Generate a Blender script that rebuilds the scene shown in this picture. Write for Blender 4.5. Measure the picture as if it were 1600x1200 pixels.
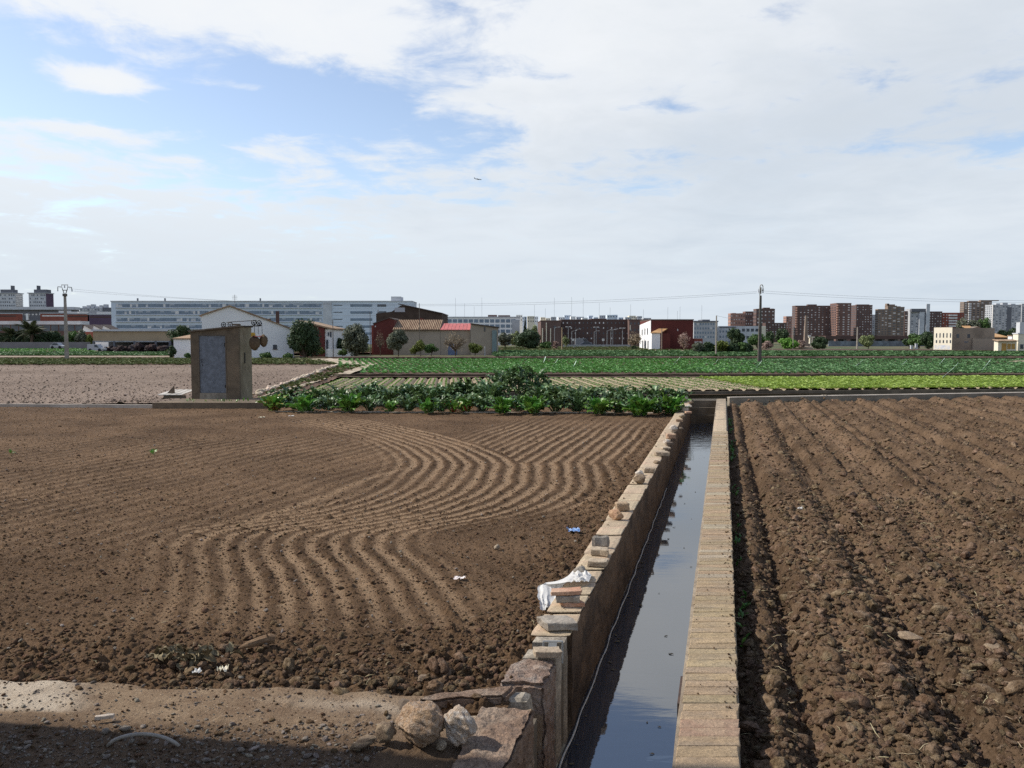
import bpy, bmesh, math, random
import numpy as np
from mathutils import Vector, Matrix, Euler

# ------------------------------------------------------------------ camera, sky, sun
sc = bpy.context.scene
for o in list(bpy.data.objects):
    bpy.data.objects.remove(o)
col = sc.collection
FPX, HC = 1250.0, 2.4
PITCH = math.atan(73.0 / FPX)
cam_d = bpy.data.cameras.new('camera')
cam = bpy.data.objects.new('camera', cam_d)
col.objects.link(cam)
cam.location = (0, 0, HC)
cam.rotation_euler = (math.radians(90) - PITCH, 0, 0)
cam_d.sensor_width = 36.0
cam_d.lens = FPX / 1600.0 * 36.0
cam_d.clip_start = 0.1
cam_d.clip_end = 9000
sc.camera = cam

SUN_AZ = math.radians(-81)      # left of the view direction (+Y)
SUN_EL = math.radians(42)
sun_dir = Vector((math.sin(SUN_AZ) * math.cos(SUN_EL), math.cos(SUN_AZ) * math.cos(SUN_EL), math.sin(SUN_EL)))
sun_d = bpy.data.lights.new('sun', 'SUN')
sun_d.energy = 5.0
sun_d.angle = math.radians(0.55)
sun_d.color = (1.0, 0.935, 0.83)
sun = bpy.data.objects.new('sun', sun_d)
col.objects.link(sun)
sun.rotation_euler = (-sun_dir).to_track_quat('-Z', 'Y').to_euler()
sun.location = (-40, 10, 40)

SKY_STRENGTH = 0.1
world = bpy.data.worlds.new('World')
sc.world = world
world.use_nodes = True
wt = world.node_tree
wt.nodes.clear()


class NT:
    """small helper for wiring shader nodes"""
    def __init__(self, tree):
        self.t = tree

    def n(self, typ, **kw):
        nd = self.t.nodes.new(typ)
        for k, v in kw.items():
            setattr(nd, k, v)
        return nd

    def link(self, a, b):
        self.t.links.new(a, b)

    def val(self, sock, v):
        if hasattr(v, 'is_output'):
            self.link(v, sock)
        else:
            sock.default_value = v

    def math(self, op, a, b=0.0, c=0.0, clamp=False):
        nd = self.n('ShaderNodeMath', operation=op, use_clamp=clamp)
        self.val(nd.inputs[0], a)
        self.val(nd.inputs[1], b)
        self.val(nd.inputs[2], c)
        return nd.outputs[0]

    def mix(self, f, a, b, blend='MIX'):
        nd = self.n('ShaderNodeMix', data_type='RGBA', blend_type=blend)
        self.val(nd.inputs[0], f)
        for s, v in ((nd.inputs[6], a), (nd.inputs[7], b)):
            if hasattr(v, 'is_output'):
                self.link(v, s)
            else:
                s.default_value = tuple(v) + (1.0,) if len(v) == 3 else v
        return nd.outputs[2]

    def noise(self, vec, scale, detail=5, rough=0.55, dist=0.0):
        nd = self.n('ShaderNodeTexNoise')
        nd.inputs['Scale'].default_value = scale
        nd.inputs['Detail'].default_value = detail
        nd.inputs['Roughness'].default_value = rough
        nd.inputs['Distortion'].default_value = dist
        if vec is not None:
            self.link(vec, nd.inputs['Vector'])
        return nd.outputs['Fac']

    def smooth(self, x, a, b, lo=0.0, hi=1.0):
        nd = self.n('ShaderNodeMapRange', interpolation_type='SMOOTHSTEP')
        self.val(nd.inputs[0], x)
        nd.inputs[1].default_value = a
        nd.inputs[2].default_value = b
        nd.inputs[3].default_value = lo
        nd.inputs[4].default_value = hi
        return nd.outputs[0]

    def comb(self, x, y, z):
        nd = self.n('ShaderNodeCombineXYZ')
        for i, v in enumerate((x, y, z)):
            self.val(nd.inputs[i], v)
        return nd.outputs[0]


def build_sky():
    w = NT(wt)
    out = w.n('ShaderNodeOutputWorld')
    bg = w.n('ShaderNodeBackground')
    bg.inputs['Strength'].default_value = SKY_STRENGTH
    w.link(bg.outputs[0], out.inputs[0])
    sky = w.n('ShaderNodeTexSky', sky_type='NISHITA')
    sky.sun_disc = False
    sky.sun_elevation = SUN_EL
    sky.sun_rotation = SUN_AZ
    sky.altitude = 0
    sky.air_density = 1.0
    sky.dust_density = 0.6
    sky.ozone_density = 1.6
    tc = w.n('ShaderNodeTexCoord')
    sep = w.n('ShaderNodeSeparateXYZ')
    w.link(tc.outputs['Generated'], sep.inputs[0])
    x, y, z = sep.outputs
    zc = w.math('MAXIMUM', z, 0.0)
    hor = w.math('SQRT', w.math('ADD', w.math('MULTIPLY', x, x), w.math('MULTIPLY', y, y)))
    hz = w.math('MAXIMUM', hor, 0.02)
    sx = w.math('DIVIDE', x, hz)             # sine of the bearing, -1 west .. 1 east
    el = w.math('DIVIDE', zc, hz)            # slope above the horizon
    # flat cloud deck seen in perspective
    den = w.math('ADD', zc, 0.10)
    p = w.comb(w.math('DIVIDE', x, den), w.math('DIVIDE', y, den), 0.0)
    n1 = w.noise(p, 0.62, 7, 0.56, 0.25)
    sh = w.n('ShaderNodeVectorMath', operation='ADD')
    w.link(p, sh.inputs[0])
    sh.inputs[1].default_value = (7.3, 2.1, 0)
    n2 = w.noise(sh.outputs[0], 2.1, 8, 0.6, 0.35)
    n3 = w.noise(sh.outputs[0], 0.28, 3, 0.5)
    n4 = w.noise(p, 5.2, 7, 0.62, 0.5)

    def blob(cx, cz, rx, rz):
        a = w.math('DIVIDE', w.math('SUBTRACT', sx, cx), rx)
        b = w.math('DIVIDE', w.math('SUBTRACT', el, cz), rz)
        r = w.math('ADD', w.math('MULTIPLY', a, a), w.math('MULTIPLY', b, b))
        return w.math('POWER', 2.71828, w.math('MULTIPLY', r, -1.0))
    base = w.smooth(sx, -0.30, 0.22, 0.62, 0.86)
    for cx, cz, rx, rz, k in SKY_BLOBS:
        base = w.math('ADD', base, w.math('MULTIPLY', blob(cx, cz, rx, rz), k))
    thin = w.smooth(el, 0.40, 0.52, 0.0, -0.62)
    base = w.math('ADD', base, thin)
    n = w.math('ADD', w.math('MULTIPLY', w.math('SUBTRACT', n1, 0.5), 1.55),
               w.math('ADD', w.math('MULTIPLY', w.math('SUBTRACT', n2, 0.5), 1.55), w.math('MULTIPLY', w.math('SUBTRACT', n4, 0.5), 0.75)))
    cov = w.math('ADD', base, n)
    cov = w.math('ADD', cov, w.smooth(el, 0.02, 0.19, 0.40, 0.0))
    fac = w.smooth(cov, 0.34, 0.74)
    fac = w.math('MULTIPLY', fac, w.smooth(cov, 0.3, 1.15, 0.86, 0.985))
    # thick cloud goes grey and bluish, thin stays white
    thick = w.smooth(w.math('ADD', w.math('MULTIPLY', n3, 0.9), w.math('ADD', w.math('MULTIPLY', n2, 0.55), w.math('MULTIPLY', sx, 0.42))), 0.66, 1.12)
    s = 1.0 / SKY_STRENGTH
    white = tuple(v * s for v in (0.91, 0.935, 0.96))
    grey = tuple(v * s for v in (0.655, 0.715, 0.785))
    ccol = w.mix(thick, white, grey)
    low = w.smooth(el, 0.02, 0.30, 1.0, 0.0)
    lowcol = tuple(v * s for v in (0.595, 0.695, 0.80))
    ccol = w.mix(w.math('MULTIPLY', low, 0.66), ccol, lowcol)
    hs = w.n('ShaderNodeHueSaturation')
    hs.inputs['Saturation'].default_value = 0.86
    hs.inputs['Hue'].default_value = 0.503
    hs.inputs['Value'].default_value = SKY_VALUE
    w.link(sky.outputs[0], hs.inputs['Color'])
    res = w.mix(fac, hs.outputs[0], ccol)
    w.link(res, bg.inputs['Color'])


# wide clear stretches and banks of the day's sky, by bearing and slope
SKY_VALUE = 1.75
SKY_BLOBS = [(-0.46, 0.262, 0.38, 0.055, -0.47), (-0.10, 0.315, 0.14, 0.035, -0.28), (-0.05, 0.22, 0.14, 0.03, -0.20),
             (-0.456, 0.280, 0.050, 0.016, 0.85), (-0.50, 0.226, 0.085, 0.010, 0.55), (-0.40, 0.40, 0.30, 0.055, 0.36),
             (-0.32, 0.290, 0.05, 0.008, 0.40), (-0.12, 0.40, 0.10, 0.02, -0.2)]
build_sky()
vs = sc.view_settings
vs.view_transform = 'Standard'
vs.look = 'None'
vs.exposure = 0.0
vs.gamma = 1.0
vs.use_curve_mapping = False
sc.cycles.use_denoising = False
sc.cycles.max_bounces = 6
sc.cycles.diffuse_bounces = 3
sc.cycles.glossy_bounces = 3
sc.cycles.transparent_max_bounces = 8
sc.cycles.caustics_reflective = False
sc.cycles.caustics_refractive = False


# ------------------------------------------------------------------ photo geometry
def ray(px, py):
    u, v = (px - 800) / FPX, (600 - py) / FPX
    c, s = math.cos(PITCH), math.sin(PITCH)
    return Vector((u, c + v * s, -s + v * c))


def G(px, py, z=0.0):
    """ground point of height z seen at a photo pixel"""
    d = ray(px, py)
    t = (z - HC) / d.z
    return Vector((d.x * t, d.y * t, z))


def A(px, py, Y):
    """point at depth Y seen at a photo pixel"""
    d = ray(px, py)
    t = Y / d.y
    return Vector((d.x * t, Y, HC + d.z * t))


def AX(px, Y):
    return A(px, 527, Y).x


def AZ(py, Y):
    return A(800, py, Y).z


KX = 331.0 / FPX           # the canal drifts this far to the right per metre of depth


def C(xo, d, z=0.0):
    return Vector((d * KX + xo + 0.025, d, z))


# ------------------------------------------------------------------ numpy noise
def _h(ix, iy, seed):
    h = (ix.astype(np.int64) * 374761393 + iy.astype(np.int64) * 668265263 + seed * 144269504) & 0xffffffff
    h = ((h ^ (h >> 13)) * 1274126177) & 0xffffffff
    h = ((h ^ (h >> 15)) * 1103515245) & 0xffffffff
    return ((h ^ (h >> 16)) & 0xffffff) / float(0x1000000)


def vn(x, y, seed=0):
    ix, iy = np.floor(x), np.floor(y)
    fx, fy = x - ix, y - iy
    fx, fy = fx * fx * (3 - 2 * fx), fy * fy * (3 - 2 * fy)
    a, b = _h(ix, iy, seed), _h(ix + 1, iy, seed)
    c, d = _h(ix, iy + 1, seed), _h(ix + 1, iy + 1, seed)
    return (a + (b - a) * fx) * (1 - fy) + (c + (d - c) * fx) * fy - 0.5


def fbm(x, y, seed=0, o=4, g=0.5):
    r, a, t = 0.0, 1.0, 0.0
    for k in range(o):
        r = r + a * vn(x * 2 ** k + k * 17.3, y * 2 ** k - k * 9.1, seed + k * 7)
        t += a
        a *= g
    return r / t


def crumbs(x, y, cell, seed, dens=1.0, rmin=0.3, rmax=0.72):
    """lumps of soil: one rounded, lopsided bump per cell, the highest one wins"""
    u, v = x / cell, y / cell
    ix, iy = np.floor(u), np.floor(v)
    best = np.zeros_like(u)
    for dx in (-1, 0, 1):
        for dy in (-1, 0, 1):
            cx, cy = ix + dx, iy + dy
            r1, r2, r3, r4 = (_h(cx, cy, seed + k) for k in (1, 2, 3, 4))
            px, py = u - (cx + r1), v - (cy + r2)
            ang = r3 * 6.283
            ca, sa = np.cos(ang), np.sin(ang)
            qx, qy = px * ca + py * sa, (py * ca - px * sa) * (1.15 + 0.7 * r4)
            rad = rmin + (rmax - rmin) * r4 * r4
            # broken lump: a six-sided frustum with a tilted top
            dd = np.maximum(np.abs(qx), np.maximum(np.abs(0.5 * qx + 0.87 * qy), np.abs(0.45 * qx - 0.9 * qy))) / rad
            hgt = np.clip(np.minimum(2.1 * (1 - dd), 0.72 + 0.45 * qx / rad + 0.25 * (r1 - .5)), 0, 2) * rad
            hgt = np.where(_h(cx, cy, seed + 5) < dens, hgt, 0)
            best = np.maximum(best, hgt)
    return best * cell


def sstep(a, b, x):
    t = np.clip((x - a) / (b - a), 0, 1)
    return t * t * (3 - 2 * t)


# ------------------------------------------------------------------ object helpers
R = random.Random(7)
ORD = ('first second third fourth fifth sixth seventh eighth ninth tenth eleventh twelfth thirteenth fourteenth fifteenth sixteenth seventeenth '
       'eighteenth nineteenth twentieth twenty-first twenty-second twenty-third').split()


def tag(o, label=None, cat=None, group=None, kind=None):
    for k, v in (('label', label), ('category', cat), ('group', group), ('kind', kind)):
        if v:
            o[k] = v
    return o


def thing(name, label, cat, loc=(0, 0, 0), rz=0.0, group=None):
    o = bpy.data.objects.new(name, None)
    col.objects.link(o)
    o.location = loc
    o.rotation_euler = (0, 0, rz)
    o.empty_display_size = 0.2
    return tag(o, label, cat, group)


def link(name, me, parent=None, loc=(0, 0, 0), rot=(0, 0, 0), scale=(1, 1, 1)):
    o = bpy.data.objects.new(name, me)
    col.objects.link(o)
    o.location = loc
    o.rotation_euler = rot
    o.scale = scale
    if parent is not None:
        o.parent = parent
    return o


def mesh_np(name, v, f, m, smooth=False, attrs=None):
    """mesh from arrays: v (n,3), f (k,3|4)"""
    me = bpy.data.meshes.new(name)
    v = np.ascontiguousarray(v, dtype=np.float32)
    f = np.ascontiguousarray(f, dtype=np.int32)
    k = f.shape[1]
    me.vertices.add(len(v))
    me.vertices.foreach_set('co', v.ravel())
    me.loops.add(f.size)
    me.loops.foreach_set('vertex_index', f.ravel())
    me.polygons.add(len(f))
    me.polygons.foreach_set('loop_start', np.arange(0, f.size, k, dtype=np.int32))
    me.polygons.foreach_set('loop_total', np.full(len(f), k, dtype=np.int32))
    if smooth:
        me.polygons.foreach_set('use_smooth', np.ones(len(f), dtype=bool))
    for an, av in (attrs or {}).items():
        at = me.attributes.new(an, 'FLOAT', 'POINT')
        at.data.foreach_set('value', np.ascontiguousarray(av, dtype=np.float32))
    me.update(calc_edges=True)
    if m is not None:
        me.materials.append(m)
    return me


class MB:
    """collects simple solids into one mesh"""
    def __init__(self):
        self.v, self.f, self.mi = [], [], []

    def add(self, vs, fs, mi=0):
        k = len(self.v)
        self.v += [tuple(p) for p in vs]
        self.f += [tuple(i + k for i in f) for f in fs]
        self.mi += [mi] * len(fs)

    def hexa(self, p, mi=0):
        """8 corners: bottom loop 0-3 anticlockwise, top loop 4-7"""
        self.add(p, [(3, 2, 1, 0), (4, 5, 6, 7), (0, 1, 5, 4), (1, 2, 6, 5), (2, 3, 7, 6), (3, 0, 4, 7)], mi)
        return self

    def box(self, x0, x1, y0, y1, z0, z1, mi=0):
        return self.hexa([(x0, y0, z0), (x1, y0, z0), (x1, y1, z0), (x0, y1, z0),
                          (x0, y0, z1), (x1, y0, z1), (x1, y1, z1), (x0, y1, z1)], mi)

    def prism_y(self, poly, y0, y1, mi=0):
        """polygon in (x,z), anticlockwise seen from -y, pushed from y0 to y1"""
        n = len(poly)
        vs = [(x, y0, z) for x, z in poly] + [(x, y1, z) for x, z in poly]
        fs = [tuple(range(n)), tuple(range(2 * n - 1, n - 1, -1))]
        fs += [(i, i + n, (i + 1) % n + n, (i + 1) % n) for i in range(n)]
        self.add(vs, fs, mi)
        return self

    def tube(self, pts, rad, n=6, mi=0, cap=True):
        pts = [Vector(p) for p in pts]
        rs = rad if isinstance(rad, (list, tuple)) else [rad] * len(pts)
        vs, fs = [], []
        up = Vector((0.03, 0.05, 1))
        for i, p in enumerate(pts):
            t = (pts[min(i + 1, len(pts) - 1)] - pts[max(i - 1, 0)]).normalized()
            a = t.cross(up)
            if a.length < 0.05:
                a = t.cross(Vector((1, 0, 0)))
            a.normalize()
            b = a.cross(t)
            for k in range(n):
                an = 2 * math.pi * k / n
                vs.append(p + (a * math.cos(an) + b * math.sin(an)) * rs[i])
        for i in range(len(pts) - 1):
            for k in range(n):
                k2 = (k + 1) % n
                fs.append((i * n + k, i * n + k2, (i + 1) * n + k2, (i + 1) * n + k))
        if cap:
            fs.append(tuple(range(n - 1, -1, -1)))
            fs.append(tuple((len(pts) - 1) * n + k for k in range(n)))
        self.add(vs, fs, mi)
        return self

    def ring(self, c, R0, r, axis='y', n=16, k=5, mi=0):
        vs, fs = [], []
        for i in range(n):
            a = 2 * math.pi * i / n
            for j in range(k):
                b = 2 * math.pi * j / k
                q = R0 + r * math.cos(b)
                x, z, y = q * math.cos(a), q * math.sin(a), r * math.sin(b)
                if axis == 'z':
                    y, z = z, y
                vs.append((c[0] + x, c[1] + y, c[2] + z))
        for i in range(n):
            for j in range(k):
                fs.append((i * k + j, i * k + (j + 1) % k, ((i + 1) % n) * k + (j + 1) % k, ((i + 1) % n) * k + j))
        self.add(vs, fs, mi)
        return self

    def build(self, name, mats, parent=None, loc=(0, 0, 0), rot=(0, 0, 0), smooth=False):
        me = bpy.data.meshes.new(name)
        me.from_pydata(self.v, [], self.f)
        for m in (mats if isinstance(mats, (list, tuple)) else [mats]):
            me.materials.append(m)
        if any(self.mi):
            me.polygons.foreach_set('material_index', self.mi)
        if smooth:
            me.polygons.foreach_set('use_smooth', [True] * len(self.f))
        me.update()
        return link(name, me, parent, loc, rot)


# ------------------------------------------------------------------ materials
MATS = {}


def mat(name, c1, c2=None, scale=4.0, rough=0.85, bump=0.0, bscale=30.0, c3=None, s3=0.8, spec=0.3, metal=0.0,
        stretch=(1, 1, 1), rnd=0.0, attr=None, translucent=0.0, lo=0.35, hi=0.65, grain=0.0, gscale=55.0):
    """procedural material: c1 varied to c2 by fine noise and to c3 by wide stains; rnd = tone change per object"""
    if name in MATS:
        return MATS[name]
    m = bpy.data.materials.new(name)
    m.use_nodes = True
    t = NT(m.node_tree)
    m.node_tree.nodes.clear()
    out = t.n('ShaderNodeOutputMaterial')
    b = t.n('ShaderNodeBsdfPrincipled')
    b.inputs['Roughness'].default_value = rough
    b.inputs['Specular IOR Level'].default_value = spec
    b.inputs['Metallic'].default_value = metal
    tc = t.n('ShaderNodeTexCoord')
    oi = t.n('ShaderNodeObjectInfo')
    off = t.n('ShaderNodeVectorMath', operation='MULTIPLY_ADD')
    t.link(tc.outputs['Object'], off.inputs[0])
    off.inputs[1].default_value = stretch
    sc3 = t.math('MULTIPLY', oi.outputs['Random'], 40.0)
    t.link(t.comb(sc3, sc3, sc3), off.inputs[2])
    vec = off.outputs[0]
    colr = None
    c2 = c2 or tuple(v * 0.8 for v in c1)
    nf = t.smooth(t.noise(vec, scale, 6, 0.6), lo, hi)
    colr = t.mix(nf, c1, c2)
    if c3:
        colr = t.mix(t.smooth(t.noise(vec, s3, 5, 0.65, 0.3), 0.42, 0.68), colr, c3)
    if grain:
        gr = t.smooth(t.noise(tc.outputs['Object'], gscale, 3, 0.7), 0.36, 0.64, 1.0 - grain, 1.0 + 0.4 * grain)
        g2 = t.smooth(t.noise(vec, gscale * 0.22, 4, 0.7), 0.34, 0.60, 1.0 - 0.7 * grain, 1.0)
        gg = t.math('MULTIPLY', gr, g2)
        colr = t.mix(1.0, colr, t.comb(gg, gg, gg), 'MULTIPLY')
    if attr:
        at = t.n('ShaderNodeAttribute', attribute_name=attr[0])
        colr = t.mix(at.outputs['Fac'], colr, attr[1])
    if rnd:
        hs = t.n('ShaderNodeHueSaturation')
        t.link(colr, hs.inputs['Color'])
        t.link(t.math('ADD', t.math('MULTIPLY', oi.outputs['Random'], 2 * rnd), 1.0 - rnd), hs.inputs['Value'])
        r2 = t.math('FRACT', t.math('MULTIPLY', oi.outputs['Random'], 7.31))
        t.link(t.math('ADD', t.math('MULTIPLY', r2, 0.06 * rnd / 0.3), 0.5 - 0.03 * rnd / 0.3), hs.inputs['Hue'])
        colr = hs.outputs[0]
    t.link(colr, b.inputs['Base Color'])
    if bump:
        bp = t.n('ShaderNodeBump')
        bp.inputs['Strength'].default_value = 1.0
        bp.inputs['Distance'].default_value = bump
        t.link(t.noise(vec, bscale, 6, 0.65), bp.inputs['Height'])
        t.link(bp.outputs[0], b.inputs['Normal'])
    if translucent:
        tr = t.n('ShaderNodeBsdfTranslucent')
        t.link(colr, tr.inputs['Color'])
        mx = t.n('ShaderNodeMixShader')
        mx.inputs[0].default_value = translucent
        t.link(b.outputs[0], mx.inputs[1])
        t.link(tr.outputs[0], mx.inputs[2])
        t.link(mx.outputs[0], out.inputs[0])
    else:
        t.link(b.outputs[0], out.inputs[0])
    MATS[name] = m
    return m


# ------------------------------------------------------------------ geometry-node scatter of small pieces (stuff)
def scatter(name, pts, rots, scales, protos, idx, label=None, kind='stuff'):
    """one object that sets copies of the prototype meshes on its points"""
    me = bpy.data.meshes.new(name)
    pts = np.ascontiguousarray(pts, np.float32)
    me.vertices.add(len(pts))
    me.vertices.foreach_set('co', pts.ravel())
    for an, tp, av, key in (('rot', 'FLOAT_VECTOR', rots, 'vector'), ('siz', 'FLOAT_VECTOR', scales, 'vector'), ('pick', 'INT', idx, 'value')):
        at = me.attributes.new(an, tp, 'POINT')
        at.data.foreach_set(key, np.ascontiguousarray(av, np.int32 if tp == 'INT' else np.float32).ravel())
    o = link(name, me)
    src = bpy.data.collections.new(name + '_pieces')
    for i, pm in enumerate(protos):
        po = bpy.data.objects.new('%s_piece_%02d' % (name, i), pm)
        src.objects.link(po)
    ng = bpy.data.node_groups.new(name + '_scatter', 'GeometryNodeTree')
    ng.interface.new_socket('Geometry', in_out='INPUT', socket_type='NodeSocketGeometry')
    ng.interface.new_socket('Geometry', in_out='OUTPUT', socket_type='NodeSocketGeometry')
    N, L = ng.nodes.new, ng.links.new
    gi, go = N('NodeGroupInput'), N('NodeGroupOutput')
    ci = N('GeometryNodeCollectionInfo')
    ci.inputs['Collection'].default_value = src
    ci.inputs['Separate Children'].default_value = True
    ci.inputs['Reset Children'].default_value = True
    iop = N('GeometryNodeInstanceOnPoints')
    iop.inputs['Pick Instance'].default_value = True

    def attr(nm, tp):
        nd = N('GeometryNodeInputNamedAttribute')
        nd.data_type = tp
        nd.inputs['Name'].default_value = nm
        return nd.outputs['Attribute']
    m2p = N('GeometryNodeMeshToPoints')
    L(gi.outputs[0], m2p.inputs['Mesh'])
    L(m2p.outputs[0], iop.inputs['Points'])
    L(ci.outputs[0], iop.inputs['Instance'])
    L(attr('pick', 'INT'), iop.inputs['Instance Index'])
    e2r = N('FunctionNodeEulerToRotation')
    L(attr('rot', 'FLOAT_VECTOR'), e2r.inputs[0])
    L(e2r.outputs[0], iop.inputs['Rotation'])
    L(attr('siz', 'FLOAT_VECTOR'), iop.inputs['Scale'])
    L(iop.outputs[0], go.inputs[0])
    md = o.modifiers.new('scatter', 'NODES')
    md.node_group = ng
    return tag(o, label, None, None, kind)


def rock_mesh(name, m, seed, sub=3, rough=0.22, cuts=6, flat=(1, 1, 1), smooth=False, freq=1.6, crag=0.0):
    """a broken stone or clod about 1 across: a ball cut by random planes and roughened"""
    rg = np.random.RandomState(seed)
    bm = bmesh.new()
    bmesh.ops.create_icosphere(bm, subdivisions=sub, radius=0.5)
    v = np.array([p.co[:] for p in bm.verts])
    f = np.array([[q.index for q in p.verts] for p in bm.faces])
    bm.free()
    for _ in range(cuts):
        n = rg.normal(size=3)
        n /= np.linalg.norm(n)
        dd = rg.uniform(0.26, 0.42)
        h = v @ n - dd
        v = v - np.outer(np.clip(h, 0, None) * 0.92, n)
    q = v * freq * 4
    nz = fbm(q[:, 0] + q[:, 2] * 0.7 + seed, q[:, 1] - q[:, 2] * 0.6, seed, 4) + fbm(q[:, 1] + 31.7, q[:, 2] + q[:, 0] * .4, seed + 3, 3)
    r = 1 + rough * nz
    if crag:
        q = v * 11
        r = r + crag * (0.25 - np.abs(fbm(q[:, 0] + q[:, 2] * .8 + seed, q[:, 1] - q[:, 2] * .7, seed + 9, 3) + fbm(q[:, 1] + 9, q[:, 2] + q[:, 0] * .5, seed + 8, 2)))
    v = v * r[:, None] * np.array(flat)
    return mesh_np(name, v, f, m, smooth)
# ------------------------------------------------------------------ ground and fields
def soil(name, dark, mid, dry, bump=0.01, bscale=60, rough=0.95, big=0.35):
    """earth: three tones by noise, 'tone' attribute pulls to the dry, compact colour"""
    m = bpy.data.materials.new(name)
    m.use_nodes = True
    t = NT(m.node_tree)
    b = m.node_tree.nodes['Principled BSDF']
    b.inputs['Roughness'].default_value = rough
    b.inputs['Specular IOR Level'].default_value = 0.12
    tc = t.n('ShaderNodeTexCoord')
    vec = tc.outputs['Object']
    a = t.noise(vec, big, 5, 0.6, 0.2)
    f = t.noise(vec, 9.0, 6, 0.65)
    g = t.noise(vec, 38.0, 4, 0.7)
    k = t.math('ADD', t.math('MULTIPLY', a, 0.70), t.math('ADD', t.math('MULTIPLY', f, 0.35), t.math('MULTIPLY', g, 0.30)))
    c = t.mix(t.smooth(k, 0.52, 0.82), dark, mid)
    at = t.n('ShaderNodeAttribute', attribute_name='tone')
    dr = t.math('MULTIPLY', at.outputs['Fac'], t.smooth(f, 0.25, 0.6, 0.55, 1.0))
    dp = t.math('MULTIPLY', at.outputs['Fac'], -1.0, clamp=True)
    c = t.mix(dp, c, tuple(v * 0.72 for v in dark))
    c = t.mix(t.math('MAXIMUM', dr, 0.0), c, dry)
    speck = t.smooth(t.noise(vec, 75.0, 2, 0.5), 0.69, 0.74)
    c = t.mix(t.math('MULTIPLY', speck, 0.45), c, tuple(min(1, v * 1.9) for v in dry))
    t.link(c, b.inputs['Base Color'])
    bp = t.n('ShaderNodeBump')
    bp.inputs['Distance'].default_value = bump
    bp.inputs['Strength'].default_value = 1.0
    t.link(t.noise(vec, bscale, 6, 0.7), bp.inputs['Height'])
    t.link(bp.outputs[0], b.inputs['Normal'])
    return m


M_SOIL_L = soil('harrowed_earth', (0.082, 0.049, 0.027), (0.162, 0.101, 0.058), (0.290, 0.194, 0.117), 0.035, 40, big=0.5)
M_SOIL_R = soil('cloddy_earth', (0.068, 0.042, 0.024), (0.168, 0.110, 0.067), (0.250, 0.158, 0.093), 0.035, 35, big=0.6)
M_PATH = soil('dirt_track_earth', (0.16, 0.105, 0.066), (0.300, 0.218, 0.142), (0.50, 0.42, 0.325), 0.02, 55, big=0.9)
M_TAN = soil('dry_tan_earth', (0.155, 0.115, 0.088), (0.245, 0.188, 0.148), (0.28, 0.22, 0.178), 0.05, 7, big=0.1)
M_BED = soil('seed_bed_earth', (0.235, 0.185, 0.125), (0.335, 0.275, 0.185), (0.40, 0.33, 0.23), 0.03, 14, big=0.12)
M_BROWN = soil('bare_brown_earth', (0.095, 0.062, 0.044), (0.15, 0.10, 0.073), (0.3, 0.24, 0.18), 0.03, 10, big=0.12)
M_FAR = mat('far_ground', (0.10, 0.10, 0.055), (0.16, 0.13, 0.085), 0.05, 1.0, c3=(0.07, 0.095, 0.045), s3=0.02, spec=0.1)
M_DITCH = mat('ditch_earth', (0.055, 0.042, 0.032), (0.085, 0.066, 0.05), 6, 0.95, 0.02, 12, spec=0.1)


def interp(y, ys, xs):
    o = np.argsort(ys)
    ys, xs = np.array(ys)[o], np.array(xs)[o]
    # smooth curve through the points
    g = np.gradient(xs, ys)
    i = np.clip(np.searchsorted(ys, y) - 1, 0, len(ys) - 2)
    h = ys[i + 1] - ys[i]
    t = np.clip((y - ys[i]) / h, 0, 1)
    return ((2 * t ** 3 - 3 * t ** 2 + 1) * xs[i] + (t ** 3 - 2 * t ** 2 + t) * h * g[i]
            + (-2 * t ** 3 + 3 * t ** 2) * xs[i + 1] + (t ** 3 - t ** 2) * h * g[i + 1])


FUR_Y = [28, 23.5, 20.0, 17.6, 15.7, 14.2, 12.97, 11.24, 10.08, 9.43, 8.48, 7.41, 6.5, 5.0]
FUR_X = [-7.2, -3.9, -1.575, -0.45, 0.063, 0.06, -0.083, -0.884, -2.036, -1.984, -1.567, -1.181, -0.95, -0.8]
Z_L, Z_PATH, Z_R = -0.10, -0.06, -0.20


def edge_y(x):
    """where the harrowed field ends and the dirt track begins"""
    return 5.62 - 0.17 * sstep(-4.5, -2.0, x) * 1.0 - 0.10 * (x + 2) * sstep(-2.4, -0.5, x) + 0.10 * vn(x * 1.3, x * 0, 5) + 0.07 * vn(x * 5.1, x * 0, 6)


def ridge(ph):
    """narrow crest, flat compact trough; ph in cycles"""
    c = 0.5 + 0.5 * np.cos(2 * np.pi * ph)
    return c ** 1.5


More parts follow.
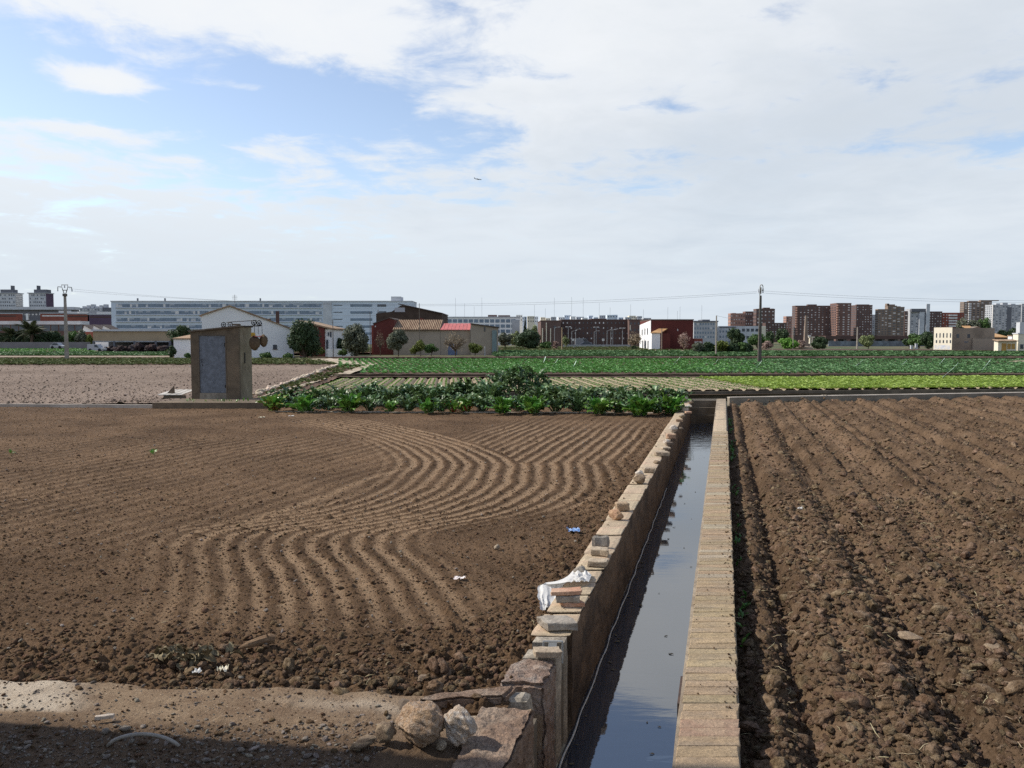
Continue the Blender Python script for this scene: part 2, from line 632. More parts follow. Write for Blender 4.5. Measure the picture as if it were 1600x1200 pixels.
def left_height(x, y):
    xo = x - KX * y
    S = interp(y, FUR_Y, FUR_X)
    dS = np.abs(interp(y + 0.15, FUR_Y, FUR_X) - S) / 0.15           # how far the line swings across
    wob = 0.06 * vn(x * 1.1, y * 1.1, 3) + 0.045 * vn(x * 3.7, y * 3.7, 4) + 0.02 * vn(x * 11, y * 11, 4)
    fam_s = x - S + wob
    SR = 0.063 + 0.28 * (y - 15.7)
    fam_r = x - SR + wob
    fam_r = np.where(y > 15.7, fam_r, fam_s)
    right = (y > 15.4) & (x > S + 0.05)
    fam = np.where(right, fam_r, fam_s)
    P = 0.272
    # how clearly the furrows show
    a = sstep(-3.1, -1.5, fam) * sstep(6.2, 7.4, y) * (1 - 0.75 * sstep(21, 25, y))
    a = a * np.where(right, 1.0, 1 - sstep(2.0, 2.6, fam_s) * sstep(12.5, 10.0, y))
    a = a * (1 - 0.7 * sstep(-2.25, -1.75, xo)) * (1 - 0.15 * sstep(12.0, 9.5, y))
    a = a * (1 - 0.85 * sstep(0.55, 1.2, fam_s) * sstep(12.5, 11.0, y) * (y < 15)) * (1 - .3 * sstep(11, 9.5, y))
    patch = 0.62 + 0.8 * (0.5 + vn(x * 0.5, y * 0.5, 41)) + 0.5 * vn(x * 2.3, y * 2.3, 42)
    swing = np.where(right, 0, np.clip(dS, 0, 1.3))
    a = np.clip(a * patch, 0, 1.15)
    r = ridge(fam / P)
    fam3 = x - 0.35 * y + 0.30 * vn(x * 0.5, y * 0.5, 8) + 0.08 * vn(x * 2.1, y * 2.1, 8)
    a3 = (1 - sstep(-2.6, -1.6, fam_s)) * sstep(8, 10, y) * (1 - sstep(18.5, 21, y)) * (0.2 + 0.9 * (0.5 + vn(x * .4, y * .4, 44)))
    r3 = ridge(fam3 / 0.36)
    rough = 0.40 + 0.75 * sstep(-2.7, -1.8, xo) + 0.9 * sstep(7.4, 6.0, y) + 0.5 * (0.5 + fbm(x * 0.6, y * 0.6, 15, 3))
    wx, wy = x + 0.02 * vn(x * 23, y * 23, 61), y + 0.02 * vn(x * 23, y * 23, 62)
    cr = crumbs(wx, wy, 0.055, 11, 0.75) * 0.55 + crumbs(wx, wy, 0.11, 21, 0.35) * 0.55
    cr = cr + crumbs(wx, wy, 0.24, 31, 0.16) * 0.35 * np.clip(rough - 0.75, 0, 1)
    smoothen = (1 - 0.75 * a * (1 - r)) * (1 + 0.7 * a * r)
    z = Z_L + 0.05 * fbm(x * 0.35, y * 0.35, 9, 3) + 0.022 * a * (1 - .2 * sstep(13, 15, y)) / (1 + 1.3 * swing) * (r - 0.3) + 0.014 * a3 * (r3 - 0.3)
    z = z + cr * rough * smoothen * 0.85 + (0.014 * fbm(x * 9, y * 9, 12, 3) + 0.011 * fbm(x * 31, y * 31, 13, 2)) * (0.5 + 0.5 * smoothen)
    trk = np.clip(a * (1 - r) ** 2 * (0.95 + 0.6 * swing) + 0.12 * a * swing + a3 * (1 - r3) ** 2 * 0.45, 0, 1)
    band = np.exp(-((fam3 + 7.35 + 0.0) / 0.16) ** 2) * sstep(9, 10, y) * (1 - sstep(15, 19, y))
    trk = np.clip(trk + 0.5 * band, 0, 1) - 0.55 * a * r / (1 + swing) - 0.15 * a3 * r3
    return z, trk, rough


def path_height(x, y):
    z = Z_PATH + 0.03 * fbm(x * 0.8, y * 0.8, 91, 3) + 0.010 * fbm(x * 6, y * 6, 92, 4)
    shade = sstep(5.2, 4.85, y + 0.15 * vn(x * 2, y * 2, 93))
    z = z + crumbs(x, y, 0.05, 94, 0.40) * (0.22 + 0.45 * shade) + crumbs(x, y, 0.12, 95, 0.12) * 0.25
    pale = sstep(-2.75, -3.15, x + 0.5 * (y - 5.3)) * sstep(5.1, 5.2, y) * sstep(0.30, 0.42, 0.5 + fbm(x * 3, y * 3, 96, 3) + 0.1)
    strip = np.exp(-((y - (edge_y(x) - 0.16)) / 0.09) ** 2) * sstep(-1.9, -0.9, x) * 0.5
    return z, np.clip(0.9 * pale + strip, 0, 1) - 0.9 * sstep(5.06, 4.86, y + 0.12 * (x + 2.2) + 0.22 * fbm(x * 2.2, y * 2.2, 97, 4))  # near gravel, its colour also darkened to deepen the cast shadow


# the branch ditch by the sluice: cut out of the track
DITCH = (G(640, 1112, -0.06), G(803, 1093, -0.06))


def ditch_mask(x, y):
    a, b = DITCH
    t = (x - a.x) / (b.x - a.x)
    yc = a.y + (b.y - a.y) * t
    return sstep(0.16, 0.11, np.abs(y - yc)) * sstep(-0.05, 0.12, t) * (x < b.x + 0.5)


def grid(rows, xl, xr, cols):
    Y = np.repeat(rows[:, None], cols, 1)
    t = np.linspace(0, 1, cols)[None, :]
    X = xl(rows)[:, None] * (1 - t) + xr(rows)[:, None] * t
    i = np.arange(len(rows) * cols).reshape(len(rows), cols)
    F = np.stack([i[:-1, :-1], i[:-1, 1:], i[1:, 1:], i[1:, :-1]], -1).reshape(-1, 4)
    return X, Y, F


def compact(v, f, attrs):
    used = np.unique(f)
    remap = np.full(len(v), -1)
    remap[used] = np.arange(len(used))
    return v[used], remap[f], {k: a[used] for k, a in attrs.items()}


rows = np.exp(np.linspace(math.log(4.9), math.log(29.4), 860))
X, Y, F = grid(rows, lambda y: -0.82 * y - 1.2, lambda y: KX * y - 1.43, 640)
Zl, trk, _ = left_height(X, Y)
inside = (Y > edge_y(X) - 0.06)
fm = inside.reshape(-1)[F].all(1)
v, f, at = compact(np.stack([X, Y, Zl], -1).reshape(-1, 3), F[fm], {'tone': trk.reshape(-1)})
me = mesh_np('ploughed_field', v, f, M_SOIL_L, True, at)
tag(link('ploughed_field', me), 'brown harrowed field with curving furrows left of the canal', kind='structure')

rows = np.exp(np.linspace(math.log(2.2), math.log(6.0), 260))
X, Y, F = grid(rows, lambda y: -0.95 * y - 1.5, lambda y: KX * y - 1.24, 420)
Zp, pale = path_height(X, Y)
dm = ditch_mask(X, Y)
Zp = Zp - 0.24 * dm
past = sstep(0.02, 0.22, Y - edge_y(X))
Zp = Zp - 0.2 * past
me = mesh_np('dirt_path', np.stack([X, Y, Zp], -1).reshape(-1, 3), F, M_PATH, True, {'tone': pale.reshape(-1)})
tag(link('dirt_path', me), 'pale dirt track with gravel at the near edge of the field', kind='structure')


def right_height(x, y):
    xo = x - KX * y
    rid = 0.060 * np.cos(2 * np.pi * (xo + 0.12 * vn(x * .5, y * .5, 71)) / 1.12) + 0.03 * np.cos(2 * np.pi * xo / 0.47 + 1)
    wv = xo + 0.10 * vn(x * .45, y * .45, 65)
    for c_ in (0.62, 1.72, 2.42, 3.55, 5.4, 7.2, 9.4):          # furrow bottoms left by the plough
        rid = rid - 0.085 * np.exp(-((wv - c_) / 0.075) ** 2)
    trk = np.exp(-((xo - 2.85 - 0.1 * vn(y * .6, y * 0, 72)) / 0.17) ** 2) * (0.5 + 0.5 * sstep(-.3, .2, vn(x * .4, y * .4, 73)))
    trk = np.maximum(trk, 0.8 * np.exp(-((xo - 1.0 - 0.1 * vn(y * .5, y * 0 + 3, 74)) / 0.13) ** 2) * sstep(-.1, .25, vn(x * .3, y * .3, 75)))
    trk = np.maximum(trk, 0.6 * np.exp(-((xo - 4.75) / 0.2) ** 2) * sstep(-.1, .25, vn(x * .3, y * .3, 76)))
    wx, wy = x + 0.05 * vn(x * 9, y * 9, 77) + 0.02 * vn(x * 31, y * 31, 78), y + 0.05 * vn(x * 9, y * 9, 79) + .02 * vn(x * 31, y * 31, 80)
    cr = (crumbs(wx, wy, 0.30, 81, 0.40) * 0.42 + crumbs(wx, wy, 0.15, 82, 0.70) * 0.60
          + crumbs(wx, wy, 0.075, 83, 0.85) * 0.65 + crumbs(wx, wy, 0.038, 84, 0.9) * 0.6)
    k = (1 - 0.72 * trk) * (0.75 + 0.7 * fbm(x * .45, y * .45, 85, 3))
    edge = sstep(0.14, 0.42, xo)
    z = Z_R - 0.13 * (1 - edge) + (rid * (1 - .6 * trk) + 0.06 * fbm(x * .8, y * .8, 86, 4)) * edge + cr * k * (0.45 + 0.55 * edge) * 1.0
    z = z + (0.030 * fbm(x * 14, y * 14, 87, 3) + 0.028 * (0.25 - np.abs(fbm(x * 33, y * 33, 88, 2)))) * (1 - .5 * trk)
    return z, trk


rows = np.exp(np.linspace(math.log(3.2), math.log(36.0), 760))
X, Y, F = grid(rows, lambda y: KX * y + 0.10, lambda y: np.minimum(0.84 * y + 1.2, 0.84 * y + 1.2), 430)
Zr, trk = right_height(X, Y)
far_line = lambda x: 31.45 + (x - 8.6) * 0.24
v, f, at = compact(np.stack([X, Y, Zr], -1).reshape(-1, 3), F[(Y < far_line(X)).reshape(-1)[F].all(1)], {'tone': trk.reshape(-1)})
me = mesh_np('ploughed_field', v, f, M_SOIL_R, False, at)
tag(link('ploughed_field', me), 'dark field of coarse ploughed clods right of the canal', kind='structure')

# clods and pebbles lying on the fields
rg = np.random.RandomState(4)


def plain_mat(name, c1, c2, c3):
    return mat(name, c1, c2, 6.0, 0.95, 0.03, 9.0, c3=c3, s3=1.7, spec=0.12, rnd=0.14)


M_CLOD_R = plain_mat('clod_earth', (0.082, 0.051, 0.029), (0.175, 0.115, 0.070), (0.265, 0.190, 0.125))
M_CLOD_L = plain_mat('crumb_earth', (0.118, 0.071, 0.041), (0.185, 0.117, 0.070), (0.245, 0.162, 0.100))
M_PEB = mat('pebble_stone', (0.22, 0.18, 0.145), (0.34, 0.29, 0.24), 5, 0.8, 0.01, 20, c3=(0.15, 0.125, 0.105), s3=2, rnd=0.25)
CLODS_R = [rock_mesh('clod_shape', M_CLOD_R, 100 + i, 3, 0.42, 13, (1, 0.80, 0.62), False, crag=0.7) for i in range(7)]
CLODS_L = [rock_mesh('crumb_shape', M_CLOD_L, 200 + i, 2, 0.5, 6, (1, 0.8, 0.6), False, crag=0.8) for i in range(6)]
PEBS = [rock_mesh('pebble_shape', M_PEB, 300 + i, 2, 0.15, 5, (1, 0.8, 0.5), False) for i in range(5)]


def strewn(name, label, n, area, hfun, protos, size, sink=0.2, thin=None, kind='stuff'):
    x, y = area(n)
    z = hfun(x, y)
    s = size(len(x), x, y)
    rot = rg.uniform(-0.6, 0.6, (len(x), 3))
    rot[:, 2] = rg.uniform(0, 6.28, len(x))
    scl = s[:, None] * rg.uniform(0.75, 1.25, (len(x), 3))
    scatter(name, np.stack([x, y, z + s * (0.25 - sink)], -1), rot, scl, protos, rg.randint(0, len(protos), len(x)), label, kind)


def area_r(n):
    # more of them close by, where each can be seen
    y = np.concatenate([rg.uniform(3.4, 13, int(n * .6)), rg.uniform(13, 33, n - int(n * .6))])
    x = KX * y + 0.16 + rg.uniform(0, 1, n) * (0.52 * y + 0.6)
    return x, y


strewn('earth_clods', 'rough clods of dark earth lying over the right hand ploughed field', 42000, area_r, lambda x, y: right_height(x, y)[0],
       CLODS_R, lambda n, x, y: np.clip(0.032 * np.exp(rg.normal(0, 0.62, n)), 0.012, 0.20), 0.15)


def area_l(n):
    y = np.concatenate([rg.uniform(5.6, 13, int(n * .40)), rg.uniform(13, 28.4, n - int(n * .40))])
    x = rg.uniform(0, 1, n)
    x = (-0.72 * y - .5) * (1 - x) + (KX * y - 1.56) * x
    k = y > edge_y(x) + 0.02
    return x[k], y[k]


def size_l(n, x, y):
    xo = x - KX * y
    big = 1 + 0.9 * sstep(-2.4, -1.7, xo) + 0.9 * sstep(7.2, 6.0, y)
    return np.clip(0.013 * big * np.exp(rg.normal(0, 0.5, n)), 0.006, 0.08)


strewn('earth_crumbs', 'small crumbs of brown earth lying over the furrowed field', 60000, area_l, lambda x, y: left_height(x, y)[0], CLODS_L, size_l, 0.1)
strewn('earth_pebbles', 'pale pebbles lying over the furrowed field', 1500, area_l, lambda x, y: left_height(x, y)[0] + 0.006, PEBS,
       lambda n, x, y: np.clip(0.021 * np.exp(rg.normal(0, 0.4, n)), 0.01, 0.06), 0.05)


def area_p(n):
    y = rg.uniform(3.6, 5.7, n)
    x = rg.uniform(0, 1, n)
    x = (-0.75 * y - .3) * (1 - x) + (KX * y - 2.0) * x
    k = (y < edge_y(x) + 0.05) & (ditch_mask(x, y) < 0.1) & ((y < 4.95) | (rg.uniform(0, 1, n) < 0.25))
    return x[k], y[k]


strewn('track_gravel', 'grey gravel lying on the near dirt track', 17000, area_p, lambda x, y: path_height(x, y)[0], PEBS + CLODS_L[:2],
       lambda n, x, y: np.clip(0.0098 * np.exp(rg.normal(0, 0.6, n)), 0.005, 0.07), 0.1)
strewn('clod_heap', 'bigger earth lumps turned up along the near edge of the furrowed field', 420,
       lambda n: (lambda x: (x, edge_y(x) + 0.05 + np.abs(rg.normal(0, 0.35, n))))(rg.uniform(-2.6, -0.15, n)),
       lambda x, y: left_height(x, y)[0], CLODS_R, lambda n, x, y: np.clip(0.055 * np.exp(rg.normal(0, 0.45, n)), 0.02, 0.15), 0.12)

def area_w(n):
    y = rg.uniform(4.8, 20, n)
    on_right = rg.uniform(0, 1, n) < .75
    xo = np.where(on_right, .085 - np.abs(rg.normal(0, .045, n)), -1.50 + np.abs(rg.normal(0, .04, n)))
    xo = np.where(on_right & (rg.uniform(0, 1, n) < .25), rg.uniform(-.23, .1, n), xo)
    y = np.where(on_right, y, np.maximum(y, 6.5))
    return KX * y + xo + .025, y


strewn('soil_spill', 'crumbs of earth spilt along the tops of both canal walls', 520, area_w, lambda x, y: 0.003 + 0 * x, CLODS_L,
       lambda n, x, y: np.clip(0.011 * np.exp(rg.normal(0, 0.5, n)), 0.005, 0.035), 0.05)
# bits of straw and dry root turned up by the plough
M_STRAW = mat('dry_straw', (0.42, 0.35, 0.22), (0.30, 0.24, 0.15), 20, 0.8, rnd=0.25)
STRAW = []
for i in range(4):
    mb_ = MB()
    q_ = random.Random(60 + i)
    mb_.tube([(-.5, 0, 0), (-.1, q_.uniform(-.12, .12), .06), (.2, q_.uniform(-.12, .12), .05), (.5, q_.uniform(-.2, .2), 0)], [.02, .03, .028, .015], 4)
    o_ = mb_.build('straw_shape', M_STRAW)
    STRAW.append(o_.data)
    bpy.data.objects.remove(o_)
strewn('straw_bits', 'bits of dry straw and root among the clods of the right field', 1500, area_r, lambda x, y: right_height(x, y)[0] + 0.012, STRAW,
       lambda n, x, y: rg.uniform(.03, .11, n), 0.1)
strewn('straw_bits', 'bits of dry straw and root strewn over the furrowed field', 900, area_l, lambda x, y: left_height(x, y)[0] + 0.008, STRAW,
       lambda n, x, y: rg.uniform(.02, .08, n), 0.1)

# ------------------------------------------------------------------ ground sheet to the horizon, cut open along the canal
def sheet(name, pts, m, label=None, kind='structure'):
    me = bpy.data.meshes.new(name)
    me.from_pydata([tuple(p) for p in pts], [], [tuple(range(len(pts)))])
    me.materials.append(m)
    return tag(link(name, me), label, None, None, kind)


zg = -0.47
d0, d1 = -12.0, 31.4
mb = MB()
L0, L1, R0, R1 = C(-1.45, d0, zg), C(-1.45, d1, zg), C(0.05, d0, zg), C(0.05, d1, zg)
mb.add([(-4000, d0, zg), L0, L1, (-4000, d1, zg)], [(0, 1, 2, 3)])
mb.add([R0, (4000, d0, zg), (4000, d1, zg), R1], [(0, 1, 2, 3)])
mb.add([(-4000, d1, zg), L1, R1, (4000, d1, zg), (4000, 7000, zg), (-4000, 7000, zg)], [(0, 1, 2, 3, 4, 5)])
mb.add([(-4000, -4000, zg), (4000, -4000, zg), (4000, d0, zg), R0, L0, (-4000, d0, zg)], [(0, 1, 2, 3, 4, 5)])
tag(mb.build('ground', M_FAR), kind='structure')


def patch(name, tl, tr, br, bl, z, m, n=(2, 2), label=None, bumps=0.0, kind='structure', cell=0.5):
    """field sheet with corners given as photo pixels, lying at height z"""
    c = [G(p[0], p[1], z) for p in (bl, br, tr, tl)]
    nx, ny = n
    s, t = np.meshgrid(np.linspace(0, 1, nx), np.linspace(0, 1, ny))
    P = [np.array(q[:]) for q in c]
    V = ((1 - s) * (1 - t))[..., None] * P[0] + (s * (1 - t))[..., None] * P[1] + (s * t)[..., None] * P[2] + ((1 - s) * t)[..., None] * P[3]
    V = V.reshape(-1, 3)
    if bumps:
        V[:, 2] += bumps * (crumbs(V[:, 0], V[:, 1], cell, 5, 0.8) / cell * 1.5 - 0.3 + fbm(V[:, 0] / cell / 3, V[:, 1] / cell / 3, 6, 3))
    i = np.arange(nx * ny).reshape(ny, nx)
    Fq = np.stack([i[:-1, :-1], i[:-1, 1:], i[1:, 1:], i[1:, :-1]], -1).reshape(-1, 4)
    me = mesh_np(name, V, Fq, m, False, {'tone': np.zeros(len(V))})
    tag(link(name, me), label, None, None, kind)
    return P


def on_patch(P, s, t):
    s, t = np.asarray(s)[:, None], np.asarray(t)[:, None]
    return (1 - s) * (1 - t) * P[0] + s * (1 - t) * P[1] + s * t * P[2] + (1 - s) * t * P[3]


tan = patch('tan_field', (-420, 570), (540, 569.5), (405, 628), (-330, 633), -0.12, M_TAN, (420, 260), 'pale tan ploughed field behind the kerb', 0.055, cell=0.27)
nn = 9000
s_, t_ = rg.uniform(0, 1, nn), rg.uniform(0, 1, nn) ** 1.6
M_CLOD_T = plain_mat('tan_clod_earth', (0.16, 0.12, 0.092), (0.245, 0.19, 0.15), (0.30, 0.24, 0.195))
CLODS_T = [rock_mesh('tan_clod_shape', M_CLOD_T, 400 + i, 1, 0.3, 5, (1, 0.8, 0.6), False) for i in range(4)]
pp = on_patch(tan, s_, t_)
sz = np.clip(0.046 * np.exp(rg.normal(0, 0.5, nn)), 0.03, 0.2)
rot = rg.uniform(-.5, .5, (nn, 3)); rot[:, 2] *= 6
scatter('field_clods', pp + np.array([0, 0, 0.03]), rot, np.repeat(sz[:, None], 3, 1), CLODS_T, rg.randint(0, 4, nn), 'dry clods strewn over the pale tan field')
# ------------------------------------------------------------------ canal: water, walls, coping
def water_material():
    m = bpy.data.materials.new('canal_water')
    m.use_nodes = True
    t = NT(m.node_tree)
    b = m.node_tree.nodes['Principled BSDF']
    b.inputs['Base Color'].default_value = (0.026, 0.036, 0.052, 1)
    b.inputs['Roughness'].default_value = 0.03
    b.inputs['IOR'].default_value = 3.0
    b.inputs['Specular IOR Level'].default_value = 0.5
    tc = t.n('ShaderNodeTexCoord')
    mp = t.n('ShaderNodeMapping')
    mp.inputs['Scale'].default_value = (1.0, 3.2, 1.0)
    mp.inputs['Rotation'].default_value = (0, 0, 0.2)
    t.link(tc.outputs['Object'], mp.inputs[0])
    h = t.math('ADD', t.math('MULTIPLY', t.noise(mp.outputs[0], 1.6, 3, 0.5), 1.0), t.math('MULTIPLY', t.noise(mp.outputs[0], 7.0, 3, 0.55), 0.16))
    sp_ = t.n('ShaderNodeSeparateXYZ')
    t.link(tc.outputs['Object'], sp_.inputs[0])
    h = t.math('MULTIPLY', h, t.smooth(sp_.outputs[1], 20.0, 28.0, 1.0, 14.0))      # livelier water below the far step
    bp = t.n('ShaderNodeBump')
    bp.inputs['Distance'].default_value = 0.0010
    bp.inputs['Strength'].default_value = 1.0
    t.link(h, bp.inputs['Height'])
    t.link(bp.outputs[0], b.inputs['Normal'])
    return m


WZ = -0.87
me = bpy.data.meshes.new('canal_water')
me.from_pydata([C(-1.25, -11.5, WZ), C(-0.22, -11.5, WZ), C(-0.22, 30.3, WZ), C(-1.25, 30.3, WZ)], [], [(0, 1, 2, 3)])
me.materials.append(water_material())
tag(link('canal_water', me), 'still water reflecting the sky in the irrigation canal', kind='structure')

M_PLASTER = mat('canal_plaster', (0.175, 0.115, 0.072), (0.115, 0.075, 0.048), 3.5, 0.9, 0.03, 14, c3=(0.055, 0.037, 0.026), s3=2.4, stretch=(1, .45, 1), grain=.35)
M_MORTAR = mat('brick_mortar', (0.36, 0.29, 0.205), (0.27, 0.215, 0.155), 5.0, 0.95, 0.01, 30, c3=(0.2, 0.155, 0.11), s3=2.0)
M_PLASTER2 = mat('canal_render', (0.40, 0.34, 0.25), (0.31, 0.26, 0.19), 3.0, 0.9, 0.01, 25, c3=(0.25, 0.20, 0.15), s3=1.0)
M_COPE = mat('coping_mortar', (0.52, 0.42, 0.285), (0.42, 0.33, 0.225), 5.0, 0.9, 0.008, 40, c3=(0.50, 0.36, 0.25), s3=2.2, stretch=(0.8, 2.2, 1), rnd=0.06, grain=.22)
M_BRICK = mat('weathered_brick', (0.44, 0.325, 0.195), (0.345, 0.255, 0.155), 6.0, 0.9, 0.016, 30, c3=(0.34, 0.265, 0.18), s3=2.2, stretch=(0.8, 2.2, 1), rnd=0.09, grain=.2)
M_BRICK_G = mat('greyed_brick', (0.43, 0.36, 0.25), (0.34, 0.285, 0.205), 6.0, 0.9, 0.012, 35, c3=(0.40, 0.325, 0.23), s3=3.2, stretch=(0.8, 2.2, 1), rnd=0.08, grain=.2)
M_BRICK_R = mat('red_brick', (0.34, 0.215, 0.145), (0.42, 0.30, 0.20), 6.0, 0.9, 0.012, 35, c3=(0.38, 0.27, 0.19), s3=2.2, rnd=0.14, grain=.2)
M_CONC = mat('old_concrete', (0.44, 0.385, 0.305), (0.34, 0.295, 0.235), 3.0, 0.9, 0.006, 30, c3=(0.25, 0.215, 0.17), s3=1.5, grain=.35)
M_CONC_D = mat('damp_concrete', (0.17, 0.14, 0.105), (0.12, 0.10, 0.075), 3.0, 0.9, 0.008, 25, c3=(0.09, 0.075, 0.055), s3=0.9)
M_RUBBLE = mat('pink_rubble', (0.36, 0.25, 0.19), (0.24, 0.165, 0.125), 12.0, 0.95, 0.05, 30, c3=(0.42, 0.34, 0.28), s3=9, grain=.22)


def skew_solid(xo0, xo1, dd0, dd1, z0, z1, m, name, parent=None, nx=3, nd=10, nz=3, amp=0.006, seed=0, freq=6, round_=0.0, smooth=True):
    """block lying along the canal with slightly uneven faces; stored about its own base point"""
    bm = bmesh.new()
    bmesh.ops.create_cube(bm, size=1)
    bmesh.ops.subdivide_edges(bm, edges=[e for e in bm.edges if abs((e.verts[0].co - e.verts[1].co).x) > .5], cuts=max(nx - 1, 0), use_grid_fill=True) if nx > 1 else None
    bmesh.ops.subdivide_edges(bm, edges=[e for e in bm.edges if abs((e.verts[0].co - e.verts[1].co).y) > .5], cuts=max(nd - 1, 0), use_grid_fill=True) if nd > 1 else None
    bmesh.ops.subdivide_edges(bm, edges=[e for e in bm.edges if abs((e.verts[0].co - e.verts[1].co).z) > .5], cuts=max(nz - 1, 0), use_grid_fill=True) if nz > 1 else None
    v = np.array([p.co[:] for p in bm.verts])
    c = np.array([(xo0 + xo1) / 2, (dd0 + dd1) / 2, (z0 + z1) / 2])
    P = v * np.array([xo1 - xo0, dd1 - dd0, z1 - z0]) + c
    q = P * freq
    n1 = fbm(q[:, 0] + q[:, 2] * 1.3 + seed, q[:, 1] - q[:, 2] * 0.7, seed + 1, 3)
    n2 = fbm(q[:, 1] + 7.7 + seed, q[:, 2] * 1.2 + q[:, 0], seed + 2, 3)
    n3 = fbm(q[:, 0] - q[:, 1] + 3.1, q[:, 2] + q[:, 1] * .6 + seed, seed + 3, 3)
    P += amp * 2 * np.stack([n2, n3, n1], -1)
    if round_:
        e = (np.abs(np.abs(v) - 0.5) < 1e-4).sum(1)
        P[:, :3] -= np.sign(v) * (np.abs(np.abs(v) - .5) < 1e-4) * (e >= 2)[:, None] * round_ * (0.6 + 0.8 * (n1[:, None] + .5))
    base = C((xo0 + xo1) / 2, (dd0 + dd1) / 2, z0)
    W = np.stack([P[:, 1] * KX + P[:, 0], P[:, 1], P[:, 2]], -1) - np.array(base[:])
    for p, w in zip(bm.verts, W):
        p.co = w
    me = bpy.data.meshes.new(name)
    bm.to_mesh(me)
    bm.free()
    me.materials.append(m)
    if smooth:
        me.polygons.foreach_set('use_smooth', [False] * len(me.polygons))
    o = link(name, me, None, base)
    if parent is not None:
        o.parent = parent
        o.location = Vector(base) - Vector(parent.location)
    return o


# ---- left wall
lw = thing('canal_wall', 'rough plastered canal wall topped with worn slabs and loose stones', 'wall', C(-1.36, 6.0, -1.4))
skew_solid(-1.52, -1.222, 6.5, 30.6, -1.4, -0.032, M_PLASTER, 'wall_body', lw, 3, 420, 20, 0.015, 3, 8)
d = 6.36
i = 0
GAPS = [6.86, 7.35, 8.15, 9.6, 13.0]
while d < 30.4:
    L_ = R.uniform(0.34, 0.75) if d < 14 else R.uniform(0.8, 1.6)
    for g in GAPS:
        if d < g < d + L_ + 0.08:
            L_ = max(g - d, 0.15)
    e = min(d + L_, 30.6)
    skew_solid(-1.53 + R.uniform(-.012, .01), -1.212 + R.uniform(-.012, .01), d, e, -0.03, 0.0 + R.uniform(-.006, .006), M_COPE,
               'coping_slab', lw, 6, max(5, int(L_ * 10)), 2, 0.006, 20 + i, 9, 0.008)
    gap = 0.05 if any(abs(e - g) < 0.02 for g in GAPS) else 0.008
    d = e + gap
    i += 1
# near end of the wall: pillar sides, sluice slot, crushed pink head, niche
skew_solid(-1.50, -1.225, 5.92, 6.12, -1.4, -0.02, M_CONC, 'sluice_pillar', lw, 4, 4, 8, 0.007, 61, 8, 0.01)
skew_solid(-1.50, -1.225, 6.22, 6.36, -1.4, -0.012, M_CONC, 'sluice_pillar', lw, 4, 4, 8, 0.007, 62, 8, 0.01)
skew_solid(-1.46, -1.24, 6.10, 6.24, -1.4, -0.30, M_CONC_D, 'sluice_sill', lw, 3, 3, 4, 0.004, 63, 8)
rub = skew_solid(-1.56, -1.235, 5.52, 5.91, -1.4, -0.03, M_RUBBLE, 'rubble_core', lw, 26, 30, 40, 0.024, 64, 14, 0.03)
skew_solid(-1.60, -1.30, 5.34, 5.51, -1.4, -0.085, M_CONC, 'niche_block', lw, 5, 4, 10, 0.010, 65, 8, 0.02)
skew_solid(-1.36, -1.24, 5.20, 5.33, -1.4, -0.20, M_CONC_D, 'niche_floor', lw, 3, 3, 6, 0.005, 66, 8)
mb = MB()
fr = C(-1.335, 6.16, 0)
for a, b in (((-.075, 0, -.16), (-.075, 0, .015)), ((.075, 0, -.16), (.075, 0, .015)), ((-.075, 0, .015), (.075, 0, .015))):
    mb.tube([Vector(a), Vector(b)], 0.008, 5)
M_ZINC = mat('zinc_metal', (0.42, 0.43, 0.42), (0.34, 0.35, 0.35), 8, 0.55, 0.002, 40, metal=0.3)
o = mb.build('slot_frame', M_ZINC, lw, fr - Vector(lw.location))
mb = MB().hexa([(-.045, -.03, -.13), (.02, -.03, -.13), (.02, -.018, -.13), (-.045, -.018, -.13), (-.03, .04, .0), (.035, .04, .0), (.035, .052, .0), (-.03, .052, .0)])
mb.build('slot_plate', M_ZINC, lw, fr - Vector(lw.location))

# ---- right wall: a course of bricks on edge
rw = thing('canal_wall', 'brick topped canal wall beside the dark cloddy field', 'wall', C(-0.08, 6.0, -1.4))
skew_solid(-0.258, 0.098, -11.5, 31.3, -1.4, -0.0065, M_MORTAR, 'wall_body', rw, 3, 300, 8, 0.006, 70, 5)
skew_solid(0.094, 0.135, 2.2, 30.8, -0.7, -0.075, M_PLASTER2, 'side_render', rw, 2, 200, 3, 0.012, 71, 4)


def brick_shape(seed, m):
    rr = random.Random(seed)
    bm = bmesh.new()
    bmesh.ops.create_cube(bm, size=1)
    for p in bm.verts:
        p.co = (p.co.x * 0.365, p.co.y * 0.117, p.co.z * 0.066)
    bmesh.ops.bevel(bm, geom=list(bm.edges), offset=0.005, segments=1, affect='EDGES')
    for p in bm.verts:
        x, y, z = p.co
        x += rr.uniform(-.004, .004) + (rr.uniform(-.010, .004) if x > 0.17 else 0)
        y += rr.uniform(-.002, .002)
        z += rr.uniform(-.002, .002)
        p.co = (x + y * KX, y, z)
    me = bpy.data.meshes.new('brick')
    bm.to_mesh(me)
    bm.free()
    me.materials.append(m)
    return me


